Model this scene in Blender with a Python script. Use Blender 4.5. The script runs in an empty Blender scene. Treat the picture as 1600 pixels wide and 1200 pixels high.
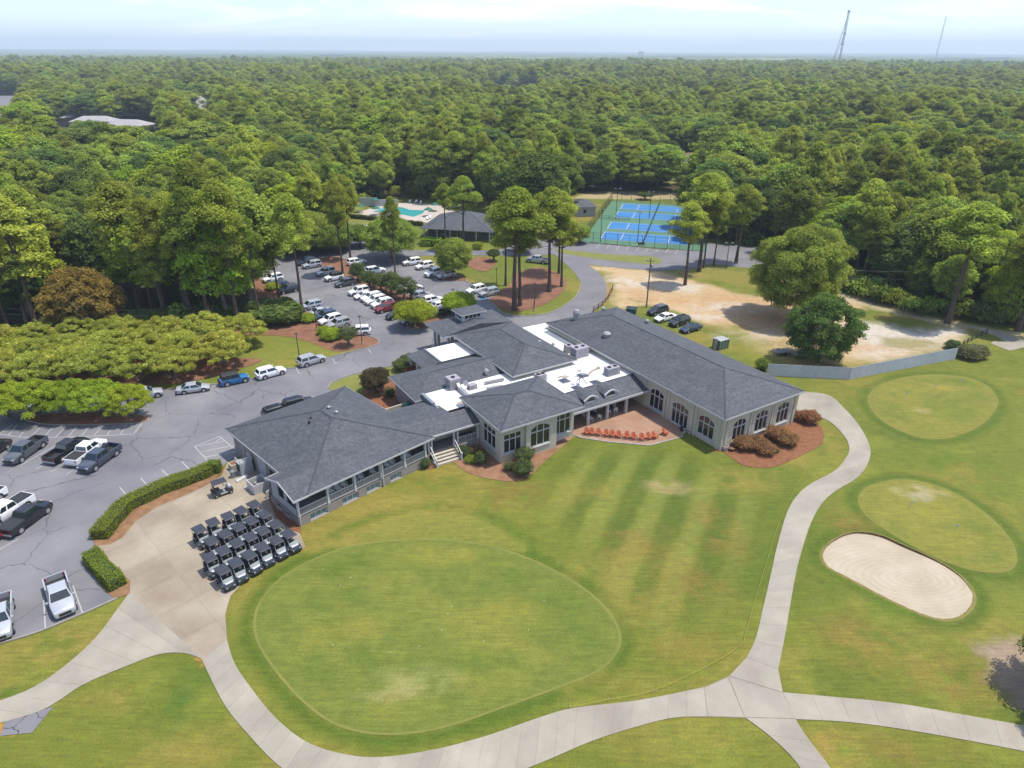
import bpy, bmesh, math, random
import numpy as np
from mathutils import Vector, Matrix
from mathutils.geometry import tessellate_polygon
R = math.radians
random.seed(7); rng = np.random.default_rng(7)
scene = bpy.context.scene
C = scene.collection

# ---------------------------------------------------------------- camera
F = 1070.; CX, CY = 800., 600.; HOR = 79.; ROLL = R(0.28); CAM_H = 48.
PITCH = math.atan((CY-HOR)/F)
cp, sp = math.cos(PITCH), math.sin(PITCH)
cr, sr = math.cos(ROLL), math.sin(ROLL)
_R = Vector((1, 0, 0)); _D = Vector((0, -sp, -cp)); _F = Vector((0, cp, -sp))
cam = bpy.data.cameras.new('camera'); camo = bpy.data.objects.new('camera', cam); C.objects.link(camo)
cam.sensor_width = 36; cam.lens = F/1600*36; cam.clip_start = .5; cam.clip_end = 60000
X = cr*_R - sr*_D; Y = -(sr*_R + cr*_D); Z = -_F
camo.matrix_world = Matrix(((X.x, Y.x, Z.x, 0), (X.y, Y.y, Z.y, 0), (X.z, Y.z, Z.z, CAM_H), (0, 0, 0, 1)))
scene.camera = camo

# ---------------------------------------------------------------- world, sun
SUN_AZ, SUN_EL = 84., 69.
w = bpy.data.worlds.new('World'); scene.world = w; w.use_nodes = True
nt = w.node_tree; nt.nodes.clear(); N = nt.nodes.new; L = nt.links.new
out = N('ShaderNodeOutputWorld'); bg = N('ShaderNodeBackground'); bg.inputs[1].default_value = SKY_STR = .148
sky = N('ShaderNodeTexSky'); sky.sky_type = 'NISHITA'; sky.sun_disc = False
sky.sun_elevation = R(SUN_EL); sky.sun_rotation = R(SUN_AZ); sky.air_density = 1.0; sky.dust_density = .3; sky.ozone_density = 3.5
tc = N('ShaderNodeTexCoord'); sx = N('ShaderNodeSeparateXYZ'); L(tc.outputs['Generated'], sx.inputs[0])
ad = N('ShaderNodeMath'); ad.operation = 'ADD'; ad.inputs[1].default_value = .13
ab = N('ShaderNodeMath'); ab.operation = 'ABSOLUTE'; L(sx.outputs[2], ab.inputs[0]); L(ab.outputs[0], ad.inputs[0])
dv = N('ShaderNodeVectorMath'); dv.operation = 'DIVIDE'; L(tc.outputs['Generated'], dv.inputs[0])
cb = N('ShaderNodeCombineXYZ')
for i in range(3): L(ad.outputs[0], cb.inputs[i])
L(cb.outputs[0], dv.inputs[1])
mpv = N('ShaderNodeMapping'); mpv.inputs['Scale'].default_value = (.55, 1.1, .0); mpv.inputs['Location'].default_value = (3.3, 1.7, 0); L(dv.outputs[0], mpv.inputs[0])
nz = N('ShaderNodeTexNoise'); nz.inputs['Scale'].default_value = 1.0; nz.inputs['Detail'].default_value = 9; nz.inputs['Roughness'].default_value = .58; nz.inputs['Distortion'].default_value = .5
L(mpv.outputs[0], nz.inputs['Vector'])
rp = N('ShaderNodeValToRGB'); rp.color_ramp.elements[0].position = .47; rp.color_ramp.elements[1].position = .66
rp.color_ramp.elements[0].color = (.0, .0, .0, 1); rp.color_ramp.elements[1].color = (.9, .9, .9, 1)
L(nz.outputs[0], rp.inputs[0])
mx = N('ShaderNodeMixRGB'); mx.inputs[2].default_value = (6.7, 6.75, 6.9, 1); L(rp.outputs[0], mx.inputs[0]); tn = N('ShaderNodeMixRGB'); tn.blend_type = 'MULTIPLY'; tn.inputs[0].default_value = 1; tn.inputs[2].default_value = (.86, .90, 1.06, 1); L(sky.outputs[0], tn.inputs[1]); L(tn.outputs[0], mx.inputs[1])
L(mx.outputs[0], bg.inputs[0]); L(bg.outputs[0], out.inputs[0])
sun = bpy.data.lights.new('sun', 'SUN'); suno = bpy.data.objects.new('sun', sun); C.objects.link(suno)
sun.energy = 3.7; sun.angle = R(.5); sun.color = (1, .94, .83)
sd = Vector((math.sin(R(SUN_AZ))*math.cos(R(SUN_EL)), math.cos(R(SUN_AZ))*math.cos(R(SUN_EL)), math.sin(R(SUN_EL))))
suno.rotation_euler = sd.to_track_quat('Z', 'Y').to_euler(); suno.location = (60, 40, 120)
scene.view_settings.view_transform = 'Standard'; scene.view_settings.look = 'None'
scene.view_settings.exposure = 0.68; scene.view_settings.gamma = 1; scene.view_settings.use_curve_mapping = False
cy = scene.cycles
cy.max_bounces = 5; cy.diffuse_bounces = 3; cy.glossy_bounces = 2; cy.transmission_bounces = 3; cy.transparent_max_bounces = 4; cy.volume_bounces = 0
cy.caustics_reflective = False; cy.caustics_refractive = False

# ---------------------------------------------------------------- picture to place
def ray(x, y):
    u, v = x-CX, y-CY
    u, v = (cr*u+sr*v)/F, (-sr*u+cr*v)/F
    return Vector((u, cp-v*sp, -sp-v*cp))
def P(x, y, z=0.):
    """the point at height z that the photograph shows at (x, y)"""
    d = ray(x, y); t = (z-CAM_H)/d.z
    return Vector((t*d.x, t*d.y, z))
def rowof(p):
    dz = p[2]-CAM_H; wv = p[1]*cp-dz*sp
    u, v = p[0]/wv*F, -(p[1]*sp+dz*cp)/wv*F
    return CY+sr*u+cr*v
def HGT(x, y, y2):
    p = P(x, y); lo, hi = 0., 60.
    for _ in range(30):
        m = (lo+hi)/2
        if rowof((p.x, p.y, m)) > y2: lo = m
        else: hi = m
    return lo
def frame(az):
    a = R(az); return Vector((math.sin(a), math.cos(a), 0)), Vector((-math.cos(a), math.sin(a), 0))
A1, A2 = frame(45); B1, B2 = frame(58)
def FA(u, v, z=0.): return A1*u + A2*v + Vector((0, 0, z))
def FB(u, v, z=0.): return B1*u + B2*v + Vector((0, 0, z))
def catmull(pts, n=4, closed=True):
    out_ = []; m = len(pts)
    for i in range(m if closed else m-1):
        g = lambda k: Vector(pts[k % m]) if closed else Vector(pts[min(max(k, 0), m-1)])
        p0, p1, p2, p3 = g(i-1), g(i), g(i+1), g(i+2)
        for k in range(n):
            t = k/n
            out_.append(.5*((2*p1)+(p2-p0)*t+(2*p0-5*p1+4*p2-p3)*t*t+(3*p1-p0-3*p2+p3)*t**3))
    if not closed: out_.append(Vector(pts[-1]))
    return out_
def PP(px, z=0., n=4, closed=True, smooth=True):
    w_ = [P(a, b, z) for a, b in px]
    return catmull(w_, n, closed) if smooth else w_

# ---------------------------------------------------------------- materials
def lin(v): v /= 255.; return v/12.92 if v <= .04045 else ((v+.055)/1.055)**2.4
KF = .515
def S(r, g, b, k=None): k = KF if k is None else k; return (lin(r)*k, lin(g)*k, lin(b)*k)
def pm(name, col, rough=.75, col2=None, scale=2., var=.12, bump=0., bscale=None, metal=0., spec=.5, detail=6, fine=0., fscale=30., coord='P', obj_random=0.):
    m = bpy.data.materials.new(name); m.use_nodes = True; t = m.node_tree; n = t.nodes; l = t.links.new
    b = n['Principled BSDF']; b.inputs['Roughness'].default_value = rough; b.inputs['Metallic'].default_value = metal
    b.inputs['Specular IOR Level'].default_value = spec
    if coord == 'P': g = n.new('ShaderNodeNewGeometry').outputs['Position']
    else: g = n.new('ShaderNodeTexCoord').outputs['Object']
    c2 = col2 or tuple(c*(1-2*var) for c in col)
    tx = n.new('ShaderNodeTexNoise'); tx.inputs['Scale'].default_value = scale; tx.inputs['Detail'].default_value = detail; tx.inputs['Roughness'].default_value = .6
    l(g, tx.inputs['Vector'])
    mr = n.new('ShaderNodeMapRange'); mr.inputs[1].default_value = .32; mr.inputs[2].default_value = .68; l(tx.outputs[0], mr.inputs[0])
    mi = n.new('ShaderNodeMixRGB'); mi.inputs[1].default_value = (*c2, 1); mi.inputs[2].default_value = (*(c if col2 else c*(1+var*.5) for c in col), 1); l(mr.outputs[0], mi.inputs[0])
    o = mi.outputs[0]
    if fine:
        t2 = n.new('ShaderNodeTexNoise'); t2.inputs['Scale'].default_value = fscale; t2.inputs['Detail'].default_value = 3; l(g, t2.inputs['Vector'])
        m2 = n.new('ShaderNodeMapRange'); m2.inputs[1].default_value = .3; m2.inputs[2].default_value = .7; m2.inputs[3].default_value = 1-fine; m2.inputs[4].default_value = 1+fine; l(t2.outputs[0], m2.inputs[0])
        vm = n.new('ShaderNodeVectorMath'); vm.operation = 'SCALE'; l(o, vm.inputs[0]); l(m2.outputs[0], vm.inputs['Scale']); o = vm.outputs[0]
    if obj_random:
        oi = n.new('ShaderNodeObjectInfo'); m3 = n.new('ShaderNodeMapRange'); m3.inputs[3].default_value = 1-obj_random; m3.inputs[4].default_value = 1+obj_random; l(oi.outputs['Random'], m3.inputs[0])
        vm = n.new('ShaderNodeVectorMath'); vm.operation = 'SCALE'; l(o, vm.inputs[0]); l(m3.outputs[0], vm.inputs['Scale']); o = vm.outputs[0]
    l(o, b.inputs['Base Color'])
    if bump:
        t3 = n.new('ShaderNodeTexNoise'); t3.inputs['Scale'].default_value = bscale or scale*6; t3.inputs['Detail'].default_value = 5; l(g, t3.inputs['Vector'])
        bp = n.new('ShaderNodeBump'); bp.inputs['Strength'].default_value = 1; bp.inputs['Distance'].default_value = bump; l(t3.outputs[0], bp.inputs['Height']); l(bp.outputs[0], b.inputs['Normal'])
    return m
def leafmat(name, col, warm=(1.25, 1.05, .55), rnd=.34, trans=.45):
    """leaf colour: the tint painted per leaf, a shift per tree"""
    m = bpy.data.materials.new(name); m.use_nodes = True; t = m.node_tree; n = t.nodes; l = t.links.new
    n.remove(n['Principled BSDF']); o = n['Material Output']
    at = n.new('ShaderNodeAttribute'); at.attribute_name = 'tint'
    oi = n.new('ShaderNodeObjectInfo')
    hs = n.new('ShaderNodeHueSaturation'); hs.inputs['Color'].default_value = (*col, 1)
    a = n.new('ShaderNodeMapRange'); a.inputs[3].default_value = .5-.02; a.inputs[4].default_value = .5+.012; l(oi.outputs['Random'], a.inputs[0]); l(a.outputs[0], hs.inputs['Hue'])
    ml = n.new('ShaderNodeMath'); ml.operation = 'MULTIPLY'; ml.inputs[1].default_value = 7.13; l(oi.outputs['Random'], ml.inputs[0])
    fr = n.new('ShaderNodeMath'); fr.operation = 'FRACT'; l(ml.outputs[0], fr.inputs[0])
    b_ = n.new('ShaderNodeMapRange'); b_.inputs[3].default_value = 1-rnd; b_.inputs[4].default_value = 1+rnd; l(fr.outputs[0], b_.inputs[0]); l(b_.outputs[0], hs.inputs['Value'])
    mu = n.new('ShaderNodeMixRGB'); mu.blend_type = 'MULTIPLY'; mu.inputs[0].default_value = 1; l(hs.outputs[0], mu.inputs[1]); l(at.outputs['Color'], mu.inputs[2])
    d = n.new('ShaderNodeBsdfDiffuse'); tr = n.new('ShaderNodeBsdfTranslucent'); l(mu.outputs[0], d.inputs[0])
    wm = n.new('ShaderNodeMixRGB'); wm.blend_type = 'MULTIPLY'; wm.inputs[0].default_value = 1; wm.inputs[2].default_value = (*warm, 1); l(mu.outputs[0], wm.inputs[1]); l(wm.outputs[0], tr.inputs[0])
    ms = n.new('ShaderNodeMixShader'); ms.inputs[0].default_value = trans; l(d.outputs[0], ms.inputs[1]); l(tr.outputs[0], ms.inputs[2]); l(ms.outputs[0], o.inputs[0])
    return m
def flat(name, col, rough=.5, metal=0., spec=.5, coat=0.):
    m = bpy.data.materials.new(name); m.use_nodes = True; b = m.node_tree.nodes['Principled BSDF']
    b.inputs['Base Color'].default_value = (*col, 1); b.inputs['Roughness'].default_value = rough; b.inputs['Metallic'].default_value = metal
    b.inputs['Specular IOR Level'].default_value = spec; b.inputs['Coat Weight'].default_value = coat
    return m
M = {}
# ---------------------------------------------------------------- mesh helpers
class MB:
    def __init__(s): s.v = []; s.f = []; s.m = []; s.T = None
    def add(s, vs, fs, mi=0):
        k = len(s.v)
        s.v += [tuple(s.T @ Vector(p)) if s.T else tuple(p) for p in vs]
        s.f += [tuple(k+i for i in f) for f in fs]; s.m += [mi]*len(fs); return s
    def box(s, x0, x1, y0, y1, z0, z1, mi=0, t=1., ty=None):
        """box; t tapers the top"""
        cx, cy_ = (x0+x1)/2, (y0+y1)/2; ty = t if ty is None else ty
        q = lambda x, y: (cx+(x-cx)*t, cy_+(y-cy_)*ty, z1)
        vs = [(x0, y0, z0), (x1, y0, z0), (x1, y1, z0), (x0, y1, z0), q(x0, y0), q(x1, y0), q(x1, y1), q(x0, y1)]
        return s.add(vs, [(3, 2, 1, 0), (4, 5, 6, 7), (0, 1, 5, 4), (1, 2, 6, 5), (2, 3, 7, 6), (3, 0, 4, 7)], mi)
    def beam(s, a, b, w_, h, mi=0, up=(0, 0, 1)):
        a, b = Vector(a), Vector(b); d = (b-a).normalized(); u = Vector(up)
        if abs(d.dot(u)) > .98: u = Vector((1, 0, 0))
        r = d.cross(u).normalized()*w_/2; u = r.cross(d).normalized()*h/2
        vs = [a-r-u, a+r-u, a+r+u, a-r+u, b-r-u, b+r-u, b+r+u, b-r+u]
        return s.add(vs, [(3, 2, 1, 0), (4, 5, 6, 7), (0, 1, 5, 4), (1, 2, 6, 5), (2, 3, 7, 6), (3, 0, 4, 7)], mi)
    def tube(s, pts, rad, n=8, mi=0, cap=True):
        pts = [Vector(p) for p in pts]; rad = rad if hasattr(rad, '__len__') else [rad]*len(pts)
        k0 = []; vs = []
        for i, p in enumerate(pts):
            d = (pts[min(i+1, len(pts)-1)]-pts[max(i-1, 0)]).normalized()
            u = Vector((0, 0, 1)) if abs(d.z) < .9 else Vector((1, 0, 0))
            a = d.cross(u).normalized(); b = d.cross(a)
            k0.append(len(vs)); vs += [p+(a*math.cos(2*math.pi*j/n)+b*math.sin(2*math.pi*j/n))*rad[i] for j in range(n)]
        fs = []
        for i in range(len(pts)-1):
            for j in range(n):
                j2 = (j+1) % n; fs.append((k0[i]+j, k0[i]+j2, k0[i+1]+j2, k0[i+1]+j))
        if cap: fs += [tuple(range(n))[::-1], tuple(k0[-1]+j for j in range(n))]
        return s.add(vs, fs, mi)
    def prism(s, poly, z0, z1, mi=0):
        n = len(poly); vs = [(p[0], p[1], z0) for p in poly]+[(p[0], p[1], z1) for p in poly]
        ar = sum(poly[i][0]*poly[(i+1) % n][1]-poly[(i+1) % n][0]*poly[i][1] for i in range(n))
        fs = [tuple(range(n))[::-1], tuple(range(n, 2*n))]+[(i, (i+1) % n, n+(i+1) % n, n+i) for i in range(n)]
        if ar < 0: fs = [f[::-1] for f in fs]
        return s.add(vs, fs, mi)
    def lathe(s, prof, c=(0, 0, 0), n=12, mi=0):
        vs = []; fs = []
        for r_, z in prof:
            vs += [(c[0]+r_*math.cos(2*math.pi*j/n), c[1]+r_*math.sin(2*math.pi*j/n), c[2]+z) for j in range(n)]
        for i in range(len(prof)-1):
            for j in range(n):
                j2 = (j+1) % n; fs.append((i*n+j, i*n+j2, (i+1)*n+j2, (i+1)*n+j))
        fs += [tuple(range(n))[::-1], tuple((len(prof)-1)*n+j for j in range(n))]
        return s.add(vs, fs, mi)
    def mesh(s, name, mats, smooth=False):
        me = bpy.data.meshes.new(name); me.from_pydata(s.v, [], s.f)
        for m_ in (mats if isinstance(mats, (list, tuple)) else [mats]): me.materials.append(m_)
        me.polygons.foreach_set('material_index', s.m)
        if smooth: me.polygons.foreach_set('use_smooth', [True]*len(s.f))
        me.update(); return me
    def obj(s, name, mats, parent=None, smooth=False):
        """link as one object; vertices are given in world space when the parent is an unrotated Empty"""
        if parent is not None and parent.get('_abs'):
            o_ = parent.location; s.v = [(p[0]-o_.x, p[1]-o_.y, p[2]-o_.z) for p in s.v]
        o = bpy.data.objects.new(name, s.mesh(name, mats, smooth)); C.objects.link(o); o.parent = parent; return o
def tag(o, label=None, cat=None, group=None, kind=None):
    if label: o['label'] = label
    if cat: o['category'] = cat
    if group: o['group'] = group
    if kind: o['kind'] = kind
    return o
def thing(name, label, cat, loc=(0, 0, 0), rz=0., group=None, absolute=False):
    o = bpy.data.objects.new(name, None); C.objects.link(o); o.location = loc; o.rotation_euler = (0, 0, rz); o.empty_display_size = .3
    if absolute: ABS.append(o); o['_abs'] = 1
    return tag(o, label, cat, group)
ABS = []
def recenter(o):
    """put the origin of a world-space mesh object at its base centre"""
    me = o.data; n = len(me.vertices); a = np.empty(n*3, np.float32); me.vertices.foreach_get('co', a); a = a.reshape(-1, 3)
    c = np.array([(a[:, 0].min()+a[:, 0].max())/2, (a[:, 1].min()+a[:, 1].max())/2, a[:, 2].min()]); a -= c
    me.vertices.foreach_set('co', a.ravel()); me.update(); o.location = c.tolist(); return o
def copy_tree(o, parent=None, paint=None):
    c = o.copy(); C.objects.link(c); c.parent = parent
    if paint and c.type == 'MESH':
        for i, sl in enumerate(c.material_slots):
            if sl.material and sl.material.name.startswith('paint'): sl.link = 'OBJECT'; sl.material = paint
    for ch in o.children: copy_tree(ch, c, paint)
    return c
def np_mesh(name, v, f, mats, tint=None, smooth=False, k=3):
    me = bpy.data.meshes.new(name); nv, nf = len(v), len(f)
    me.vertices.add(nv); me.vertices.foreach_set('co', np.ascontiguousarray(v, np.float32).ravel())
    me.loops.add(nf*k); me.loops.foreach_set('vertex_index', np.ascontiguousarray(f, np.int32).ravel())
    me.polygons.add(nf); me.polygons.foreach_set('loop_start', np.arange(0, nf*k, k, dtype=np.int32))
    if smooth: me.polygons.foreach_set('use_smooth', np.ones(nf, bool))
    me.update(calc_edges=True)
    if tint is not None:
        ca = me.color_attributes.new('tint', 'FLOAT_COLOR', 'POINT')
        ca.data.foreach_set('color', np.ascontiguousarray(np.c_[tint, np.ones(nv)], np.float32).ravel())
    for m_ in (mats if isinstance(mats, (list, tuple)) else [mats]): me.materials.append(m_)
    return me
def sheet(name, pts, z, mat, parent=None, kind='structure', label=None, cat=None):
    """flat area: one face over a closed outline of world points"""
    n = len(pts); vs = [(p[0], p[1], z) for p in pts]
    tri = tessellate_polygon([[Vector((p[0], p[1], 0)) for p in pts]])
    fs = []
    for t_ in tri:
        a, b, c = (pts[i] for i in t_)
        cr_ = (b[0]-a[0])*(c[1]-a[1])-(b[1]-a[1])*(c[0]-a[0])
        if abs(cr_) < 1e-9: continue
        fs.append(tuple(t_) if cr_ > 0 else tuple(t_[::-1]))
    mb = MB().add(vs, fs); o = mb.obj(name, mat, parent)
    if parent is None: recenter(o)
    if parent is None: tag(o, label, cat, None, kind)
    return o
def offset_loop(pts, d):
    n = len(pts); res = []
    ar = sum(pts[i][0]*pts[(i+1) % n][1]-pts[(i+1) % n][0]*pts[i][1] for i in range(n)); sgn = 1 if ar > 0 else -1
    for i in range(n):
        a, b, c = Vector(pts[i-1][:2]), Vector(pts[i][:2]), Vector(pts[(i+1) % n][:2])
        e1 = (b-a); e2 = (c-b)
        if e1.length < 1e-6 or e2.length < 1e-6: res.append(b.copy()); continue
        n1 = Vector((e1.y, -e1.x)).normalized(); n2 = Vector((e2.y, -e2.x)).normalized(); nn = (n1+n2)
        if nn.length < 1e-6: nn = n1
        nn.normalize(); k = 1/max(.6, nn.dot(n1)); res.append(b+nn*d*sgn*k)
    return [Vector((p.x, p.y, 0)) for p in res]
def ring(name, outer, inner, z0, z1, mat, parent=None, cap=True):
    """raised band between two matching closed loops"""
    n = len(outer); mb = MB()
    vs = [(p[0], p[1], z0) for p in outer]+[(p[0], p[1], z1) for p in outer]+[(p[0], p[1], z1) for p in inner]+[(p[0], p[1], z0) for p in inner]
    fs = []
    for i in range(n):
        j = (i+1) % n
        fs += [(i, j, n+j, n+i), (n+i, n+j, 2*n+j, 2*n+i), (2*n+i, 2*n+j, 3*n+j, 3*n+i)]
    mb.add(vs, fs); return mb.obj(name, mat, parent)
def inpoly(x, y, poly):
    x = np.asarray(x, float); y = np.asarray(y, float); c = np.zeros(x.shape, bool); n = len(poly); j = n-1
    for i in range(n):
        xi, yi, xj, yj = poly[i][0], poly[i][1], poly[j][0], poly[j][1]
        if yi != yj:
            c ^= ((yi > y) != (yj > y)) & (x < (xj-xi)*(y-yi)/(yj-yi)+xi)
        j = i
    return c
def sdist(x, y, poly):
    d = np.full(x.shape, 1e9); n = len(poly)
    for i in range(n):
        a, b = poly[i], poly[(i+1) % n]; ex, ey = b[0]-a[0], b[1]-a[1]; l2 = ex*ex+ey*ey+1e-9
        t = np.clip(((x-a[0])*ex+(y-a[1])*ey)/l2, 0, 1)
        d = np.minimum(d, (x-a[0]-t*ex)**2+(y-a[1]-t*ey)**2)
    d = np.sqrt(d); return np.where(inpoly(x, y, poly), d, -d)
def vnoise(x, y, s, seed=0, oct_=4):
    """value noise, 0..1"""
    tot = np.zeros(x.shape); amp = 1.; a = 0.; g = np.random.default_rng(seed).random((256, 256))
    for o in range(oct_):
        u, v = x/s, y/s; iu, iv = np.floor(u).astype(int), np.floor(v).astype(int); fu, fv = u-iu, v-iv
        fu = fu*fu*(3-2*fu); fv = fv*fv*(3-2*fv)
        q = lambda i, j: g[(iu+i) % 256, (iv+j) % 256]
        tot += amp*((q(0, 0)*(1-fu)+q(1, 0)*fu)*(1-fv)+(q(0, 1)*(1-fu)+q(1, 1)*fu)*fv)
        a += amp; amp *= .55; s /= 2.03
    return tot/a
# ================================================================ GROUND
# colours are the photograph's sunlit colours brought down to real reflectances by S()
M['asphalt'] = pm('asphalt', S(160, 158, 161), .85, S(124, 124, 131), .11, bump=.004, bscale=60, fine=.07, fscale=25)
def add_cracks(m, scale, width, dark, warp=1.2, coverage=.45):
    t = m.node_tree; n = t.nodes; l = t.links.new; b = n['Principled BSDF']; src = b.inputs['Base Color'].links[0].from_socket
    g = n.new('ShaderNodeNewGeometry').outputs['Position']
    wn = n.new('ShaderNodeTexNoise'); wn.inputs['Scale'].default_value = .6; wn.inputs['Detail'].default_value = 5; l(g, wn.inputs['Vector'])
    sc_ = n.new('ShaderNodeVectorMath'); sc_.operation = 'SCALE'; sc_.inputs['Scale'].default_value = warp; l(wn.outputs['Color'], sc_.inputs[0])
    ad_ = n.new('ShaderNodeVectorMath'); ad_.operation = 'ADD'; l(g, ad_.inputs[0]); l(sc_.outputs[0], ad_.inputs[1])
    mp = n.new('ShaderNodeMapping'); mp.inputs['Scale'].default_value = (1, 1, 0); l(ad_.outputs[0], mp.inputs[0])
    vo = n.new('ShaderNodeTexVoronoi'); vo.feature = 'DISTANCE_TO_EDGE'; vo.inputs['Scale'].default_value = scale; l(mp.outputs[0], vo.inputs['Vector'])
    mr = n.new('ShaderNodeMapRange'); mr.inputs[1].default_value = width*.35; mr.inputs[2].default_value = width; mr.inputs[3].default_value = 1; mr.inputs[4].default_value = 0; l(vo.outputs['Distance'], mr.inputs[0])
    cn = n.new('ShaderNodeTexNoise'); cn.inputs['Scale'].default_value = .12; cn.inputs['Detail'].default_value = 2; l(g, cn.inputs['Vector'])
    m2 = n.new('ShaderNodeMapRange'); m2.inputs[1].default_value = coverage; m2.inputs[2].default_value = coverage+.06; l(cn.outputs[0], m2.inputs[0])
    mm = n.new('ShaderNodeMath'); mm.operation = 'MULTIPLY'; l(mr.outputs[0], mm.inputs[0]); l(m2.outputs[0], mm.inputs[1])
    mi = n.new('ShaderNodeMixRGB'); mi.inputs[2].default_value = (*dark, 1); l(mm.outputs[0], mi.inputs[0]); l(src, mi.inputs[1]); l(mi.outputs[0], b.inputs['Base Color'])
add_cracks(M['asphalt'], .13, .0065, S(84, 84, 90), 1.8, .42)
M['asphalt_dark'] = pm('asphalt_newer', S(96, 98, 110), .85, S(82, 84, 96), .3, bump=.004, bscale=60, fine=.07)
M['road'] = pm('road_asphalt', S(150, 148, 152), .85, S(130, 128, 134), .15, bump=.004, bscale=60, fine=.06)
M['concrete'] = pm('concrete', S(202, 193, 174), .8, S(172, 162, 145), .2, bump=.003, bscale=40, fine=.05, fscale=12, obj_random=.06)
M['concrete_apron'] = pm('concrete_apron', S(203, 190, 166), .8, S(166, 148, 126), .16, bump=.003, bscale=40, fine=.05, fscale=10, obj_random=.05)
M['joint'] = pm('joint_bed', S(178, 168, 148), .9, fine=.1)
M['kerb'] = pm('kerb', S(188, 180, 166), .8, var=.12, scale=1.5)
M['line'] = pm('line_paint', S(226, 226, 226), .7, S(190, 190, 192), 3., fine=.05)
M['mulch'] = pm('mulch', S(172, 116, 76), .95, S(138, 86, 54), 1.6, bump=.05, bscale=9, fine=.25, fscale=14)
M['mulch_lot'] = pm('pine_straw', S(168, 120, 90), .95, S(140, 92, 66), .5, bump=.04, bscale=7, fine=.2, fscale=9)
M['green'] = pm('putting_grass', S(131, 138, 44), .9, S(106, 120, 36), .13, fine=.09, fscale=6, bump=.004, bscale=30)
M['fringe'] = pm('fringe_grass', S(150, 150, 64), .9, S(130, 138, 54), .3, fine=.1, fscale=6)
M['sand'] = pm('bunker_sand', S(224, 208, 182), .95, S(204, 188, 160), .3, bump=.02, bscale=3, fine=.04)
M['patio'] = pm('patio_brick', S(204, 162, 134), .85, S(184, 140, 112), .3, fine=.07, fscale=8)
M['hedge_soil'] = pm('hedge_soil', S(176, 132, 92), .95, var=.2, scale=1)
M['forest_floor'] = pm('forest_floor', S(86, 84, 52), .95, S(56, 62, 34), .06, fine=.2, fscale=.5)
M['court_green'] = pm('court_green', S(98, 150, 112), .8, S(86, 136, 98), .08, fine=.04)
M['court_blue'] = pm('court_blue', S(58, 150, 220), .75, S(48, 138, 208), .15, fine=.03)
M['pool_deck'] = pm('pool_deck', S(228, 214, 200), .85, var=.06, scale=.3, fine=.04)
M['pool_water'] = flat('pool_water', S(90, 205, 205), .08)

# --- the big ground
n_ = 72; vs = [(0, 0, 0)]; fs = []
for k, r_ in enumerate((300, 1500, 6000, 16000)):
    for j in range(n_):
        a = 2*math.pi*j/n_; vs.append((r_*math.cos(a), r_*math.sin(a), 0))
for j in range(n_):
    j2 = (j+1) % n_; fs.append((0, 1+j, 1+j2))
    for k in range(3): fs.append((1+k*n_+j, 1+(k+1)*n_+j, 1+(k+1)*n_+j2, 1+k*n_+j2))
g = MB().add(vs, fs).obj('ground', M['forest_floor']); g.location.z = -.25; tag(g, kind='structure')

# --- grass: a sheet whose colour is painted from the dry, worn and mown areas of the place
gm = bpy.data.materials.new('lawn'); gm.use_nodes = True; t = gm.node_tree; n = t.nodes; l = t.links.new; b = n['Principled BSDF']; b.inputs['Roughness'].default_value = .9; b.inputs['Specular IOR Level'].default_value = .25
at = n.new('ShaderNodeAttribute'); at.attribute_name = 'tint'; gp = n.new('ShaderNodeNewGeometry').outputs['Position']; o = at.outputs['Color']
for sc_, lo, hi, str_ in ((5., .86, 1.14, 4), (22., .80, 1.20, 3), (1.1, .90, 1.10, 4), (-3., .86, 1.14, 4)):
    tx = n.new('ShaderNodeTexNoise'); tx.inputs['Scale'].default_value = abs(sc_); tx.inputs['Detail'].default_value = str_; l(gp, tx.inputs['Vector'])
    if sc_ < 0: mp = n.new('ShaderNodeMapping'); mp.inputs['Rotation'].default_value = (0, 0, R(25)); mp.inputs['Scale'].default_value = (.12, 1.4, 1); l(gp, mp.inputs[0]); l(mp.outputs[0], tx.inputs['Vector'])
    mr = n.new('ShaderNodeMapRange'); mr.inputs[1].default_value = .3; mr.inputs[2].default_value = .7; mr.inputs[3].default_value = lo; mr.inputs[4].default_value = hi; l(tx.outputs[0], mr.inputs[0])
    vm = n.new('ShaderNodeVectorMath'); vm.operation = 'SCALE'; l(o, vm.inputs[0]); l(mr.outputs[0], vm.inputs['Scale']); o = vm.outputs[0]
l(o, b.inputs['Base Color'])
bt = n.new('ShaderNodeTexNoise'); bt.inputs['Scale'].default_value = 14; l(gp, bt.inputs['Vector']); bp = n.new('ShaderNodeBump'); bp.inputs['Distance'].default_value = .03; l(bt.outputs[0], bp.inputs['Height']); l(bp.outputs[0], b.inputs['Normal'])
M['lawn'] = gm
ys = [14.]
while ys[-1] < 300: ys.append(ys[-1]+max(.22, (ys[-1]-20)*.0048))
ys = np.array(ys); xs = np.linspace(-150, 190, 850)
GX, GY = np.meshgrid(xs, ys); gx, gy = GX.ravel(), GY.ravel()
def A3(*c): return np.array(S(*c))*np.array([.86, .80, .47])
D3 = lambda *c: np.array(S(*c))
base = A3(138, 150, 70); dark = A3(112, 136, 56); lite = A3(158, 168, 84); dry = A3(184, 168, 104); brown = A3(172, 140, 92)
def mixc(col, c2, f): return col*(1-f[:, None])+c2*f[:, None]
n1 = vnoise(gx, gy, 14, 1); n2 = vnoise(gx+50, gy, 5, 2); n3 = vnoise(gx, gy+80, 1.6, 3); n4 = vnoise(gx*.6+gy*.3, gy-gx*.2, 9, 4, 5)
col = np.tile(base, (len(gx), 1))
col = mixc(col, dark, np.clip((n1-.45)*3, 0, .8)); col = mixc(col, lite, np.clip((n2-.52)*3, 0, .6))
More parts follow.
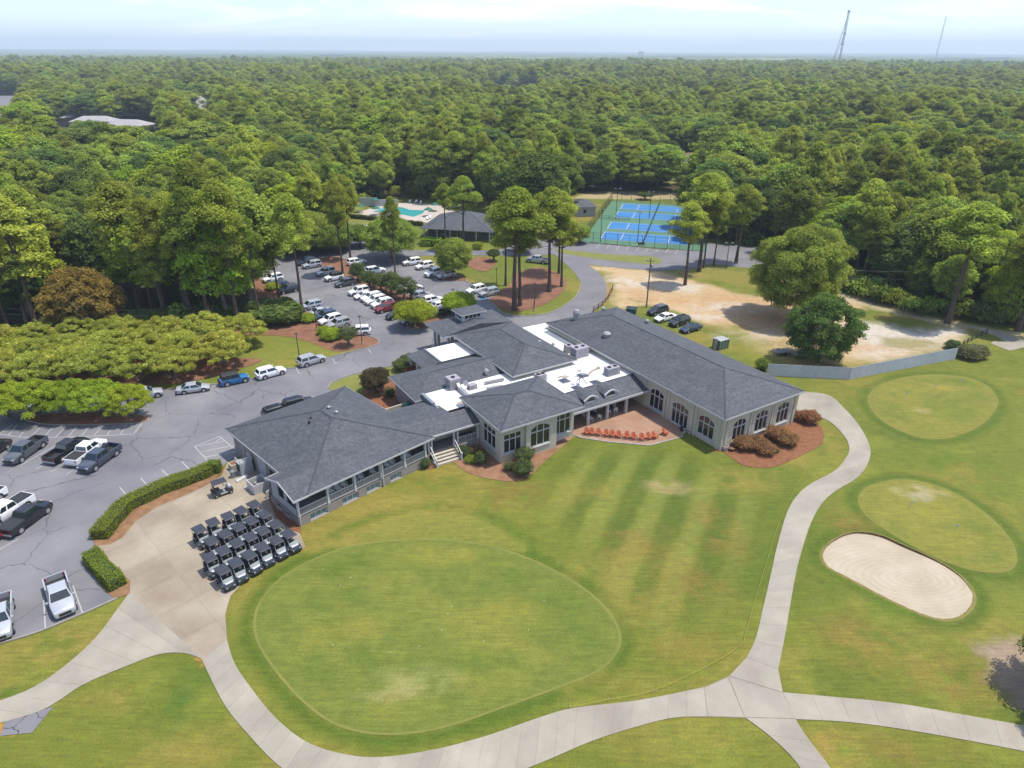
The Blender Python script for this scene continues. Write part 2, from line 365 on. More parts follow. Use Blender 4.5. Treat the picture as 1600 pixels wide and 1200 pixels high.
col = mixc(col, dry, np.clip((n4-.52)*4, 0, .6)); col = mixc(col, dark, np.clip((n3-.6)*2, 0, .35))
wx, wy = gx+(n3-.5)*2.4+(n2-.5)*3, gy+(vnoise(gx+9, gy, 2, 5)-.5)*2.4
def paint(px, c, soft=1.5, amt=1., warp=True):
    """colour the grass inside a softened outline (points as in the photograph)"""
    global col
    w_ = [P(a, b_) for a, b_ in px]; x0, x1 = min(p.x for p in w_)-soft*2-3, max(p.x for p in w_)+soft*2+3; y0, y1 = min(p.y for p in w_)-soft*2-3, max(p.y for p in w_)+soft*2+3
    k = np.where((gx > x0) & (gx < x1) & (gy > y0) & (gy < y1))[0]
    if not len(k): return
    d = sdist((wx if warp else gx)[k], (wy if warp else gy)[k], w_); f = np.clip((d+soft)/(2*soft), 0, 1); f = f*f*(3-2*f)*amt
    col[k] = col[k]*(1-f[:, None])+np.array(c)*f[:, None]
def blob(x, y, rx, ry, c, amt=.7, soft=None):
    p = P(x, y); q = P(x+rx, y); r2 = P(x, y-ry); a, b2 = (q-p).length, (r2-p).length
    e = ((wx-p.x)/a)**2+((wy-p.y)/b2)**2; k = e < 4
    f = np.clip(1.35-np.sqrt(e[k]), 0, 1)*amt; f *= np.clip(.5+(n3[k]-.45)*3.6, .05, 1)
    col[k] = col[k]*(1-f[:, None])+np.array(c)*f[:, None]
# the mown stripes of the lawn before the dining wing
sv = (P(930, 822)-P(990, 710)).normalized(); pn = Vector((-sv.y, sv.x)); s_ = gx*pn.x+gy*pn.y
reg = [P(*q) for q in [(880, 690), (1060, 690), (1130, 720), (1230, 790), (1200, 880), (1110, 1000), (900, 1010), (880, 860), (800, 790)]]
fd = np.clip(sdist(gx, gy, reg)/6, 0, 1); ww = 2.55
st = np.sin(s_*2*math.pi/(2*ww)+(n2-.5)*.8); st = np.tanh(st*2.2)
col = mixc(col, A3(104, 130, 56), fd*np.clip(st, 0, 1)*.75); col = mixc(col, A3(158, 170, 100), fd*np.clip(-st, 0, 1)*.6)
# mower rings outside the putting greens
GREEN1 = [(400, 972), (408, 943), (436, 908), (486, 877), (556, 853), (640, 844), (722, 847), (792, 862), (852, 886), (910, 920), (948, 955), (966, 990), (960, 1020), (930, 1048), (868, 1073), (790, 1101), (712, 1128), (648, 1142), (580, 1143), (520, 1126), (470, 1088), (430, 1042), (406, 1003)]
GREEN2 = [(1357, 626), (1368, 607), (1400, 593), (1448, 586), (1500, 588), (1537, 600), (1557, 622), (1550, 646), (1522, 669), (1480, 684), (1440, 684), (1400, 670), (1370, 649)]
GREEN3 = [(1343, 777), (1360, 760), (1400, 750), (1440, 753), (1490, 770), (1540, 803), (1574, 838), (1587, 868), (1579, 888), (1550, 894), (1500, 885), (1440, 860), (1380, 825), (1350, 800)]
BUNKER = [(1285, 866), (1300, 847), (1332, 834), (1372, 838), (1412, 855), (1468, 880), (1503, 904), (1520, 930), (1514, 951), (1494, 965), (1468, 967), (1430, 955), (1380, 932), (1330, 905), (1295, 886)]
for px in (GREEN1, GREEN2, GREEN3, BUNKER):
    w_ = PP(px); d = -sdist(gx, gy, w_); k = (d > -1) & (d < 7)
    f = np.where(k, np.clip(1-d/7, 0, 1)*(.5+.5*np.sin(d*2*math.pi/1.9+n1*3)), 0)
    col = mixc(col, A3(150, 158, 76), f*.35); f2 = np.where((d > -1) & (d < 2.2), np.clip(1-np.abs(d-.8)/1.3, 0, 1), 0); col = mixc(col, A3(104, 132, 48), f2*.95)
# the upper lobe of collar grass above the large green
LOBE = [(500, 862), (545, 835), (600, 812), (650, 801), (700, 800), (745, 810), (785, 830), (820, 862), (700, 860), (600, 858)]
paint(LOBE, A3(160, 166, 92), .5, .75)
w_ = PP(LOBE); d = -sdist(gx, gy, w_); col = mixc(col, A3(110, 138, 50), np.where(d > 0, np.clip(1-np.abs(d-1)/1.4, 0, 1), 0)*.8)
for q in [(700, 790, 60, 22, dry, .5), (560, 840, 70, 18, dry, .6), (480, 850, 40, 15, dry, .7), (800, 770, 60, 25, brown, .45), (1040, 755, 40, 10, D3(196, 172, 122), .5), (1060, 765, 45, 9, D3(196, 172, 122), .45), (930, 770, 60, 25, dry, .4),
          (1000, 850, 60, 45, brown, .4), (1120, 830, 40, 40, brown, .5), (1090, 920, 60, 40, brown, .45), (960, 900, 70, 40, dry, .4), (1170, 750, 50, 20, dry, .6), (1250, 715, 40, 14, dry, .7), (1010, 960, 70, 40, dry, .35),
          (900, 1060, 90, 25, dry, .4), (1080, 1010, 60, 30, brown, .4), (720, 700, 40, 14, lite, .4), (660, 760, 90, 18, A3(118, 146, 52), .5), (590, 790, 60, 18, dry, .55), (860, 700, 40, 12, dry, .5),
          (1330, 820, 40, 20, brown, .55), (1300, 690, 20, 30, dry, .5), (1390, 950, 90, 25, A3(120, 148, 58), .5), (1340, 1000, 60, 40, brown, .5), (1420, 1010, 100, 35, dry, .4), (1500, 1060, 90, 30, brown, .45), (1540, 740, 60, 40, A3(126, 150, 62), .6), (1450, 715, 100, 22, A3(120, 148, 52), .5),
          (1310, 1170, 40, 30, A3(190, 165, 105), .7), (1420, 1170, 90, 25, brown, .4), (1010, 1170, 90, 22, dry, .35), (110, 1000, 70, 22, A3(190, 170, 110), .6), (60, 1020, 60, 20, dry, .6), (150, 965, 40, 14, dry, .5), (40, 1080, 60, 14, A3(96, 130, 50), .7),
          (170, 1090, 80, 20, dry, .45), (290, 1100, 40, 60, A3(92, 138, 66), .55), (270, 1160, 80, 30, dry, .3), (1340, 600, 60, 18, dry, .4), (1300, 640, 30, 24, A3(116, 142, 80), .4), (1560, 620, 40, 40, A3(138, 150, 66), .5), (740, 440, 40, 14, dry, .4), (420, 545, 60, 20, A3(136, 158, 74), .6)]: blob(*q)
# bare sandy ground east of the road, with the turf that breaks it up
dirt = D3(222, 192, 148); dirt2 = D3(214, 172, 122); pale = D3(230, 222, 208)
paint([(915, 414), (970, 419), (1030, 423), (1100, 443), (1150, 458), (1200, 466), (1240, 455), (1312, 458), (1345, 470), (1330, 500), (1395, 515), (1440, 522), (1500, 514), (1510, 530), (1460, 545), (1400, 560), (1340, 570), (1270, 590), (1225, 565), (1180, 548), (1150, 524), (1112, 511), (1075, 493), (1045, 481), (1015, 476), (990, 480), (962, 484), (958, 462), (966, 445), (952, 428)], dirt, 1.6)
paint([(1330, 500), (1395, 508), (1440, 520), (1490, 508), (1505, 522), (1460, 540), (1400, 556), (1345, 560)], pale, 2.5, .8)
paint([(1100, 452), (1220, 470), (1240, 510), (1180, 520), (1090, 480)], dirt2, 4, .6)
paint([(1040, 440), (1095, 445), (1085, 458), (1030, 452)], pale, 2, .7)
for q in [(1000, 440, 60, 10, pale, .8), (1080, 470, 80, 8, dirt2, .9), (1140, 480, 60, 9, pale, .7), (1180, 500, 70, 10, dirt2, .8), (1010, 460, 40, 9, dirt2, .7), (1060, 430, 50, 7, dirt2, .6), (1170, 525, 50, 9, pale, .8), (1370, 545, 60, 9, dirt2, .6), (1340, 520, 50, 12, pale, .9), (1420, 535, 50, 8, pale, 1), (1460, 520, 40, 6, pale, .8), (1210, 535, 40, 8, A3(150, 150, 80), .6), (990, 470, 30, 5, A3(150, 150, 80), .5), (1130, 512, 50, 5, A3(150, 150, 80), .8), (1240, 470, 40, 6, pale, .6), (1100, 495, 50, 5, pale, .7)]: blob(*q)
paint([(1370, 525), (1450, 530), (1470, 540), (1430, 548), (1380, 540)], A3(168, 160, 92), 1.5, .75)
paint([(1225, 545), (1300, 565), (1360, 560), (1340, 578), (1250, 580), (1180, 560)], A3(172, 166, 92), 2, .7)
paint([(1120, 505), (1150, 512), (1200, 540), (1230, 565), (1180, 568), (1120, 520)], A3(160, 164, 84), 2, .65)
paint([(1505, 505), (1620, 520), (1620, 545), (1540, 532)], A3(140, 156, 78), 1.5, .5)
paint([(1300, 455), (1345, 462), (1440, 490), (1500, 506), (1600, 520), (1600, 528), (1500, 512), (1430, 498), (1330, 475)], D3(214, 194, 160), 1.2, .7)
paint([(890, 310), (1100, 312), (1110, 304), (1000, 299), (930, 301)], D3(214, 192, 150), 2, .8)
paint([(770, 318), (790, 305), (830, 285), (840, 290), (815, 312), (780, 330)], D3(224, 204, 164), 1.5, .9)
paint([(1040, 424), (1110, 418), (1200, 428), (1260, 440), (1200, 452), (1110, 436)], A3(182, 168, 110), 1.5, .5)
paint([(946, 437), (955, 452), (948, 476), (938, 480), (944, 462), (938, 440)], D3(196, 158, 120), .7, .7)
paint([(1540, 1003), (1640, 1000), (1640, 1120), (1590, 1105), (1548, 1066)], D3(184, 160, 136), 1.0, .95)
paint([(-40, 1118), (8, 1124), (14, 1140), (-40, 1150)], A3(226, 170, 100), .3, .9)
paint([(296, 1018), (318, 1026), (316, 1037), (306, 1030)], A3(226, 160, 96), .25, .9)
paint([(340, 520), (400, 520), (455, 500), (500, 505), (560, 545), (505, 560), (440, 562), (400, 590), (360, 560)], A3(146, 160, 80), 1.5, .6)
WOOD = [P(*q) for q in [(-900, 1400), (-700, 560), (-300, 545), (0, 534), (120, 526), (250, 518), (330, 516), (390, 512), (402, 470), (396, 425), (400, 398), (440, 388), (520, 385), (545, 350), (535, 333), (556, 318), (585, 312), (660, 311), (700, 314), (735, 322), (760, 308), (815, 285), (845, 288), (830, 305), (880, 308), (893, 306), (930, 300), (1000, 298), (1100, 302), (1112, 316), (1080, 385), (1110, 376), (1190, 382), (1290, 420), (1330, 448), (1400, 475), (1470, 492), (1560, 503), (1600, 506), (1900, 530), (2600, 560), (2600, 1400)]]
dW = sdist(wx, wy, WOOD); fW = np.clip(1-(dW+2.5)/3, 0, 1); floor_ = np.array(S(92, 84, 50))*(1+(n3[:, None]-.5)*.8); col = col*(1-fW[:, None])+floor_*fW[:, None]
v = np.c_[gx, gy, np.full(len(gx), -.02)]
nx, ny = len(xs), len(ys); ii = (np.arange(ny-1)[:, None]*nx+np.arange(nx-1)).ravel()
keep = (np.abs(gx[ii]) < gy[ii]*.95+18)
ii = ii[keep]; fq = np.c_[ii, ii+1, ii+nx+1, ii+nx]
lawn = bpy.data.objects.new('lawn', np_mesh('lawn', v, fq, M['lawn'], col, k=4)); C.objects.link(lawn); tag(lawn, kind='structure')

# --- asphalt
LOT = [(-120, 1035), (0, 1005), (62, 986), (130, 958), (184, 934), (158, 905), (138, 876), (146, 852), (180, 842), (232, 800), (332, 748), (352, 724), (376, 712), (430, 700), (500, 690), (620, 690), (660, 620), (800, 560), (880, 514), (925, 489), (942, 474), (949, 455), (944, 437), (934, 423), (915, 412), (880, 402), (850, 400), (770, 399), (700, 398), (640, 398), (625, 402), (650, 408), (690, 415), (728, 440), (745, 446), (762, 470), (775, 480), (700, 500), (640, 498), (652, 470), (628, 440), (600, 420), (565, 405), (556, 398), (570, 388), (552, 372), (530, 370), (520, 388), (440, 392), (396, 398), (400, 431), (419, 446), (447, 467), (471, 480), (500, 506), (545, 520), (578, 527), (591, 533), (586, 539), (559, 546), (505, 560), (460, 574), (404, 577), (398, 588), (300, 604), (225, 611), (120, 620), (0, 636), (-120, 650)]
def asph(name, px, z=.012, mat='asphalt', smooth=False, **k): return sheet(name, PP(px, 0, 3, True, smooth), z, M[mat], **k)
# drawn as a few overlapping-free pieces: west lot, drive, north lot, loop road
west = asph('parking_lot', [(-120, 1035), (0, 1005), (62, 986), (130, 958), (184, 934), (158, 905), (138, 876), (146, 852), (180, 842), (232, 800), (332, 748), (352, 724), (376, 712), (430, 700), (500, 690), (620, 690), (680, 600), (800, 560), (900, 505), (880, 490), (852, 490), (825, 493), (800, 492), (782, 487), (765, 468), (780, 459), (759, 447), (739, 444), (712, 427), (679, 414), (650, 407), (640, 400), (700, 399), (770, 399), (770, 391), (700, 391), (640, 391), (600, 386), (572, 378), (560, 357), (536, 357), (545, 385), (520, 389), (440, 392), (396, 398), (400, 431), (419, 446), (447, 467), (471, 480), (500, 506), (545, 520), (578, 527), (590, 533), (586, 539), (559, 546), (505, 560), (460, 574), (404, 578), (398, 590), (300, 604), (225, 611), (120, 620), (0, 636), (-120, 650)])
loop = sheet('loop_road', [P(a, b_) for a, b_ in [(770, 391), (770, 399), (830, 400), (866, 397)]]+PP([(866, 397), (892, 420), (908, 443), (900, 462), (876, 480), (852, 490)], 0, 4, False)[1:]+[P(880, 490), P(900, 505)]+PP([(918, 493), (940, 474), (948, 455), (941, 432), (918, 413)], 0, 4, False)+[P(a, b_) for a, b_ in [(970, 419), (1026, 423), (1076, 421), (1110, 412), (1178, 420), (1250, 426), (1250, 410), (1190, 386), (1108, 380), (1086, 388), (1040, 391), (980, 385), (922, 380), (890, 377), (850, 374), (800, 378), (790, 388)]], .012, M['road'])
sheet('court_verge', PP([(868, 389), (915, 394), (960, 398), (1010, 400), (1030, 404), (1033, 410), (1020, 413), (980, 410), (930, 404), (880, 396)]), .03, M['fringe'])
sheet('service_patch', PP([(8, 1127), (70, 1108), (84, 1104), (50, 1145), (0, 1150)], 0, 3, True, False), .02, M['asphalt'])
asph('far_street', [(-40, 150), (40, 150), (30, 165), (-60, 172)], .06, 'road')

# painted lines: every line is a piece of the lot
def pline(px, wd=.11, par=None, z=.018, name='parking_line', mat='line'):
    pts = [P(a, b_) for a, b_ in px]
    for a, b_ in zip(pts[:-1], pts[1:]):
        d = (b_-a).normalized(); s2 = Vector((-d.y, d.x, 0))*wd/2; c_ = (a+b_)/2
        vs = [a-s2, b_-s2, b_+s2, a+s2]
        o_ = MB().add([(p.x-c_.x, p.y-c_.y, 0) for p in vs], [(0, 1, 2, 3)]).obj(name, M[mat]); o_.parent = par
        o_.location = (c_.x-par.location.x, c_.y-par.location.y, z-par.location.z)
lines = [[(-15, 665), (-3, 675)], [(20, 664), (-3, 678)], [(27, 664), (13, 680)], [(44, 668), (30, 682)], [(63, 668), (49, 682)], [(83, 668), (68, 683)], [(101, 669), (87, 683)], [(120, 667), (107, 682)], [(140, 667), (127, 681)], [(160, 666), (147, 680)], [(179, 665), (167, 680)], [(198, 664), (188, 679)], [(222, 661), (209, 678)],
         [(-3, 678), (30, 683), (68, 684), (127, 682), (167, 680.5), (209, 678.5)],
         [(201, 778), (187, 761)], [(234, 763), (220, 747)], [(267, 748), (253, 734)], [(298, 736), (284, 721)],
         [(304, 698), (343, 682), (369, 704)], [(304, 698), (328, 723)], [(311, 697), (351, 689)], [(316, 706), (360, 697)], [(322, 714), (369, 705.5)], [(337, 690), (345, 685)],
         [(71, 982), (68, 934)], [(129, 958), (114, 915)], [(10, 1003), (20, 949)],
         [(31, 728), (89, 695)], [(0, 759), (-20, 770)], [(56, 733), (72, 726)], [(79, 737), (89, 733)], [(104, 741), (116, 734)], [(-4, 709), (9, 703)], [(0, 858), (29, 842)],
         [(467, 584), (463, 575)], [(525, 568), (519, 560)], [(530, 566), (519, 568)], [(581, 552), (575, 545)], [(467, 584), (473, 582)],
         [(404, 422), (418, 419)], [(407, 427), (424, 424)], [(407, 432), (427, 429)], [(447, 464), (474, 457)], [(451, 469), (481, 462)], [(458, 474), (489, 467)], [(483, 487), (504, 477)], [(475, 425), (501, 419)], [(483, 428), (499, 425)], [(503, 436), (516, 433)], [(511, 444), (532, 438)], [(524, 453), (557, 447)], [(534, 458), (550, 453)], [(543, 462), (556, 459)], [(557, 467), (564, 465)], [(565, 471), (575, 469)], [(577, 481), (590, 477)], [(592, 493), (612, 489)], [(617, 504), (626, 501)],
         [(657, 430), (668, 426)], [(645, 424), (668, 419)], [(716, 453), (737, 448)], [(738, 462), (752, 465)], [(662, 434), (690, 428)]]
for l_ in lines: pline(l_, par=west)
for i in range(9):
    x, y = 932+i*15.4, 387-.0+i*1.05+.2; pline([(x+5.5, y-7), (x, y+1)], .12, loop)
pline([(702, 484), (709, 490)], 1.1, west, .022, 'accessible_bay', 'court_blue'); pline([(750, 465.5), (757, 466.5)], 1.3, west, .022, 'accessible_bay', 'court_blue')

# --- concrete: bed sheet below, slabs as pieces
Lp = [(1243, 645), (1290, 655), (1318, 680), (1327, 700), (1322, 715), (1305, 735), (1265, 757), (1245, 775), (1230, 800), (1215, 850), (1205, 895), (1190, 960), (1180, 1000), (1166, 1028)]
Rp = [(1250, 612), (1294, 617), (1318, 637), (1343, 666), (1359, 698), (1357, 722), (1340, 746), (1303, 769), (1282, 790), (1266, 820), (1250, 870), (1240, 915), (1228, 985), (1216, 1046)]
def resample(pts, n):
    pts = [Vector(p) for p in pts]; d = [0]
    for a, b_ in zip(pts[:-1], pts[1:]): d.append(d[-1]+(b_-a).length)
    res = []
    for i in range(n+1):
        s = d[-1]*i/n; k = 0
        while k < len(d)-2 and d[k+1] < s: k += 1
        t_ = (s-d[k])/max(1e-6, d[k+1]-d[k]); res.append(pts[k].lerp(pts[k+1], min(1, t_)))
    return res
path = sheet('cart_path', [P(a, b_) for a, b_ in [(1166, 1028), (1216, 1046), (1223, 1082), (1243, 1124), (1165, 1122), (1105, 1120), (1100, 1074), (1140, 1056)]], .014, M['joint'])
def add_slab(a, b_, c, d, par, z0=.016, z1=.034, gap=.012, mat='concrete'):
    e = (d-a).normalized()*gap/2; e2 = (c-b_).normalized()*gap/2
    q = [a+e, b_+e2, c-e2, d-e]; cc = (a+b_+c+d)/4
    vs = [(p.x-cc.x, p.y-cc.y, z) for z in (0, z1-z0) for p in q]
    ar = sum(q[i].x*q[(i+1) % 4].y-q[(i+1) % 4].x*q[i].y for i in range(4))
    fs = [(4, 5, 6, 7), (0, 1, 5, 4), (1, 2, 6, 5), (2, 3, 7, 6), (3, 0, 4, 7)]
    if ar < 0: fs = [f[::-1] for f in fs]
    o_ = MB().add(vs, fs).obj('slab', M[mat]); o_.parent = par; o_.location = (cc.x-par.location.x, cc.y-par.location.y, z0-par.location.z)
def strip(Lx, Rx, n, par):
    Lw, Rw = PP(Lx, 0, 5, False), PP(Rx, 0, 5, False); Lr, Rr = resample(Lw, n*3), resample(Rw, n*3)
    vs = [(p.x-par.location.x, p.y-par.location.y, .012-par.location.z) for p in Lr+Rr]; m_ = len(Lr)
    MB().add(vs, [(i, i+1, m_+i+1, m_+i) for i in range(m_-1)]).obj('joint_bed', M['joint'], par)
    for i in range(n):
        k = i*3; poly = [Lr[k], Lr[k+1], Lr[k+2], Lr[k+3], Rr[k+3], Rr[k+2], Rr[k+1], Rr[k]]
        g_ = (Lr[k+3]-Lr[k]).normalized()*.007; g2 = (Rr[k+3]-Rr[k]).normalized()*.007
        poly[0] = poly[0]+g_; poly[3] = poly[3]-g_; poly[4] = poly[4]-g2; poly[7] = poly[7]+g2
        cc = sum(poly, Vector())/8; ar = sum(poly[j].x*poly[(j+1) % 8].y-poly[(j+1) % 8].x*poly[j].y for j in range(8))
        if ar < 0: poly = poly[::-1]
        vs = [(p.x-cc.x, p.y-cc.y, z) for z in (0, .02) for p in poly]
        o_ = MB().add(vs, [(15, 8, 9, 14), (14, 9, 10, 13), (13, 10, 11, 12)]+[(j, (j+1) % 8, 8+(j+1) % 8, 8+j) for j in range(8)]).obj('slab', M['concrete']); o_.parent = par
        o_.location = (cc.x-par.location.x, cc.y-par.location.y, .016-par.location.z)
strip(Lp, Rp, 24, path)
strip([(1223, 1082), (1300, 1089), (1400, 1099), (1500, 1116), (1600, 1134), (1680, 1149), (1850, 1180), (2050, 1217)], [(1243, 1124), (1320, 1128), (1400, 1138), (1500, 1155), (1600, 1174), (1680, 1190), (1850, 1224), (2050, 1262)], 16, path)
strip([(1165, 1122), (1200, 1148), (1240, 1186), (1275, 1240), (1340, 1350), (1400, 1470)], [(1243, 1124), (1260, 1151), (1296, 1198), (1330, 1250), (1400, 1360), (1470, 1480)], 8, path)
strip([(1100, 1074), (1000, 1094), (900, 1106), (850, 1119), (760, 1150), (680, 1171), (600, 1183), (540, 1179), (480, 1160), (430, 1121), (390, 1072), (366, 1035), (355, 1000)],
      [(1105, 1120), (1050, 1122), (980, 1140), (920, 1160), (850, 1190), (760, 1225), (690, 1246), (600, 1258), (520, 1250), (440, 1200), (390, 1150), (350, 1100), (315, 1030)], 30, path)
strip([(203, 925), (185, 950), (155, 990), (120, 1025), (60, 1070), (0, 1095), (-80, 1120)], [(315, 1030), (290, 1021), (250, 1022), (200, 1040), (130, 1070), (70, 1108), (0, 1130)][:7], 8, path)
JQ = [P(a, b_) for a, b_ in [(1166, 1028), (1216, 1046), (1223, 1082), (1140, 1056)]]; add_slab(JQ[0], JQ[1], JQ[2], JQ[3], path)
JQ = [P(a, b_) for a, b_ in [(1139, 1058), (1223, 1083), (1243, 1123), (1164, 1121)]]; add_slab(*JQ, path)
JQ = [P(a, b_) for a, b_ in [(1101, 1075), (1137, 1059), (1163, 1121), (1106, 1119)]]; add_slab(*JQ, path)

def grid_slabs(poly, par, fr_, size, off=(0, 0), z=.034, gap=.03, mat='concrete_apron', name='slab', bond=0.):
    """cut an outline into a grid of separate slabs"""
    e1, e2 = fr_; tri = tessellate_polygon([[Vector((p.x, p.y, 0)) for p in poly]])
    us = [p.dot(e1) for p in poly]; vs_ = [p.dot(e2) for p in poly]; su, sv_ = size if hasattr(size, '__len__') else (size, size)
    def clip(pg, ax, val, sgn):
        res = []
        for i in range(len(pg)):
            a, b_ = pg[i-1], pg[i]; da, db = (a[ax]-val)*sgn, (b_[ax]-val)*sgn
            if (da >= 0) != (db >= 0):
                t_ = da/(da-db); res.append((a[0]+(b_[0]-a[0])*t_, a[1]+(b_[1]-a[1])*t_))
            if db >= 0: res.append(b_)
        return res
    iu = range(int(math.floor((min(us)-off[0])/su))-1, int(math.ceil((max(us)-off[0])/su))+1)
    iv = range(int(math.floor((min(vs_)-off[1])/sv_)), int(math.ceil((max(vs_)-off[1])/sv_)))
    for j in iv:
        for i in iu:
            u0 = off[0]+i*su+(bond*su if j % 2 else 0)+gap/2; u1 = u0+su-gap; v0 = off[1]+j*sv_+gap/2; v1 = v0+sv_-gap; mb = MB()
            for t_ in tri:
                pg = [(poly[k].dot(e1), poly[k].dot(e2)) for k in t_]
                for ax, val, sg in ((0, u0, 1), (0, u1, -1), (1, v0, 1), (1, v1, -1)):
                    if len(pg) > 2: pg = clip(pg, ax, val, sg)
                if len(pg) > 2:
                    w_ = [e1*p[0]+e2*p[1] for p in pg]
                    ar = sum(w_[k].x*w_[(k+1) % len(w_)].y-w_[(k+1) % len(w_)].x*w_[k].y for k in range(len(w_)))
                    if abs(ar) < .01: continue
                    if ar < 0: w_ = w_[::-1]
                    mb.add([(p.x, p.y, z) for p in w_], [tuple(range(len(w_)))])
            if mb.f:
                c_ = e1*(u0+u1)/2+e2*(v0+v1)/2; mb.v = [(p[0]-c_.x, p[1]-c_.y, 0) for p in mb.v]
                o_ = mb.obj(name, M[mat], par); o_.location = (c_.x-par.location.x, c_.y-par.location.y, z-par.location.z)
APRON = [(203, 925), (192, 900), (160, 868), (150, 853), (178, 846), (205, 815), (240, 790), (300, 765), (345, 745), (356, 722), (388, 712), (420, 740), (466, 829), (478, 855), (430, 882), (385, 905), (360, 932), (352, 960), (355, 1000), (315, 1030)]
apw = PP(APRON, 0, 1, True, False); apron = sheet('cart_apron', apw, .02, M['joint']); grid_slabs(apw, apron, (A1, A2), 4.4, (1.1, .4), z=.036)

# --- putting greens with their collars, bunker
def green_sheet(nm, w_, px):
    big = px is GREEN1; base_c = A3(136, 153, 82) if big else A3(160, 163, 90)
    o_ = sheet(nm, w_, .010, M['lawn']); me = o_.data; ca = me.color_attributes.new('tint', 'FLOAT_COLOR', 'POINT'); ca.data.foreach_set('color', np.tile(np.r_[base_c, 1.], len(me.vertices)).astype(np.float32))
    st_ = .3; X_, Y_ = np.meshgrid(np.arange(min(p.x for p in w_), max(p.x for p in w_), st_), np.arange(min(p.y for p in w_), max(p.y for p in w_), st_)); sh = X_.shape; x, y = X_.ravel(), Y_.ravel()
    d = sdist(x, y, w_); k1, k2, k3 = vnoise(x+300, y, 6, 31), vnoise(x, y+300, 2.2, 32), vnoise(x*.35+y*.8, y*.35-x*.8, 2.0, 33, 4)
    c_ = np.tile(base_c, (len(x), 1))
    def mixg(c2, f):
        nonlocal c_; c_ = c_*(1-f[:, None])+np.array(c2)[None]*f[:, None]
    mixg(A3(116, 144, 66), np.clip((k1-.42)*2.2, 0, .5)); mixg(A3(162, 168, 90), np.clip((.5-k1)*2.4, 0, .45)); mixg(A3(168, 170, 98), np.clip((k3-.54)*2.3, 0, .35)); mixg(A3(110, 138, 56), np.clip((k2-.58)*2, 0, .4))
    mixg(A3(168, 172, 96), (.5+.5*np.tanh(3*np.sin((x*.75+y*.66)*2*math.pi/3.4+k1*2)))*.14)
    def gb(a, b_, rx, ry, cc, amt):
        p = P(a, b_); q1, q2 = (P(a+rx, b_)-p).length, (P(a, b_-ry)-p).length; e = np.sqrt(((x-p.x+(k2-.5)*2)/q1)**2+((y-p.y+(k1-.5)*2)/q2)**2); mixg(cc, np.clip(1.25-e, 0, 1)*amt*np.clip(.45+(k2-.4)*2.6, .05, 1))
    for q in ([(650, 1062, 75, 26, D3(200, 190, 124), .6), (615, 1085, 60, 16, D3(196, 184, 122), .6), (540, 985, 60, 25, A3(186, 178, 96), .5), (790, 960, 90, 30, A3(176, 174, 92), .5), (520, 890, 60, 14, A3(108, 138, 54), .6), (700, 870, 110, 16, A3(178, 176, 92), .5), (860, 930, 50, 20, A3(110, 140, 56), .5), (760, 1040, 80, 22, A3(110, 142, 60), .5), (470, 1000, 40, 30, A3(178, 178, 96), .5)] if big else
              [(1430, 768, 34, 12, D3(222, 200, 160), .95), (1438, 778, 20, 8, D3(206, 196, 180), .9), (1482, 772, 12, 5, D3(214, 188, 140), .8), (1450, 800, 70, 14, A3(184, 178, 96), .6), (1500, 840, 70, 16, A3(178, 176, 90), .5)] if px is GREEN3 else
              [(1470, 606, 50, 7, A3(200, 186, 110), .7), (1445, 643, 16, 5, D3(210, 186, 130), .7), (1490, 650, 60, 14, A3(140, 160, 70), .6)]): gb(*q)
    f = np.clip((d-.25)/1.2, 0, 1); c_ = base_c[None]*(1-f[:, None])+c_*f[:, None]
    nx_ = sh[1]; ii = (np.arange(sh[0]-1)[:, None]*nx_+np.arange(nx_-1)).ravel(); q = np.c_[ii, ii+1, ii+nx_+1, ii+nx_]; q = q[(d[q] > .12).all(1)]; us, inv = np.unique(q, return_inverse=True)
    g_ = bpy.data.objects.new('turf', np_mesh('turf', np.c_[x, y, np.full(len(x), .016)][us]-np.array(o_.location), inv.reshape(q.shape), M['lawn'], c_[us], k=4)); C.objects.link(g_); g_.parent = o_
for px, nm in ((GREEN1, 'putting_green'), (GREEN2, 'practice_green'), (GREEN3, 'practice_green')):
    w_ = PP(px, 0, 5); sheet('collar', offset_loop(w_, .25 if px is GREEN1 else .15), .004, M['fringe']); green_sheet(nm, w_, px)
w_ = PP(BUNKER, 0, 5); sheet('bunker_sand', w_, .01, M['sand'])
t = M['sand'].node_tree; n = t.nodes; l = t.links.new; b = n['Principled BSDF']; bp = [x for x in n if x.type == 'BUMP'][0]; bc = P(1425, 905)
mp = n.new('ShaderNodeMapping'); mp.inputs['Location'].default_value = (-bc.x, -bc.y, 0); l(n.new('ShaderNodeNewGeometry').outputs['Position'], mp.inputs[0])
m2 = n.new('ShaderNodeMapping'); m2.inputs['Rotation'].default_value = (0, 0, R(38)); m2.inputs['Scale'].default_value = (.55, 1, 0); l(mp.outputs[0], m2.inputs[0])
wv = n.new('ShaderNodeTexWave'); wv.wave_type = 'RINGS'; wv.rings_direction = 'Z'; wv.inputs['Scale'].default_value = .7; wv.inputs['Distortion'].default_value = 3.5; wv.inputs['Detail Scale'].default_value = .6; l(m2.outputs[0], wv.inputs['Vector'])
bp2 = n.new('ShaderNodeBump'); bp2.inputs['Distance'].default_value = .03; l(wv.outputs['Fac'], bp2.inputs['Height']); l(bp.outputs[0], bp2.inputs['Normal']); l(bp2.outputs[0], b.inputs['Normal'])
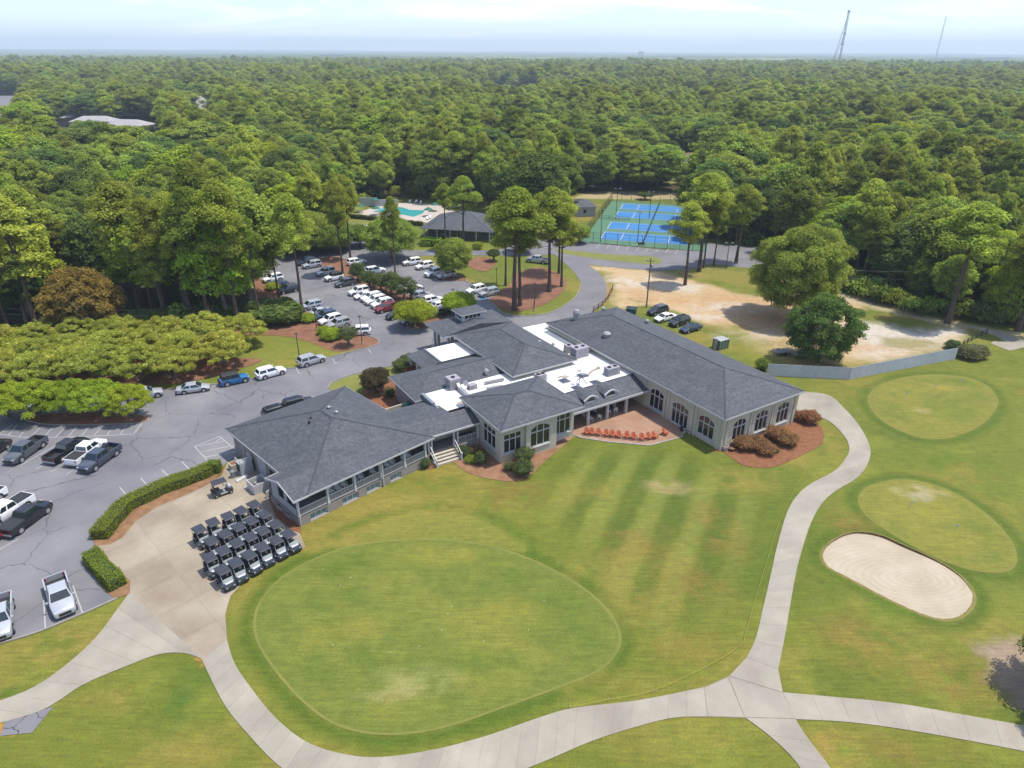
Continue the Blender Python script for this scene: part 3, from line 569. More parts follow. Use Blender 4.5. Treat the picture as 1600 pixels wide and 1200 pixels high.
src = b.inputs['Base Color'].links[0].from_socket; mr = n.new('ShaderNodeMapRange'); mr.inputs[3].default_value = .965; mr.inputs[4].default_value = 1.02; l(wv.outputs['Fac'], mr.inputs[0]); vm = n.new('ShaderNodeVectorMath'); vm.operation = 'SCALE'; l(src, vm.inputs[0]); l(mr.outputs[0], vm.inputs['Scale']); l(vm.outputs[0], b.inputs['Base Color'])
lip_o, lip_i = offset_loop(w_, .3), offset_loop(w_, -.02)
M['lip'] = pm('bunker_lip', S(128, 134, 50), .95, S(168, 146, 84), .8, bump=.05, bscale=8, fine=.15, fscale=8); M['lip_soil'] = pm('lip_soil', S(150, 118, 82), .95, var=.3, scale=3)
mb = MB(); n = len(w_); hs_ = [.04+.26*max(0, math.cos(math.atan2(p.y-P(1400, 900).y, p.x-P(1400, 900).x)-R(70)))+random.uniform(-.02, .02) for p in w_]
vs = [(p.x, p.y, -.01) for p in lip_o]+[(p.x*.35+q.x*.65, p.y*.35+q.y*.65, h) for p, q, h in zip(lip_o, lip_i, hs_)]+[(p.x, p.y, h-.02) for p, h in zip(lip_i, hs_)]+[(p.x+(random.random()-.5)*.06, p.y+(random.random()-.5)*.06, .005) for p in offset_loop(w_, -.05)]
fs = []; 
for k in range(3):
    for i in range(n): j = (i+1) % n; fs.append((k*n+i, k*n+j, (k+1)*n+j, (k+1)*n+i))
mb.add(vs, fs[:2*n]); mb.add(vs, fs[2*n:], 1); o_ = mb.obj('bunker_lip', [M['lip'], M['lip_soil']], smooth=False); tag(o_, kind='structure')

sheet('hedge_bed', PP([(150, 853), (143, 842), (165, 815), (182, 795), (196, 782), (228, 768), (262, 752), (300, 738), (326, 726), (345, 722), (350, 735), (336, 752), (304, 768), (244, 793), (212, 815), (192, 840), (172, 851)], 0, 1, True, False), .045, M['hedge_soil'])
sheet('hedge_bed', PP([(134, 862), (150, 858), (164, 868), (184, 892), (204, 908), (203, 928), (180, 936), (165, 925), (146, 898), (134, 880)], 0, 1, True, False), .045, M['hedge_soil'])
# --- planting islands with kerbs (kerb 0.13 m high, straw inside)
def island(px, mat='mulch_lot', kerb=True, smooth=3, name='planting_island', h=.12, kw=.16):
    w_ = PP(px, 0, smooth) if smooth else PP(px, 0, 1, True, False)
    o_ = sheet(name, w_, h-.02 if kerb else .03, M[mat])
    if kerb:
        k_ = ring('kerb', [p.copy() for p in offset_loop(w_, kw)], w_, 0., h, M['kerb']); k_.parent = o_; k_.data.transform(Matrix.Translation(-o_.location))
    return o_
island([(36, 653), (60, 649), (120, 645), (180, 646), (222, 650), (231, 653), (229, 658), (215, 661), (160, 663), (100, 664), (60, 661)])
island([(500, 404), (530, 402), (550, 412), (590, 441), (622, 455), (648, 466), (660, 476), (640, 484), (621, 472), (588, 462), (558, 443), (534, 431), (506, 418)])
island([(638, 511), (640, 498), (655, 486), (672, 482), (690, 486), (700, 494), (690, 506), (668, 513), (650, 514)])
sheet('straw_bed', PP([(400, 431), (419, 446), (447, 467), (471, 480), (500, 506), (545, 520), (578, 527), (591, 532), (586, 539), (559, 545), (522, 549), (480, 533), (440, 525), (400, 524), (360, 522), (330, 514), (280, 514), (280, 500), (330, 492), (380, 488), (395, 460)], 0, 3), .02, M['mulch_lot'])
sheet('straw_bed', PP([(-60, 620), (60, 612), (220, 602), (300, 596), (395, 570), (390, 560), (200, 560), (-60, 570)], 0, 3), .05, M['mulch_lot'])
def kerbline(px, wd=.16, h=.13, smooth=True, mat='kerb'):
    w_ = PP(px, 0, 4, False) if smooth else [P(a, b_) for a, b_ in px]; mb = MB()
    for i, p in enumerate(w_):
        d = (w_[min(i+1, len(w_)-1)]-w_[max(i-1, 0)]).normalized(); s2 = Vector((-d.y, d.x, 0))*wd/2
        k = len(mb.v); mb.v += [tuple(p-s2), tuple(p-s2+Vector((0, 0, h))), tuple(p+s2+Vector((0, 0, h))), tuple(p+s2)]
        if i: 
            for q in range(3): mb.f.append((k-4+q, k-3+q, k+1+q, k+q)); mb.m.append(0)
    o_ = mb.obj('kerb', M[mat]); recenter(o_); return tag(o_, kind='structure')
for px in ([(-120, 651), (0, 637), (120, 621), (225, 612), (300, 605), (398, 591), (404, 579), (460, 575), (505, 561), (559, 547), (586, 540), (592, 533), (578, 526), (545, 519), (500, 505), (471, 479), (447, 466), (419, 445), (400, 430), (396, 399)],
           [(-60, 1023), (0, 1006), (62, 987), (130, 959), (184, 935)], [(727, 440), (745, 445), (759, 446)], [(765, 468), (782, 487), (800, 493), (825, 494), (852, 491), (876, 481), (900, 463), (908, 443)],
           [(922, 378), (980, 384), (1040, 390)], [(512, 607), (520, 597), (545, 587), (575, 580), (600, 574), (640, 570)], [(652, 396), (694, 392), (770, 392)]): kerbline(px)
# lawn patch with the burgundy tree in front of the entrance, raised a hand above the drive
sheet('front_lawn', PP([(514, 607), (521, 598), (546, 588), (576, 581), (601, 575), (640, 571), (660, 590), (660, 640), (560, 640)], 0, 1, True, False), .06, M['fringe'])
sheet('straw_bed', PP([(565, 612), (590, 606), (606, 596), (625, 592), (640, 600), (635, 640), (585, 640)], 0, 3), .085, M['mulch'])
# pine island between the lots and the loop road
sheet('straw_bed', PP([(776, 478), (764, 468), (782, 458), (800, 440), (812, 425), (845, 418), (880, 432), (884, 448), (872, 462), (850, 476), (825, 484), (800, 487)], 0, 3), .04, M['mulch_lot'])
sheet('straw_bed', PP([(684, 437), (700, 431), (720, 433), (727, 439)], 0, 2), .04, M['mulch_lot'])
sheet('straw_bed', PP([(730, 404), (760, 402), (775, 410), (760, 424), (735, 418)], 0, 3), .04, M['mulch_lot'])
# beds round the clubhouse
sheet('mulch_bed', PP([(1116, 702), (1130, 706), (1160, 727), (1190, 731), (1215, 728), (1270, 703), (1286, 690), (1284, 668), (1262, 655), (1243, 655)], 0, 3), .03, M['mulch'])
sheet('mulch_bed', PP([(705, 718), (735, 740), (775, 750), (810, 752), (830, 742), (850, 722), (890, 688), (897, 678), (850, 660), (740, 660), (700, 690)], 0, 3), .03, pm('pale_mulch', S(184, 142, 108), .95, S(156, 108, 74), .8, bump=.05, bscale=9, fine=.2, fscale=12))
sheet('mulch_bed', PP([(420, 780), (431, 808), (456, 829), (470, 834), (470, 800), (440, 770)], 0, 1, True, False), .05, M['mulch'])
sheet('mulch_bed', PP([(652, 716), (666, 732), (682, 730), (686, 716)], 0, 3), .03, M['mulch'])
# paved terrace: brick field cut into courses
PT = [FB(51.2, 65.5), FB(51.6, 64.3), FB(54.0, 61.6), FB(58.2, 57.9), FB(63.4, 57.3), FB(65.2, 58.4), FB(65.2, 73), FB(51.0, 73)]
ter = sheet('terrace', PT, .04, M['joint']); grid_slabs(PT, ter, (B1, B2), (1.18, 1.18), (.3, .2), z=.055, gap=.035, mat='patio', name='paver_panel')
ring('terrace_border', offset_loop(PT, .28), PT, 0., .07, M['kerb'], None); o_ = bpy.data.objects['terrace_border']; recenter(o_); tag(o_, kind='structure')
sheet('far_walk', [P(*q) for q in [(1507, 507), (1545, 515), (1600, 531), (1625, 537), (1610, 541), (1577, 548), (1548, 537), (1553, 533), (1571, 534.5), (1560, 527), (1535, 518)]], .03, M['concrete'])
# --- courts
CT, CN = Vector((.964, -.265, 0)), Vector((.265, .964, 0)); C0 = Vector((24.8, 192.5, 0))
def ct(t_, n_, z=0.): return C0+CT*t_+CN*n_+Vector((0, 0, z))
courts = sheet('tennis_courts', [ct(-4.6, -5), ct(29, -5), ct(29, 57), ct(-4.6, 57)], .03, M['court_green'])
def crect(t0, t1, n0, n1, z, mat, name):
    c_ = ct((t0+t1)/2, (n0+n1)/2)
    vs = [ct(a, b_)-c_ for a, b_ in ((t0, n0), (t1, n0), (t1, n1), (t0, n1))]; o_ = MB().add([tuple(v_) for v_ in vs], [(0, 1, 2, 3)]).obj(name, M[mat], courts)
    o_.location = (c_.x-courts.location.x, c_.y-courts.location.y, z-courts.location.z)
for n0 in (0, 13.4, 29.8, 42.7):
    n1 = n0+9.6; crect(0, 24.4, n0, n1, .05, 'court_blue', 'court_surface')
    for t_ in (0, 5.6, 18.8, 24.4): crect(t_-.12, t_+.12, n0+(.0 if t_ in (0, 24.4) else .6), n1-(.0 if t_ in (0, 24.4) else .6), .062, 'line', 'court_line')
    for q in (n0, n1, n0+.9, n1-.9): crect(.12, 24.28, q-.07, q+.07, .068, 'line', 'court_line')
    crect(5.6, 18.8, n0+4.73, n0+4.87, .066, 'line', 'court_line')
# --- pool
deck = sheet('pool_deck', [P(a, b_) for a, b_ in [(556, 334), (600, 318), (640, 317), (700, 320), (728, 322), (700, 336), (668, 348), (640, 346), (600, 340)]], .04, M['pool_deck'])
pool = sheet('pool_water', [P(a, b_) for a, b_ in [(583, 331), (600, 324.5), (628, 324), (640, 328), (664, 329), (660, 334), (646, 339), (632, 336), (612, 333)]], .08, M['pool_water'])
sheet('pool_lawn', [P(a, b_) for a, b_ in [(500, 330), (560, 322), (640, 360), (640, 368), (560, 352), (500, 345)]], .03, M['fringe'])
# ================================================================ CLUBHOUSE
def shingle():
    m = pm('shingles', S(99, 102, 109), .8, S(86, 89, 97), .45, fine=.16, fscale=5)
    t = m.node_tree; n = t.nodes; l = t.links.new; b = n['Principled BSDF']; src = b.inputs['Base Color'].links[0].from_socket
    g = n.new('ShaderNodeNewGeometry').outputs['Position']
    vo = n.new('ShaderNodeTexVoronoi'); vo.inputs['Scale'].default_value = 3.2; l(g, vo.inputs['Vector'])
    sx_ = n.new('ShaderNodeSeparateColor'); l(vo.outputs['Color'], sx_.inputs[0])
    mr = n.new('ShaderNodeMapRange'); mr.inputs[3].default_value = .76; mr.inputs[4].default_value = 1.26; l(sx_.outputs[0], mr.inputs[0])
    vm = n.new('ShaderNodeVectorMath'); vm.operation = 'SCALE'; l(src, vm.inputs[0]); l(mr.outputs[0], vm.inputs['Scale'])
    sz = n.new('ShaderNodeSeparateXYZ'); l(g, sz.inputs[0])
    m1 = n.new('ShaderNodeMath'); m1.operation = 'MULTIPLY'; m1.inputs[1].default_value = 24; l(sz.outputs[2], m1.inputs[0])
    m2 = n.new('ShaderNodeMath'); m2.operation = 'SINE'; l(m1.outputs[0], m2.inputs[0])
    m3 = n.new('ShaderNodeMapRange'); m3.inputs[1].default_value = -1; m3.inputs[3].default_value = .95; m3.inputs[4].default_value = 1.05; l(m2.outputs[0], m3.inputs[0])
    v2 = n.new('ShaderNodeVectorMath'); v2.operation = 'SCALE'; l(vm.outputs[0], v2.inputs[0]); l(m3.outputs[0], v2.inputs['Scale']); l(v2.outputs[0], b.inputs['Base Color'])
    return m
M['shingle'] = shingle()
M['ridge'] = pm('ridge_caps', S(84, 88, 102), .9, var=.15, scale=4)
M['white'] = pm('white_trim', S(232, 233, 232), .55, var=.03, scale=1)
M['stucco'] = pm('cream_stucco', S(230, 222, 200), .85, S(218, 210, 188), .7, fine=.03, bump=.003, bscale=30)
M['grey_wall'] = pm('taupe_brick', S(186, 176, 166), .9, S(168, 158, 150), 2.5, fine=.08, fscale=16, bump=.008, bscale=22)
M['pale_wall'] = pm('pale_siding', S(198, 202, 206), .8, var=.05, scale=2)
M['flat_roof'] = pm('white_membrane', S(246, 244, 240, .8), .6, S(232, 229, 222, .8), .5, fine=.02)
M['parapet'] = pm('metal_edge', S(150, 160, 172), .5, var=.1, scale=1)
M['brown_edge'] = pm('brown_edge', S(86, 74, 76), .6, var=.1, scale=1)
M['glass'] = flat('window_glass', (.018, .017, .014), .05, spec=.8)
M['glass_teal_reflection'] = flat('window_teal_reflection', (.10, .19, .19), .08, spec=.9)  # teal reflection in the cellar panes, put into their base colour
M['metal'] = pm('galvanised', S(196, 198, 200), .45, var=.12, scale=2.5, metal=.2)
M['metal_lav'] = pm('unit_casing', S(196, 190, 200), .55, var=.08, scale=2)
M['dark'] = flat('dark_void', (.012, .012, .013), .7)
M['floor_grey'] = pm('porch_floor', S(150, 146, 142), .8, var=.08, scale=1)
M['floor_brick'] = pm('porch_brick', S(150, 104, 84), .85, var=.15, scale=2)
M['step'] = pm('step_stone', S(228, 218, 198), .8, var=.06, scale=2)
M['teal'] = flat('teal_awning', S(20, 120, 112), .6)
club = thing('clubhouse', 'long cream and grey golf clubhouse with charcoal shingle roofs and white flat roofs', 'clubhouse', FB(52, 76), absolute=True)

def roof(fr_, u0, u1, v0, v1, z, pitch, kind='hip', th=.2, par=None, name='roof', caps=True):
    """hip or gable roof over a rectangle; ridge along the longer side (or as named)"""
    par = par or club; du, dv_ = u1-u0, v1-v0; mb = MB()
    along_u = du >= dv_ if kind == 'hip' else kind in ('gable_u', 'hipl_u', 'hipr_u')
    half = (dv_ if along_u else du)/2; zr = z+pitch*half
    i0 = half if kind in ('hip', 'hipl_u', 'hipl_v') else 0.; i1 = half if kind in ('hip', 'hipr_u', 'hipr_v') else 0.
    if along_u: r0, r1 = fr_(u0+i0, (v0+v1)/2, zr), fr_(u1-i1, (v0+v1)/2, zr)
    else: r0, r1 = fr_((u0+u1)/2, v0+i0, zr), fr_((u0+u1)/2, v1-i1, zr)
    c_ = [fr_(u0, v0, z), fr_(u1, v0, z), fr_(u1, v1, z), fr_(u0, v1, z)]
    vs = [tuple(p) for p in c_+[r0, r1]]+[(p.x, p.y, p.z-th) for p in c_]
    fs = [(0, 1, 5, 4), (1, 2, 5), (2, 3, 4, 5), (3, 0, 4)] if along_u else [(0, 1, 4), (1, 2, 5, 4), (2, 3, 5), (3, 0, 4, 5)]
    mb.add(vs, fs); mb.add(vs, [(6, 9, 8, 7)], 1); o_ = mb.obj(name, [M['shingle'], M['white']], par)
    f_ = MB()                                   # fascia boards, 3 mm proud of the roof edge
    for i in range(4):
        a, b_ = c_[i], c_[(i+1) % 4]; d = (b_-a).normalized(); nn = Vector((d.y, -d.x, 0))*.02
        f_.beam(a+nn+Vector((0, 0, -th/2-.03))-d*.02, b_+nn+Vector((0, 0, -th/2-.03))+d*.02, .05, th+.02)
    f_.obj('fascia', M['white'], par)
    if caps:
        k_ = MB(); 
        for a, b_ in ([(r0, r1)] if (r1-r0).length > .3 else [])+([(c_[0], r0), (c_[3], r0), (c_[1], r1), (c_[2], r1)] if kind == 'hip' and along_u else [(c_[0], r0), (c_[1], r0), (c_[2], r1), (c_[3], r1)] if kind == 'hip' else []):
            k_.beam(a+Vector((0, 0, .008)), b_+Vector((0, 0, .008)), .22, .03)
        if k_.f: k_.obj('ridge_cap', M['ridge'], par)
    return o_
def wall(fr_, a, b_, z0, z1, mat, holes=(), par=None, depth=.18, name='wall', kind='window', glass='glass', base=None):
    """wall from a to b (outside on the right hand) with real openings; holes: (s0, s1, zb, zt, rise, columns, transom)"""
    par = par or club; p0, p1 = fr_(*a), fr_(*b_); Lw = (p1-p0).length; d = (p1-p0)/Lw; nn = Vector((d.y, -d.x, 0)); mb = MB()
    q = lambda s, z, off=0.: p0+d*s+nn*off+Vector((0, 0, z))
    def poly(pts): mb.add([q(*p) for p in pts], [tuple(range(len(pts)))])
    s = 0
    for h in sorted(holes):
        s0, s1, zb, zt, rise = h[:5]
        if s0 > s: poly([(s, z0), (s0, z0), (s0, z1), (s, z1)])
        poly([(s0, z0), (s1, z0), (s1, zb), (s0, zb)])
        n_ = 9 if rise else 2; top = lambda x: zt-rise*((2*(x-s0)/(s1-s0)-1)**2)
        ar = [(s0+(s1-s0)*i/(n_-1), top(s0+(s1-s0)*i/(n_-1))) for i in range(n_)]
        for i in range(n_-1): poly([ar[i], ar[i+1], (ar[i+1][0], z1), (ar[i][0], z1)])
        rim = [(s0, zb), (s1, zb)]+ar[::-1]
        for i in range(len(rim)):
            x, y = rim[i], rim[(i+1) % len(rim)]; mb.add([q(*x), q(*y), q(*y, -depth), q(*x, -depth)], [(3, 2, 1, 0)])
        # the window: frame, bars and one pane per opening
        fm = MB(); cols = h[5]; tr = h[6]; fw = .1; off = -depth+.06
        def bar(x0, y0, x1, y1, w_=fw): fm.beam(q(x0, y0, off), q(x1, y1, off), w_, .12, up=nn) if abs(x1-x0) > abs(y1-y0) else fm.beam(q(x0, y0, off), q(x1, y1, off), w_, .12, up=nn)
        bar(s0+fw/2, zb, s0+fw/2, top(s0)); bar(s1-fw/2, zb, s1-fw/2, top(s1)); bar(s0+fw, zb+fw/2, s1-fw, zb+fw/2)
        for i in range(n_-1): bar(ar[i][0], ar[i][1]-fw/2, ar[i+1][0], ar[i+1][1]-fw/2)
        xs_ = [s0+fw/2]+[s0+(s1-s0)*i/cols for i in range(1, cols)]+[s1-fw/2]
        for x in xs_[1:-1]: bar(x, zb+fw, x, top(x)-fw)
        if tr: bar(s0+fw, tr, s1-fw, tr, .13)
        w_ = fm.obj(kind, M['white'], par)
        sil = MB(); sil.beam(q(s0-.08, zb-.05, .05), q(s1+.08, zb-.05, .05), .16 if kind == 'window' else .05, .1 if kind == 'window' else .04); so = sil.obj('sill', M['white'], par); so.parent = w_; so.location = (0, 0, 0)
        for i in range(cols):
            xa, xb = xs_[i]+fw/2, xs_[i+1]-fw/2
            for lo, hi in (((zb+fw, tr-.06), (tr+.06, None)) if tr else ((zb+fw, None),)):
                if hi is None:
                    k_ = [xa+(xb-xa)*t_/3 for t_ in range(4)]; pts = [(xa, lo), (xb, lo)]+[(x, top(x)-fw) for x in k_[::-1]]
                else: pts = [(xa, lo), (xb, lo), (xb, hi), (xa, hi)]
                if min(p[1] for p in pts[2:]) <= lo+.03: continue
                pn_ = MB().add([q(x, y, off-.03) for x, y in pts], [tuple(range(len(pts)))]).obj('pane', M[glass], par); pn_.parent = w_; pn_.location = (0, 0, 0)
        s = s1
    if s < Lw: poly([(s, z0), (Lw, z0), (Lw, z1), (s, z1)])
    o_ = mb.obj(name, M[mat], par)
    return o_, q, Lw
def bx(fr_, u0, u1, v0, v1, z0, z1, mat, name, par=None, mbo=None):
    mb = mbo or MB(); c_ = [fr_(u0, v0), fr_(u1, v0), fr_(u1, v1), fr_(u0, v1)]; mb.prism([(p.x, p.y) for p in c_], z0, z1)
    return mb if mbo else mb.obj(name, M[mat], par or club)
def column(fr_, u, v, z0, z1, w_=.34, name='column'):
    mb = MB(); s = w_/2
    for a, b_, k in ((z0, z0+.25, 1.25), (z0+.25, z1-.2, 1.), (z1-.2, z1, 1.25)):
        c_ = [fr_(u-s*k, v-s*k), fr_(u+s*k, v-s*k), fr_(u+s*k, v+s*k), fr_(u-s*k, v+s*k)]; mb.prism([(p.x, p.y) for p in c_], a, b_)
    return mb.obj(name, M['white'], club)
def railing(fr_, a, b_, z0, z1, sp_=.16, name='railing', zb2=None, zt2=None, end=True):
    p0, p1 = fr_(*a), fr_(*b_); Lw = (p1-p0).length; mb = MB(); zb2 = z0 if zb2 is None else zb2; zt2 = z1 if zt2 is None else zt2
    V = lambda t_, z: p0.lerp(p1, t_)+Vector((0, 0, z))
    mb.beam(V(0, z1), V(1, zt2), .09, .08); mb.beam(V(0, z0), V(1, zb2), .07, .07); r_ = mb.obj(name, M['white'], club)
    k = int(Lw/sp_); bl = MB()
    for i in range(1, k):
        t_ = i/k; bl.beam(V(t_, z0+(zb2-z0)*t_), V(t_, z1+(zt2-z1)*t_), .045, .045)
    o_ = bl.obj('baluster_row', M['white'], club); o_.parent = r_; o_.location = (0, 0, 0); return r_

# ---------------- right wing (dining hall)
RWW = (2.2, 2.2)
W3 = [(51.8+.0, 0)]
fw_ = lambda c_, wd, zb, zt, rise=.55, cols=3, tr=None: (c_-wd/2, c_+wd/2, zb, zt, rise, cols, tr if tr is not None else zt-1.15)
# left-hand long wall, travelling towards the camera: s = 92.0 - B2
wall(FB, (65.25, 92.0), (65.25, 51.85), 0, 4.95, 'stucco', [fw_(92-64.5, 2.9, .5, 3.75), (92-61.3, 92-58.1, .12, 3.55, .5, 4, 2.35), fw_(92-54.8, 2.9, .7, 3.8), (92-71.3, 92-69.9, .2, 2.6, 0, 2, None)])
wall(FB, (65.25, 51.85), (80.2, 51.85), 0, 4.95, 'stucco', [fw_(68.55-65.25, 2.5, .75, 3.95), fw_(72.95-65.25, 2.5, .75, 4.0), fw_(77.4-65.25, 2.5, .75, 4.0)])
wall(FB, (80.2, 51.85), (80.2, 92.0), 0, 4.95, 'stucco'); wall(FB, (80.2, 92.0), (65.25, 92.0), 0, 4.95, 'stucco')
PLV = []
for v in (66.9, 63.0-.3, 62.1, 57.3, 56.7, 52.5): bx(FB, 65.13, 65.24, v-.22, v+.22, 0, 4.7, 'stucco', 'pilaster')
for u in (66.0, 70.6, 71.1, 75.0, 75.5, 79.7): bx(FB, u-.2, u+.2, 51.73, 51.84, 0, 4.7, 'stucco', 'pilaster')
bx(FB, 65.0, 80.4, 51.6, 51.84, 4.55, 4.86, 'white', 'frieze'); bx(FB, 65.0, 65.24, 51.85, 92, 4.55, 4.86, 'white', 'frieze')
roof(FB, 64.75, 80.75, 51.35, 92.5, 5.1, .3)
bx(FB, 80.3, 82.6, 57.5, 64, 0, 2.9, 'stucco', 'side_bay')
mb = MB(); c_ = [FB(80.3, 57, 3.9), FB(83, 57, 3.0), FB(83, 64.5, 3.0), FB(80.3, 64.5, 3.9), FB(80.3, 57, 3.75), FB(83, 57, 2.85), FB(83, 64.5, 2.85), FB(80.3, 64.5, 3.75)]
mb.add(c_, [(0, 1, 2, 3), (4, 7, 6, 5), (0, 4, 5, 1), (1, 5, 6, 2), (2, 6, 7, 3)]); mb.obj('roof', M['shingle'], club)
# ---------------- middle lounge
wall(FB, (38.55, 74.0), (38.55, 64.4), 0, 5.2, 'stucco', [(74-68.9, 74-65.7, 1.3, 4.2, 0, 3, 3.3)])
wall(FB, (38.55, 64.4), (42.2, 64.4), 0, 5.2, 'stucco', [(.5, 3.2, 1.25, 4.05, 0, 3, 3.2)])
wall(FB, (42.2, 63.95), (47.0, 63.95), 0, 5.2, 'stucco', [(.65, 3.75, 1.2, 4.45, .6, 3, 3.35)])
wall(FB, (42.2, 64.4), (42.2, 63.95), 0, 5.2, 'stucco'); wall(FB, (47.0, 63.95), (47.0, 65.2), 0, 5.2, 'stucco')
wall(FB, (47.0, 65.2), (50.75, 65.2), 0, 5.2, 'stucco', [(.5, 3.2, 1.0, 4.0, 0, 3, 3.15)])
wall(FB, (50.75, 65.2), (50.75, 74), 0, 5.2, 'stucco'); wall(FB, (50.75, 74), (38.55, 74), 0, 5.2, 'stucco')
bx(FB, 38.45, 42.2, 64.25, 64.39, 4.75, 5.18, 'white', 'frieze'); bx(FB, 42.1, 47.1, 63.8, 63.94, 4.8, 5.18, 'white', 'frieze'); bx(FB, 47.1, 50.85, 65.05, 65.19, 4.75, 5.18, 'white', 'frieze')
roof(FB, 38.05, 51.05, 63.5, 74.5, 5.4, .26)
# ---------------- white flat roofs (the slab sits on plain walls)
wh = MB(); c_ = [FB(u, v) for u, v in ((35.3, 74.3), (39.9, 74.3), (50.5, 74.3), (51.0, 69.9), (65.2, 69.9), (65.2, 91.5), (61.0, 94.8), (50.5, 94.8), (50.5, 79.9), (35.3, 79.9))]
c_ = [FB(35.3, 73.9), FB(50.5, 73.9), FB(50.5, 69.95), FB(65.22, 69.95), FB(65.22, 91.9), FB(66.2, 94.5), FB(59.5, 94.9), FB(59.5, 80.2), FB(35.3, 80.2)]
wh.prism([(p.x, p.y) for p in c_], 3.75, 4.1); wh.obj('flat_roof', M['flat_roof'], club)
bx(FB, 35.6, 65.2, 74.2, 79.6, 0, 3.74, 'stucco', 'wall'); bx(FB, 52, 65.2, 72.8, 94.2, 0, 3.73, 'stucco', 'wall')
bx(FB, 35.2, 39.0, 73.74, 73.89, 3.6, 4.16, 'brown_edge', 'roof_edge'); bx(FB, 51.0, 65.2, 69.72, 69.94, 3.95, 4.2, 'ridge', 'roof_edge')
bx(FB, 35.0, 35.29, 73.74, 76.4, 3.9, 4.25, 'parapet', 'roof_edge'); bx(FB, 34.8, 35.29, 76.41, 80.0, 3.9, 4.45, 'parapet', 'roof_edge')
bx(FB, 63.3, 64.6, 83.2, 91.2, 4.1, 4.14, 'parapet', 'roof_walkway'); bx(FB, 64.62, 65.1, 80.0, 91.6, 4.101, 4.75, 'stucco', 'parapet_wall')
bx(FB, 60.0, 64.6, 79.4, 80.6, 4.1, 4.125, 'parapet', 'roof_walkway')
for u, v in ((54.2, 71.2), (56.9, 73.3), (58.0, 71.0), (60.6, 73.4)): pass
M['stain'] = pm('membrane_stain', S(176, 160, 142), .8, S(214, 204, 190), 1.5, fine=.2, fscale=6)
for px in ([(868, 592), (876, 590), (884, 592), (890, 588), (884, 586), (874, 587)], [(893, 588), (905, 586), (917, 584), (926, 577), (936, 574), (938, 577), (928, 580), (919, 588), (905, 590)], [(940, 576), (936, 572), (929, 575)], [(712, 634), (722, 631), (728, 628), (722, 626), (714, 629)], [(880, 544), (888, 543), (886, 547), (880, 547)]):
    w_ = [P(a, b_, 4.1) for a, b_ in px]; cc = sum(w_, Vector())/len(w_); tri = tessellate_polygon([[Vector((p.x, p.y, 0)) for p in w_]])
    MB().add([(p.x, p.y, 4.108) for p in w_], [tuple(t_) for t_ in tri]).obj('stain', M['stain'], club)
# ---------------- entrance hall roofs
roof(FB, 33.6, 52.0, 79.3, 88.9, 3.8, .31, 'hipl_u')
roof(FB, 48.3, 60.1, 77.1, 96.4, 4.95, .3)
wall(FB, (34.3, 88.2), (34.3, 80.0), 0, 3.7, 'grey_wall', [(5.6, 6.5, .9, 2.0, 0, 1, None)]); wall(FB, (48.3, 88.2), (34.3, 88.2), 0, 3.7, 'grey_wall'); wall(FB, (34.3, 80.0), (36, 80.0), 0, 3.7, 'grey_wall')
bx(FB, 48.9, 59.6, 77.8, 95.8, 0, 4.85, 'stucco', 'wall')
er = MB(); z0, z1 = 3.25, 3.95; o4 = [FB(39.8, 89.2, z0), FB(50.4, 89.2, z0), FB(50.4, 96.4, z0), FB(39.8, 96.4, z0)]; i4 = [FB(42.6, 89.3, z1), FB(49.1, 89.3, z1), FB(49.1, 95.3, z1), FB(42.6, 95.3, z1)]
er.add(o4+i4, [(0, 1, 5, 4), (1, 2, 6, 5), (2, 3, 7, 6), (3, 0, 4, 7)]); er.add([p-Vector((0, 0, .2)) for p in o4]+o4, [(3, 2, 1, 0), (0, 1, 5, 4), (1, 2, 6, 5), (2, 3, 7, 6), (3, 0, 4, 7)], 1); er.obj('roof', [M['shingle'], M['white']], club)
bx(FB, 42.7, 49.0, 89.4, 95.2, 3.6, 3.93, 'flat_roof', 'flat_roof'); bx(FB, 42.42, 42.69, 89.3, 95.3, 3.7, 4.06, 'parapet', 'roof_edge'); bx(FB, 49.01, 49.2, 89.3, 95.3, 3.7, 4.1, 'parapet', 'roof_edge')
bx(FB, 42.6, 48.8, 89.6, 95.0, 0, 3.2, 'grey_wall', 'wall')
for u, v in ((40.3, 90.0), (40.3, 92.8), (40.3, 95.8), (44, 95.9)): column(FB, u, v, 0, 3.05, .4)
# porte-cochere and its cupola
mb = MB(); zz = 4.75; c_ = [FB(46.9, 96.6, zz), FB(60.6, 96.6, zz), FB(60.6, 104.2, zz), FB(46.9, 104.2, zz)]; r0, r1 = FB(53.8, 96.6, 5.8), FB(53.8, 101.4, 5.8)
mb.add(c_+[r0, r1]+[p-Vector((0, 0, .35)) for p in c_], [(0, 1, 4), (1, 2, 5, 4), (2, 3, 5), (3, 0, 4, 5)]); mb.add(c_+[p-Vector((0, 0, .35)) for p in c_], [(4, 7, 6, 5), (0, 4, 5, 1), (1, 5, 6, 2), (2, 6, 7, 3), (3, 7, 4, 0)], 1); mb.obj('roof', [M['shingle'], M['white']], club)
for v in (97.6, 103.0):
    for u in (48.2, 48.9):
        column(FB, u, v, .3, 4.4, .4)
    p = FB(48.6, v); MB().lathe([(1.1, 0), (1.1, .28), (1.0, .3)], (p.x, p.y, 0), 20).obj('pedestal', M['kerb'], club)
    for u in (58.8, 59.5): column(FB, u, v, 0, 4.4, .4)
mb = MB(); cu0, cu1, cv0, cv1 = 51.9, 56.0, 99.4, 102.1
bx(FB, cu0, cu1, cv0, cv1, 5.0, 6.75, 'white', 'cupola')
cup = bpy.data.objects['cupola']
for i in range(4):
    u = cu0+.55+i*.78
    q = bx(FB, u, u+.62, cv0-.03, cv0-.002, 5.95, 6.5, 'glass', 'pane'); q.parent = cup; q.location = (0, 0, 0)
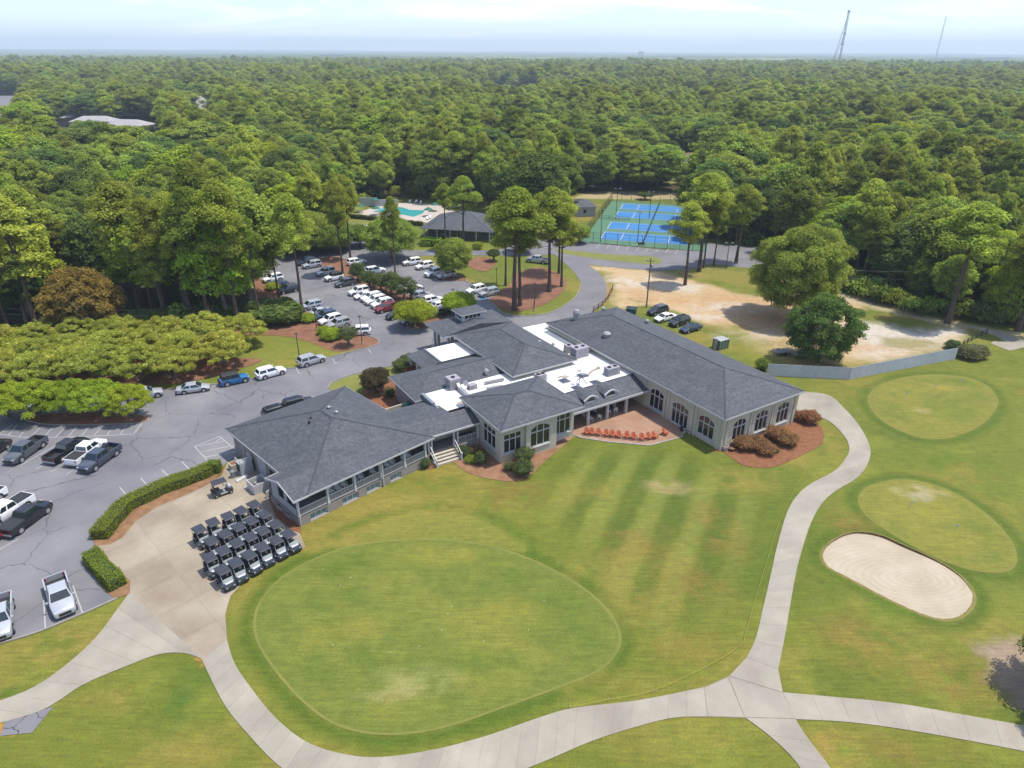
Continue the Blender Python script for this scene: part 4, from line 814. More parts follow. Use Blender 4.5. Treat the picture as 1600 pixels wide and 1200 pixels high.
for v in (cv0+.45, cv0+1.4): q = bx(FB, cu0-.03, cu0-.002, v, v+.8, 5.95, 6.5, 'glass', 'pane'); q.parent = cup; q.location = (0, 0, 0)
roof(FB, cu0-.5, cu1+.5, cv0-.5, cv1+.5, 6.95, .22, th=.15, caps=False, name='cupola_roof')
# ---------------- dormer porch
mb = MB(); a, b_, c_, d = FB(50.8, 66.1, 3.0), FB(65.2, 66.1, 3.0), FB(65.2, 69.9, 4.22), FB(50.8, 69.9, 4.22); dn = Vector((0, 0, -.18))
mb.add([a, b_, c_, d, a+dn, b_+dn, c_+dn, d+dn], [(0, 1, 2, 3), (7, 6, 5, 4), (0, 4, 5, 1)]); mb.obj('roof', M['shingle'], club)
bx(FB, 50.9, 65.1, 65.98, 66.09, 2.7, 3.02, 'white', 'fascia')
for u in (54.45, 57.95, 61.5): column(FB, u, 66.75, .06, 2.8, .36)
wall(FB, (50.8, 72.6), (65.2, 72.6), 0, 3.7, 'stucco', [(1.5, 3.5, .1, 2.4, 0, 2, None), (5.5, 8, .7, 2.4, 0, 3, None), (10.2, 13.4, .1, 2.4, 0, 4, None)])
def dormer(u):
    zf, vf, wd, ht = 3.38, 67.1, 2.3, .98; half = wd/2
    mb = MB(); q = lambda du, z, v: FB(u+du, v, z)
    zt = zf+ht; vb = 66.1+(zt-3.0)/1.22*3.8; ve = 66.1+(zf-3.0)/1.22*3.8
    zw = zf+.42; vw = 66.1+(zw-3.0)/1.22*3.8
    # curved little roof running back into the slope
    m_ = 8; arc = [(-half-.12+(wd+.24)*i/m_, zw+(zt-zw)*(1-abs(2*i/m_-1)**1.6)) for i in range(m_+1)]
    vs = [q(x, z, vf-.2) for x, z in arc]+[q(x, z+.02, 66.1+(z-3.0)/1.22*3.8) for x, z in arc]
    mb.add(vs, [(i, i+1, m_+2+i, m_+1+i) for i in range(m_)]); o_ = mb.obj('dormer', M['shingle'], club)
    ch = MB().add([q(-half, zf-.05, vf), q(-half, zw, vf), q(-half, zw, vw), q(half, zf-.05, vf), q(half, zw, vf), q(half, zw, vw)], [(0, 1, 2), (5, 4, 3)]).obj('cheek', M['shingle'], club)
    fr2 = MB(); pts = [(x, z) for x, z in arc]
    for i in range(m_): fr2.beam(q(pts[i][0], pts[i][1]-.07, vf-.1), q(pts[i+1][0], pts[i+1][1]-.07, vf-.1), .2, .2, up=-B2)
    fr2.beam(q(-half-.05, zf, vf-.05), q(half+.05, zf, vf-.05), .12, .12, up=-B2)
    fr2.beam(q(-half+.08, zf, vf-.05), q(-half+.08, zw+.05, vf-.05), .14, .12, up=-B2); fr2.beam(q(half-.08, zf, vf-.05), q(half-.08, zw+.05, vf-.05), .14, .12, up=-B2)
    face = MB().add([q(x, z-.02, vf+.03) for x, z in [(-half, zf)]+[(half, zf)]+[p for p in pts[::-1]]], [tuple(range(2+len(pts)))]).obj('face', M['white'], club)
    g_ = [(-half*.62, zf+.12), (half*.62, zf+.12)]+[(half*.62*math.cos(t_), zf+.12+.58*math.sin(t_)) for t_ in [math.pi*k/8 for k in range(9)]]
    gl = MB().add([q(x, z, vf-.015) for x, z in g_], [tuple(range(len(g_)))]).obj('pane', M['glass'], club)
    for x in (ch, face, gl): x.parent = o_; x.location = (0, 0, 0)
    f3 = fr2.obj('trim', M['white'], club); f3.parent = o_; f3.location = (0, 0, 0)
dormer(55.1); dormer(58.75)
# ---------------- left wing: main roof, porch gable, link
roof(FA, 28.3, 46.3, 60.2, 80.9, 3.75, .31)
mb = MB(); ze = 3.72; zr = 4.72
vs = [FA(26.6, 60.2, ze), FA(40, 60.2, ze), FA(40, 63.4, zr), FA(26.6, 63.4, zr), FA(40, 66.6, ze), FA(26.6, 66.6, ze)]
mb.add(vs, [(0, 1, 2, 3), (3, 2, 4, 5)]); mb.add(vs+[p-Vector((0, 0, .2)) for p in vs], [(6, 9, 11, 10, 8, 7)], 1); mb.obj('roof', [M['shingle'], M['white']], club)
mb = MB(); mb.beam(FA(26.56, 60.15, ze-.1), FA(26.56, 63.4, zr-.1), .06, .26); mb.beam(FA(26.56, 63.4, zr-.1), FA(26.56, 66.65, ze-.1), .06, .26); mb.beam(FA(26.5, 60.13, ze-.1), FA(28.35, 60.13, ze-.1), .07, .22); mb.beam(FA(26.5, 66.65, ze-.1), FA(28.3, 66.65, ze-.1), .06, .22); mb.obj('fascia', M['white'], club)
MB().add([FA(27.0, 60.5, 3.5), FA(27.0, 63.4, 4.5), FA(27.0, 66.4, 3.5)], [(0, 2, 1)]).obj('gable_wall', M['pale_wall'], club)
# link roof
mb = MB(); z_e, z_r = 3.7, 4.62
mb.add([FB(27.5, 69.5, z_e), FB(38.5, 69.5, z_e), FB(38.5, 72.5, z_r), FB(24.5, 72.5, z_r), FB(35.6, 78.7, 3.72), FB(24.5, 78.7, 3.72), FB(35.6, 72.5, z_r)], [(0, 1, 2, 3), (3, 6, 4, 5)]); mb.obj('roof', M['shingle'], club)
bx(FB, 30.3, 38.5, 69.38, 69.49, 3.46, 3.72, 'white', 'fascia'); bx(FB, 30.0, 35.3, 78.2, 78.4, 0, 3.5, 'stucco', 'wall')
# porch floor, base wall with its low windows, posts and rails
fl = 1.15
bx(FA, 27.2, 46, 60.6, 66.9, fl-.12, fl, 'floor_grey', 'porch_floor')
bw = []
for c0, c1 in ((28.4, 30.6), (32.6, 34.8), (35.9, 37.8), (39.4, 41.0)): bw.append((c0-26.95, c1-26.95, .1, .95, 0, 3, None))
wall(FA, (26.95, 60.45), (45.5, 60.45), 0, fl, 'grey_wall', bw, depth=.3, glass='glass_teal_reflection', kind='cellar_window')
wall(FA, (26.95, 66.9), (26.95, 60.45), 0, fl, 'grey_wall', [(1.2, 2.4, .1, .85, 0, 1, None), (3.4, 4.6, .1, .7, 0, 1, None)], kind='cellar_window')
bx(FA, 28.9, 45.8, 67.0, 80.3, 0, 3.66, 'grey_wall', 'wall'); bx(FA, 27.1, 45.8, 66.82, 66.98, fl, 3.6, 'floor_grey', 'porch_wall')
pw = MB()
cols_ = [27.2, 30.95, 34.55, 38.2, 41.8, 45.05]
for u in cols_: column(FA, u, 60.65, fl-.05, 3.6, .26)
for u0, u1 in zip(cols_[:-1], cols_[1:]): railing(FA, (u0+.15, 60.62), (u1-.15, 60.62), fl+.12, fl+1.0, .13)
column(FA, 27.2, 63.4, fl, 4.3, .22); column(FA, 27.2, 66.4, fl, 3.6, .22)
bx(FA, 27.0, 27.1, 60.9, 66.3, fl, fl+.95, 'pale_wall', 'porch_screen'); bx(FA, 27.0, 27.1, 64.7, 66.3, fl+.96, 3.5, 'pale_wall', 'porch_screen')
for u in (27.1, 38.3): bx(FA, u-.05, u+.05, 60.28, 60.4, .0, 3.55, 'white', 'downpipe')
# beam above the posts
bx(FA, 27.0, 45.5, 60.5, 60.72, 3.3, 3.55, 'white', 'porch_beam')
# link porch: posts, steps, rail
bx(FB, 30.4, 38.5, 69.75, 73, fl-.12, fl, 'floor_grey', 'porch_floor'); bx(FB, 31.0, 38.5, 72.2, 72.4, fl, 3.6, 'stucco', 'porch_wall')
q = bx(FB, 36.2, 37.8, 72.1, 72.19, fl+1.2, 3.0, 'glass', 'porch_window'); 
for u in (31.05, 31.5, 34.75, 35.3, 38.3): column(FB, u, 69.95, fl-.02, 3.45, .24)
bx(FB, 35.2, 38.5, 69.6, 69.74, 0, fl, 'grey_wall', 'wall'); railing(FB, (35.45, 69.85), (38.3, 69.85), fl+.12, fl+1., .9)
mb = MB(); q = bx(FB, 35.5, 38.3, 69.92, 69.95, fl+.15, fl+.9, 'floor_grey', 'rail_screen')
for i in range(4):
    h = fl-(i+1)*.24; v1 = 69.7-i*.42; bx(FB, 31.3, 34.6, v1-.44, v1, 0, h+.02, 'step', 'step')
    bx(FB, 31.3, 34.6, v1-.02, v1+.01, h+.021, h+.2, 'brown_edge', 'riser')
for u in (31.2, 34.75):
    railing(FB, (u, 69.7), (u, 67.9), fl+.1, fl+1.0, .35, 'stair_railing', .12, .95); column(FB, u, 67.85, 0, 1.1, .18, 'newel_post')
    bx(FB, u-.06, u+.06, 67.9, 69.7, 0, .25, 'white', 'stair_string')
# service side (left) : dark doorway, door frames, ramp kerb, pale doors
bx(FA, 28.8, 28.89, 69.3, 70.5, 0, 2.1, 'dark', 'door'); bx(FA, 28.8, 28.89, 71.3, 73.6, 0, 2.8, 'pale_wall', 'roller_door'); bx(FA, 28.8, 28.89, 75.2, 76.3, 0, 2.3, 'pale_wall', 'door'); bx(FA, 28.8, 28.89, 77.4, 77.6, 0, 3.5, 'white', 'downpipe')
# courtyard wall, teal awning by the entrance hall
mb = MB(); mb.beam(FB(29.4, 82.5, 1.0), FB(34.0, 82.9, 1.0), .2, 2.0); mb.beam(FB(29.4, 82.5, 1.0), FB(29.0, 79.2, 1.0), .2, 2.0); mb.obj('courtyard_wall', M['stucco'], club)
a_ = FB(33.9, 82.2, 2.2); mb = MB()
for i in range(7):
    t0, t1 = math.pi*i/7, math.pi*(i+1)/7; mb.add([a_+B2*.8*math.cos(t0)+B1*.0, a_+B2*.8*math.cos(t1), a_-B1*(.9*math.sin(t1))+B2*.8*math.cos(t1)*1-Vector((0, 0, .45)), a_-B1*(.9*math.sin(t0))+B2*.8*math.cos(t0)-Vector((0, 0, .45)), a_+Vector((0, 0, .35))], [(0, 3, 4), (3, 2, 4), (2, 1, 4)])
mb.obj('awning', M['teal'], club)
# ================================================================ ROOFTOP THINGS (each stands on a roof: a thing of its own)
def local_box(name, mat, par, x0, x1, y0, y1, z0, z1, mb=None): 
    m = MB().box(x0, x1, y0, y1, z0, z1).obj(name, M[mat], par); return m
RZB = R(90-58)
def hvac(loc, sz, label, fans=2, grille=True, group=None):
    a, b_, h = sz; t = thing('air_conditioner', label, 'air conditioner', loc, RZB, group)
    MB().box(-a/2, a/2, -b_/2, b_/2, .12, h).obj('casing', M['metal_lav'], t); MB().box(-a/2-.06, a/2+.06, -b_/2-.06, b_/2+.06, 0, .12).obj('base', M['metal'], t)
    for i in range(fans): MB().lathe([(.3, 0), (.3, .1), (.26, .1), (.26, .04), (.02, .05)], (-a/4+i*a/2 if fans > 1 else 0, 0, h), 14).obj('fan', M['dark'], t)
    if grille:
        mb = MB()
        for i in range(7): mb.box(-a/2+.1, a/2-.5, -b_/2-.02, -b_/2-.004, .3+i*(h-.5)/7, .3+i*(h-.5)/7+.05)
        mb.obj('grille', M['metal'], t)
        MB().box(-a/2-.02, -a/2-.003, -b_/2+.2, b_/2-.3, .3, h-.25).obj('intake', M['parapet'], t)
    return t
hvac(FB(39.9, 79.9, 4.0), (1.7, 1.7, 1.75), 'tall white air conditioning box on the shingle slope beside the long white duct', 1)
hvac(FB(62.4, 79.6, 4.1), (2.5, 1.7, 1.6), 'large pale roof unit with twin fans in the middle of the white flat roof')
hvac(FB(61.9, 81.8, 4.1), (1.2, 1.2, 1.2), 'small bluish roof unit just behind the large twin-fan unit', 1, False)
hvac(FB(62.5, 71.6, 4.1), (2.2, 1.3, 1.2), 'low pale roof unit beside the wall of the right wing above the terrace porch')
hvac(FB(51.5, 74.6, 4.1), (1.5, 1.2, 1.5), 'roof unit half hidden behind the ridge of the middle lounge')
hvac(FB(42.1, 78.2, 4.1), (1.2, .9, .7), 'small grey roof box on the narrow white roof near the duct', 0, True)
def duct(pts, name_label, sz=.5):
    mb = MB(); 
    for a, b_ in zip(pts[:-1], pts[1:]): mb.beam(a, b_, sz, sz)
    o_ = mb.obj('air_duct', M['metal']); recenter(o_); return tag(o_, name_label, 'duct')
duct([FB(40.2, 79.2, 4.9), FB(40.2, 78.4, 4.5), FB(40.0, 75.0, 4.5), FB(39.0, 74.8, 4.5)], 'long silver duct crossing the white roof towards the middle lounge')
duct([FB(44.2, 78.3, 4.4), FB(47.3, 78.0, 4.4)], 'silver duct lying on the narrow white roof behind the lounge', .35)
duct([FB(43.6, 76.6, 4.35), FB(46.0, 76.2, 4.35)], 'second silver duct lying nearer the lounge ridge', .35)
def turbine(loc, r_, h, label, rim=1.5):
    t = thing('roof_vent', label, 'roof vent', loc)
    MB().lathe([(r_, 0), (r_, h*.55)], (0, 0, 0), 12).obj('stack', M['metal'], t); MB().lathe([(r_*rim, h*.5), (r_*rim*1.05, h*.75), (r_*.9, h), (.05, h*1.04)], (0, 0, 0), 14).obj('cap', M['metal'], t, smooth=False)
rz_ = lambda u: 5.1+.3*min(u-64.75, 80.75-u)
turbine(FB(68.6, 88.9, rz_(68.6)-.1), .5, 1.7, 'tallest silver vent at the far end of the right wing roof', 1.15)
turbine(FB(73.1, 87.2, rz_(73.1)-.1), .26, .8, 'small silver vent next to the far ridge of the right wing')
turbine(FB(68.2, 80.0, rz_(68.2)-.1), .55, .8, 'broad low silver vent on the near slope of the right wing', 1.2)
turbine(FB(78.3, 81.6, rz_(78.3)-.1), .26, .85, 'small silver vent beyond the ridge of the right wing')
turbine(FB(46.0, 80.9, 4.3), .26, .9, 'small silver vent on the grey roof above the narrow white roof')
turbine(FB(58.6, 80.9+4.6, 4.1), .4, 1.3, 'silver vent at the edge of the white roof beside the entrance hall roof', 1.05)
turbine(FB(60.8, 84.6, 4.1), .1, .9, 'thin white antenna mast on the white roof', 3)
for (x, y), lb in (((513.5, 636.5), 'round white pipe vent nearer the peak of the left wing'), ((525.5, 644), 'round white pipe vent farther right on the left wing slope')):
    p = P(x, y, 6.3); turbine(p-Vector((0, 0, .15)), .16, .35, lb)
for (x, y), lb in (((486, 654), 'black pipe vent farther up the front slope of the left wing'), ((483, 660), 'black pipe vent lower on the front slope of the left wing')):
    p = P(x, y, 6.0); t = thing('pipe_vent', lb, 'pipe vent', p-Vector((0, 0, .1))); MB().lathe([(.16, 0), (.14, .3)], n=8).obj('pipe', M['dark'], t)
for i, (px, lb) in enumerate((((882, 594.5), 'dark pyramid skylight nearest the lounge roof'), ((911, 586), 'dark pyramid skylight behind the antenna'), ((931, 597), 'dark pyramid skylight on the right above the second dormer'), ((902, 605.5), 'dark pyramid skylight closest to the porch roof edge'))):
    p = P(*px, 4.2); t = thing('skylight', lb, 'skylight', (p.x, p.y, 4.1), RZB); MB().box(-.7, .7, -.7, .7, 0, .12).obj('frame', M['parapet'], t); MB().box(-.64, .64, -.64, .64, .121, .42, t=.05).obj('dome', flat('skylight_glass', S(92, 96, 118), .15) if i == 0 else bpy.data.materials['skylight_glass'], t)
p = P(907, 600, 4.1); t = thing('dish_antenna', 'tripod antenna with small dishes on the white roof above the porch', 'antenna', p)
mb = MB(); 
for k in range(3): mb.tube([(0, 0, 1.3), (.9*math.cos(k*2.1), .9*math.sin(k*2.1), .05)], .07, 5)
mb.tube([(0, 0, 1), (0, 0, 2.6)], .03, 5); mb.obj('tripod', M['parapet'], t)
for dx, dz in ((.25, 1.5), (-.3, 2.0)): MB().lathe([(.02, 0), (.3, .1), (.34, .16)], (dx, 0, dz), 10).obj('dish', M['metal'], t)
p = P(727, 600, 5.0); t = thing('satellite_dish', 'satellite dish on the edge of the narrow white roof', 'satellite dish', (p.x, p.y, 4.3)); MB().tube([(0, 0, 0), (0, 0, .8)], .04, 6).obj('mast', M['metal'], t)
d_ = MB().lathe([(.02, 0), (.28, .05), (.42, .14)], n=12).obj('dish', M['metal'], t); d_.location = (0, 0, .85); d_.rotation_euler = (R(70), 0, R(30))

# ================================================================ CARS
M['tyre'] = flat('tyre', (.02, .02, .021), .85); M['rim'] = flat('rim', (.42, .42, .44), .35, metal=.6); M['car_glass'] = flat('car_glass', (.012, .02, .022), .04, spec=.9)
M['headlamp'] = flat('headlamp', (.6, .6, .62), .15); M['taillamp'] = flat('taillamp', (.35, .01, .012), .25); M['trim_dark'] = flat('car_trim', (.02, .02, .022), .6)
PAINT = {k: flat('paint_'+k, c_, .32, metal=mt, coat=.5) for k, c_, mt in (('white', (.74, .74, .73), 0), ('silver', (.42, .44, .46), .35), ('grey', (.085, .095, .105), .3), ('black', (.012, .013, .016), 0), ('navy', (.018, .04, .075), .2), ('slate', (.05, .062, .085), .2), ('red', (.16, .012, .022), .1), ('blue', (.02, .13, .30), .1), ('champagne', (.36, .36, .35), .3))}
def loft(secs, close=True):
    """secs: list of rings with the same number of points"""
    vs = []; fs = []; n = len(secs[0])
    for s in secs: vs += s
    for i in range(len(secs)-1):
        for j in range(n):
            j2 = (j+1) % n; fs.append((i*n+j, (i+1)*n+j, (i+1)*n+j2, i*n+j2))
    if close: fs += [tuple(range(n)), tuple((len(secs)-1)*n+j for j in range(n))[::-1]]
    return vs, fs
def car_proto(kind):
    K = dict(sedan=dict(L=4.8, W=1.84, H=1.45, wb=2.8, belt=.95, cab=(-1.75, -.95, .45, 1.25), hood=.86, tail=.98),
             suv=dict(L=4.75, W=1.92, H=1.74, wb=2.85, belt=1.12, cab=(-2.25, -1.95, .35, 1.05), hood=1.05, tail=1.1),
             pickup=dict(L=5.9, W=2.02, H=1.92, wb=3.7, belt=1.25, cab=(-.85, -.6, .9, 1.55), hood=1.18, tail=1.25),
             tonneau=dict(L=5.9, W=2.02, H=1.92, wb=3.7, belt=1.25, cab=(-.85, -.6, .9, 1.55), hood=1.18, tail=1.25),
             jeep=dict(L=4.4, W=1.86, H=1.85, wb=2.75, belt=1.18, cab=(-1.95, -1.8, .6, .9), hood=1.12, tail=1.18))[kind]
    Lh, W_, H_ = K['L']/2, K['W']/2, K['H']; t = thing('parked_car', 'x', 'car'); pk = kind in ('pickup', 'tonneau')
    def sec(x, w_, zb, zt, r_=.12):
        return [(x, -w_*.92, zb), (x, -w_, zb+.18), (x, -w_*1.0, zt-.22), (x, -w_*.95, zt-.06), (x, -w_*.8, zt), (x, 0, zt+.025), (x, w_*.8, zt), (x, w_*.95, zt-.06), (x, w_, zt-.22), (x, w_, zb+.18), (x, w_*.92, zb), (x, 0, zb-.02)]
    bt = K['belt']; hd = K['hood']; tl = K['tail']; c0, c1, c2, c3 = K['cab']
    end = c0-.02 if pk else -Lh
    st = [(end if pk else -Lh, W_*(1 if pk else .88), .42, tl-(0 if pk else .06))]
    if not pk: st += [(-Lh+.18, W_*.96, .3, tl)]
    st += [(c0+.1, W_, .26, bt), (0, W_, .26, bt), (c3, W_, .26, bt-.02), (c3+.35, W_*.985, .26, hd), (Lh-.35, W_*.93, .3, hd-.08), (Lh-.08, W_*.86, .36, hd-.2), (Lh, W_*.8, .42, hd-.34)]
    vs, fs = loft([sec(*s) for s in st]); MB().add(vs, fs).obj('body', PAINT['white'], t, smooth=True)
    t.children[0].data.set_sharp_from_angle(angle=R(38))
    if pk:
        b = MB(); b.box(-Lh+.05, c0-.03, -W_, -W_+.12, .45, tl).box(-Lh+.05, c0-.03, W_-.12, W_, .45, tl).box(-Lh, -Lh+.1, -W_+.02, W_-.02, .55, tl+.0); b.obj('bed_wall', PAINT['white'], t)
        if kind == 'tonneau': MB().box(-Lh+.1, c0-.03, -W_+.1, W_-.1, tl-.05, tl+.03).obj('bed_cover', M['trim_dark'], t)
        else: MB().box(-Lh+.1, c0-.03, -W_+.12, W_-.12, .6, .66).obj('bed_floor', M['trim_dark'], t)
        MB().box(-Lh-.12, -Lh, -W_+.1, W_-.1, .48, .64).obj('bumper', M['rim'], t)
    # cabin: painted frame, then glass set 8 mm proud
    wb_, wt = W_*.93, W_*.74; zb, zt = bt-.03, H_
    base = [(c0, -wb_, zb), (c3, -wb_, zb), (c3, wb_, zb), (c0, wb_, zb)]; top = [(c1, -wt, zt-.05), (c2, -wt, zt-.05), (c2, wt, zt-.05), (c1, wt, zt-.05)]
    tc_ = [(c1+.12, -wt*.86, zt), (c2-.15, -wt*.86, zt), (c2-.15, wt*.86, zt), (c1+.12, wt*.86, zt)]
    MB().add(base+top+tc_, [(0, 1, 5, 4), (1, 2, 6, 5), (2, 3, 7, 6), (3, 0, 4, 7), (4, 5, 9, 8), (5, 6, 10, 9), (6, 7, 11, 10), (7, 4, 8, 11), (8, 9, 10, 11)]).obj('roof', PAINT['black' if kind == 'jeep' else 'white'] if kind != 'jeep' else M['trim_dark'], t)
    V_ = Vector
    def gl(a, b_, c_, d, name, i0=.08, i1=.06):
        a, b_, c_, d = map(V_, (a, b_, c_, d)); nn = (b_-a).cross(d-a).normalized()*.012
        f = lambda s, q_: (a*(1-s)+b_*s)*(1-q_)+(d*(1-s)+c_*s)*q_+nn
        return MB().add([f(i0, i1+.02), f(1-i0, i1+.02), f(1-i0, 1-i1), f(i0, 1-i1)], [(0, 1, 2, 3)]).obj(name, M['car_glass'], t)
    gl(base[1], base[2], top[2], top[1], 'windscreen', .05, .05); gl(base[3], base[0], top[0], top[3], 'rear_window', .08, .12)
    md = .46
    for sgn in (0, 1):
        A_, B_, C_, D_ = (base[0], base[1], top[1], top[0]) if sgn == 0 else (base[2], base[3], top[3], top[2])
        m0 = V_(A_).lerp(V_(B_), md); m1 = V_(D_).lerp(V_(C_), md)
        gl(A_, m0, m1, D_, 'side_window', .09, .1); gl(m0, B_, C_, m1, 'side_window', .05, .1)
    wr = .34 if kind == 'sedan' else .38 if kind == 'suv' else .42
    for sx_ in (1, -1):
        for sy in (1, -1):
            cx = sx_*K['wb']/2+(.1 if not pk else .05)
            MB().tube([(cx, sy*(W_-.06), wr+.03), (cx, sy*(W_+.006), wr+.03)], wr+.09, 16).obj('wheel_arch', M['trim_dark'], t)
            wl = MB().tube([(0, -.12, 0), (0, .12, 0)], wr, 16).obj('wheel', M['tyre'], t); wl.location = (cx, sy*(W_-.1), wr)
            rm = MB().tube([(0, 0, 0), (0, sy*.14, 0)], wr*.64, 10).obj('rim', M['rim'], wl)
    for sy in (1, -1):
        MB().box(Lh-.22, Lh-.03, sy*W_*.62-.16, sy*W_*.62+.16, hd-.36, hd-.2).obj('headlight', M['headlamp'], t)
        MB().box(-Lh-.015, -Lh+.12, sy*W_*.82-.1, sy*W_*.82+.1, tl-.4, tl-.12).obj('taillight', M['taillamp'], t)
        MB().box(c3-.25, c3-.08, sy*(W_+.02)-.0 if sy > 0 else -W_-.2, W_+.2 if sy > 0 else -W_-.02, bt, bt+.16).obj('mirror', PAINT['white'], t)
    MB().box(Lh-.04, Lh+.015, -W_*.5, W_*.5, .5, hd-.38).obj('grille', M['trim_dark'], t)
    if kind == 'jeep': MB().tube([(-Lh-.02, 0, .95), (-Lh-.24, 0, .95)], .36, 14).obj('spare_wheel', M['tyre'], t)
    if kind == 'suv':
        r_ = MB(); 
        for sy in (1, -1): r_.box(c1+.2, c2-.25, sy*W_*.66-.02, sy*W_*.66+.02, H_, H_+.05)
        r_.obj('roof_rail', M['rim'], t)
    return t
PROTO = {k: car_proto(k) for k in ('sedan', 'suv', 'pickup', 'tonneau', 'jeep')}
KW = dict(sedan=1.84, suv=1.92, pickup=2.02, tonneau=2.02, jeep=1.86)
used_proto = set()
G_LOT = 'cars parked along the west lot'; G_N = 'cars parked in rows in the north lot'; G_D = 'cars parked beside the sandy ground'
def car(kind, paint, fwh, rwh, label, group, center=False):
    f_, r_ = P(*fwh), P(*rwh); d = (f_-r_); rz = math.atan2(d.y, d.x); mid = (f_+r_)/2
    if not center:
        nn = Vector((-d.y, d.x, 0)).normalized(); 
        if nn.y < 0: nn = -nn
        mid += nn*KW[kind]/2*.92
    c_ = copy_tree(PROTO[kind], None, PAINT[paint]); c_.location = mid; c_.rotation_euler = (0, 0, rz)
    c_.name = 'parked_pickup' if kind in ('pickup', 'tonneau') else 'parked_car'
    tag(c_, label, 'pickup truck' if kind in ('pickup', 'tonneau') else 'car', group); return c_
Zn = lambda x, y: (400+x/5.333, 360+y/5.333)
Z7 = lambda x, y: (540+x/5.333, 260+y/5.333)
Z8 = lambda x, y: (800+x/4, 260+y/4)
cars = [
 ('sedan', 'black', (-17, 722), (18, 698), 'black sedan cut off by the left edge, beside the dark grey pickup', G_LOT),
 ('pickup', 'grey', (35, 723), (69, 699), 'dark grey pickup parked alone between the black sedan and the three close pickups', G_LOT),
 ('pickup', 'black', (133, 700), (99, 722), 'black pickup with open bed, leftmost of the three parked close together', G_LOT),
 ('tonneau', 'white', (163, 702), (131, 726), 'white pickup with black bed cover between a black and a slate pickup', G_LOT),
 ('pickup', 'slate', (152, 735), (182, 713), 'slate blue pickup with empty bed, rightmost of the three parked close together', G_LOT),
 ('tonneau', 'white', (1, 822), (43, 795), 'white pickup with black bed cover beside the black pickup at the left edge', G_LOT),
 ('tonneau', 'black', (75, 803), (34, 834), 'black pickup with closed bed and red tail light, nearest the hedge', G_LOT),
 ('tonneau', 'white', (-40, 808), (-2, 784), 'white pickup mostly outside the left edge with its dark bed cover showing', G_LOT),
 ('sedan', 'red', (-48, 878), (-8, 852), 'dark red car mostly outside the left edge of the photo', G_LOT),
 ('suv', 'silver', (244, 622), (216, 628), 'silver sport utility half hidden under the lime green trees', G_LOT),
 ('sedan', 'silver', (317.5, 613), (288, 617), 'light silver sedan parked in the shade of the flowering tree row', G_LOT),
 ('jeep', 'blue', (380, 599), (358, 604), 'bright blue off-road car with a spare wheel on its back', G_LOT),
 ('suv', 'white', (441, 586), (413, 594), 'white hatchback parked at the kerb by the small lawn', G_LOT),
 ('suv', 'silver', (503, 567), (479, 574), 'silver wagon at the kerb below the lamp post lawn', G_LOT),
 ('suv', 'black', (452, 649), (429, 656), 'black car roof showing over the left wing, the nearer of two', G_LOT),
 ('suv', 'black', (482, 637), (459, 643), 'black car roof showing over the left wing, the farther of two', G_LOT)]
N_ = lambda k, p, x1, y1, x2, y2, lb: cars.append((k, p, Zn(x1, y1), Zn(x2, y2), lb, G_N))
N_('suv', 'white', 112, 440, 205, 420, 'white hatchback alone in the left column behind the tall pine')
N_('sedan', 'navy', 150, 490, 240, 472, 'dark blue car next to the white hatchback in the left column')
N_('suv', 'black', 240, 535, 330, 515, 'black car behind the hanging pine branch in the left column')
N_('suv', 'silver', 427, 672, 520, 652, 'silver hatchback right of the tall leaning pine trunk')
N_('sedan', 'silver', 495, 722, 590, 700, 'silver sedan next to the dark blue sport utility in the left column')
N_('suv', 'navy', 545, 758, 645, 735, 'dark blue sport utility in the left column')
N_('suv', 'white', 590, 795, 690, 770, 'white sport utility between the dark blue one and a silver one')
N_('suv', 'champagne', 655, 828, 755, 803, 'pale silver sport utility above the lime shrubs')
N_('suv', 'white', 800, 885, 905, 878, 'white sport utility behind the small tree at the tip of the straw bed')
N_('suv', 'silver', 438, 322, 522, 308, 'silver car at the far end of the middle row in the tree shade')
N_('suv', 'navy', 395, 296, 475, 284, 'car parked behind the silver one at the far end of the middle row')
N_('suv', 'silver', 552, 385, 640, 368, 'blue silver sport utility, first beyond the white off-road car')
N_('jeep', 'white', 622, 430, 708, 412, 'white off-road car with black top in the middle row')
N_('suv', 'grey', 712, 478, 805, 458, 'dark grey sport utility in the middle row')
N_('suv', 'white', 822, 550, 925, 530, 'white sport utility, farthest of the packed white cars')
N_('sedan', 'white', 880, 580, 965, 564, 'white sedan, second of the packed white cars')
N_('suv', 'white', 930, 603, 1030, 580, 'white wagon, third of the packed white cars')
N_('suv', 'white', 970, 627, 1062, 606, 'white sport utility, fourth of the packed white cars')
N_('suv', 'white', 1018, 655, 1118, 632, 'white sport utility next to the dark red one')
N_('suv', 'red', 1058, 692, 1150, 668, 'dark red sport utility in the middle row')
N_('suv', 'black', 1155, 748, 1240, 728, 'black car half under the round lime tree')
N_('suv', 'silver', 1275, 788, 1360, 772, 'pale car hidden beneath the round lime tree')
N7 = lambda k, p, x1, y1, x2, y2, lb: cars.append((k, p, Z7(x1, y1), Z7(x2, y2), lb, G_N))
N7('suv', 'white', 140, 820, 70, 832, 'white car behind the first small island trees'); N7('suv', 'white', 300, 890, 225, 903, 'white car with a light roof behind the island trees')
N7('sedan', 'white', 605, 1030, 530, 1045, 'white car behind the dense purple-tipped tree'); N7('suv', 'champagne', 690, 1098, 600, 1115, 'silver boxy car beside the island behind the dense tree')
N7('suv', 'white', 790, 1138, 700, 1158, 'white sport utility with a dark sunroof at the island end'); N7('sedan', 'white', 845, 1178, 760, 1197, 'white sedan just left of the second round tree')
cars.append(('sedan', 'grey', (703, 490), (686, 494), 'dark grey sedan tucked behind the second round tree', G_N))
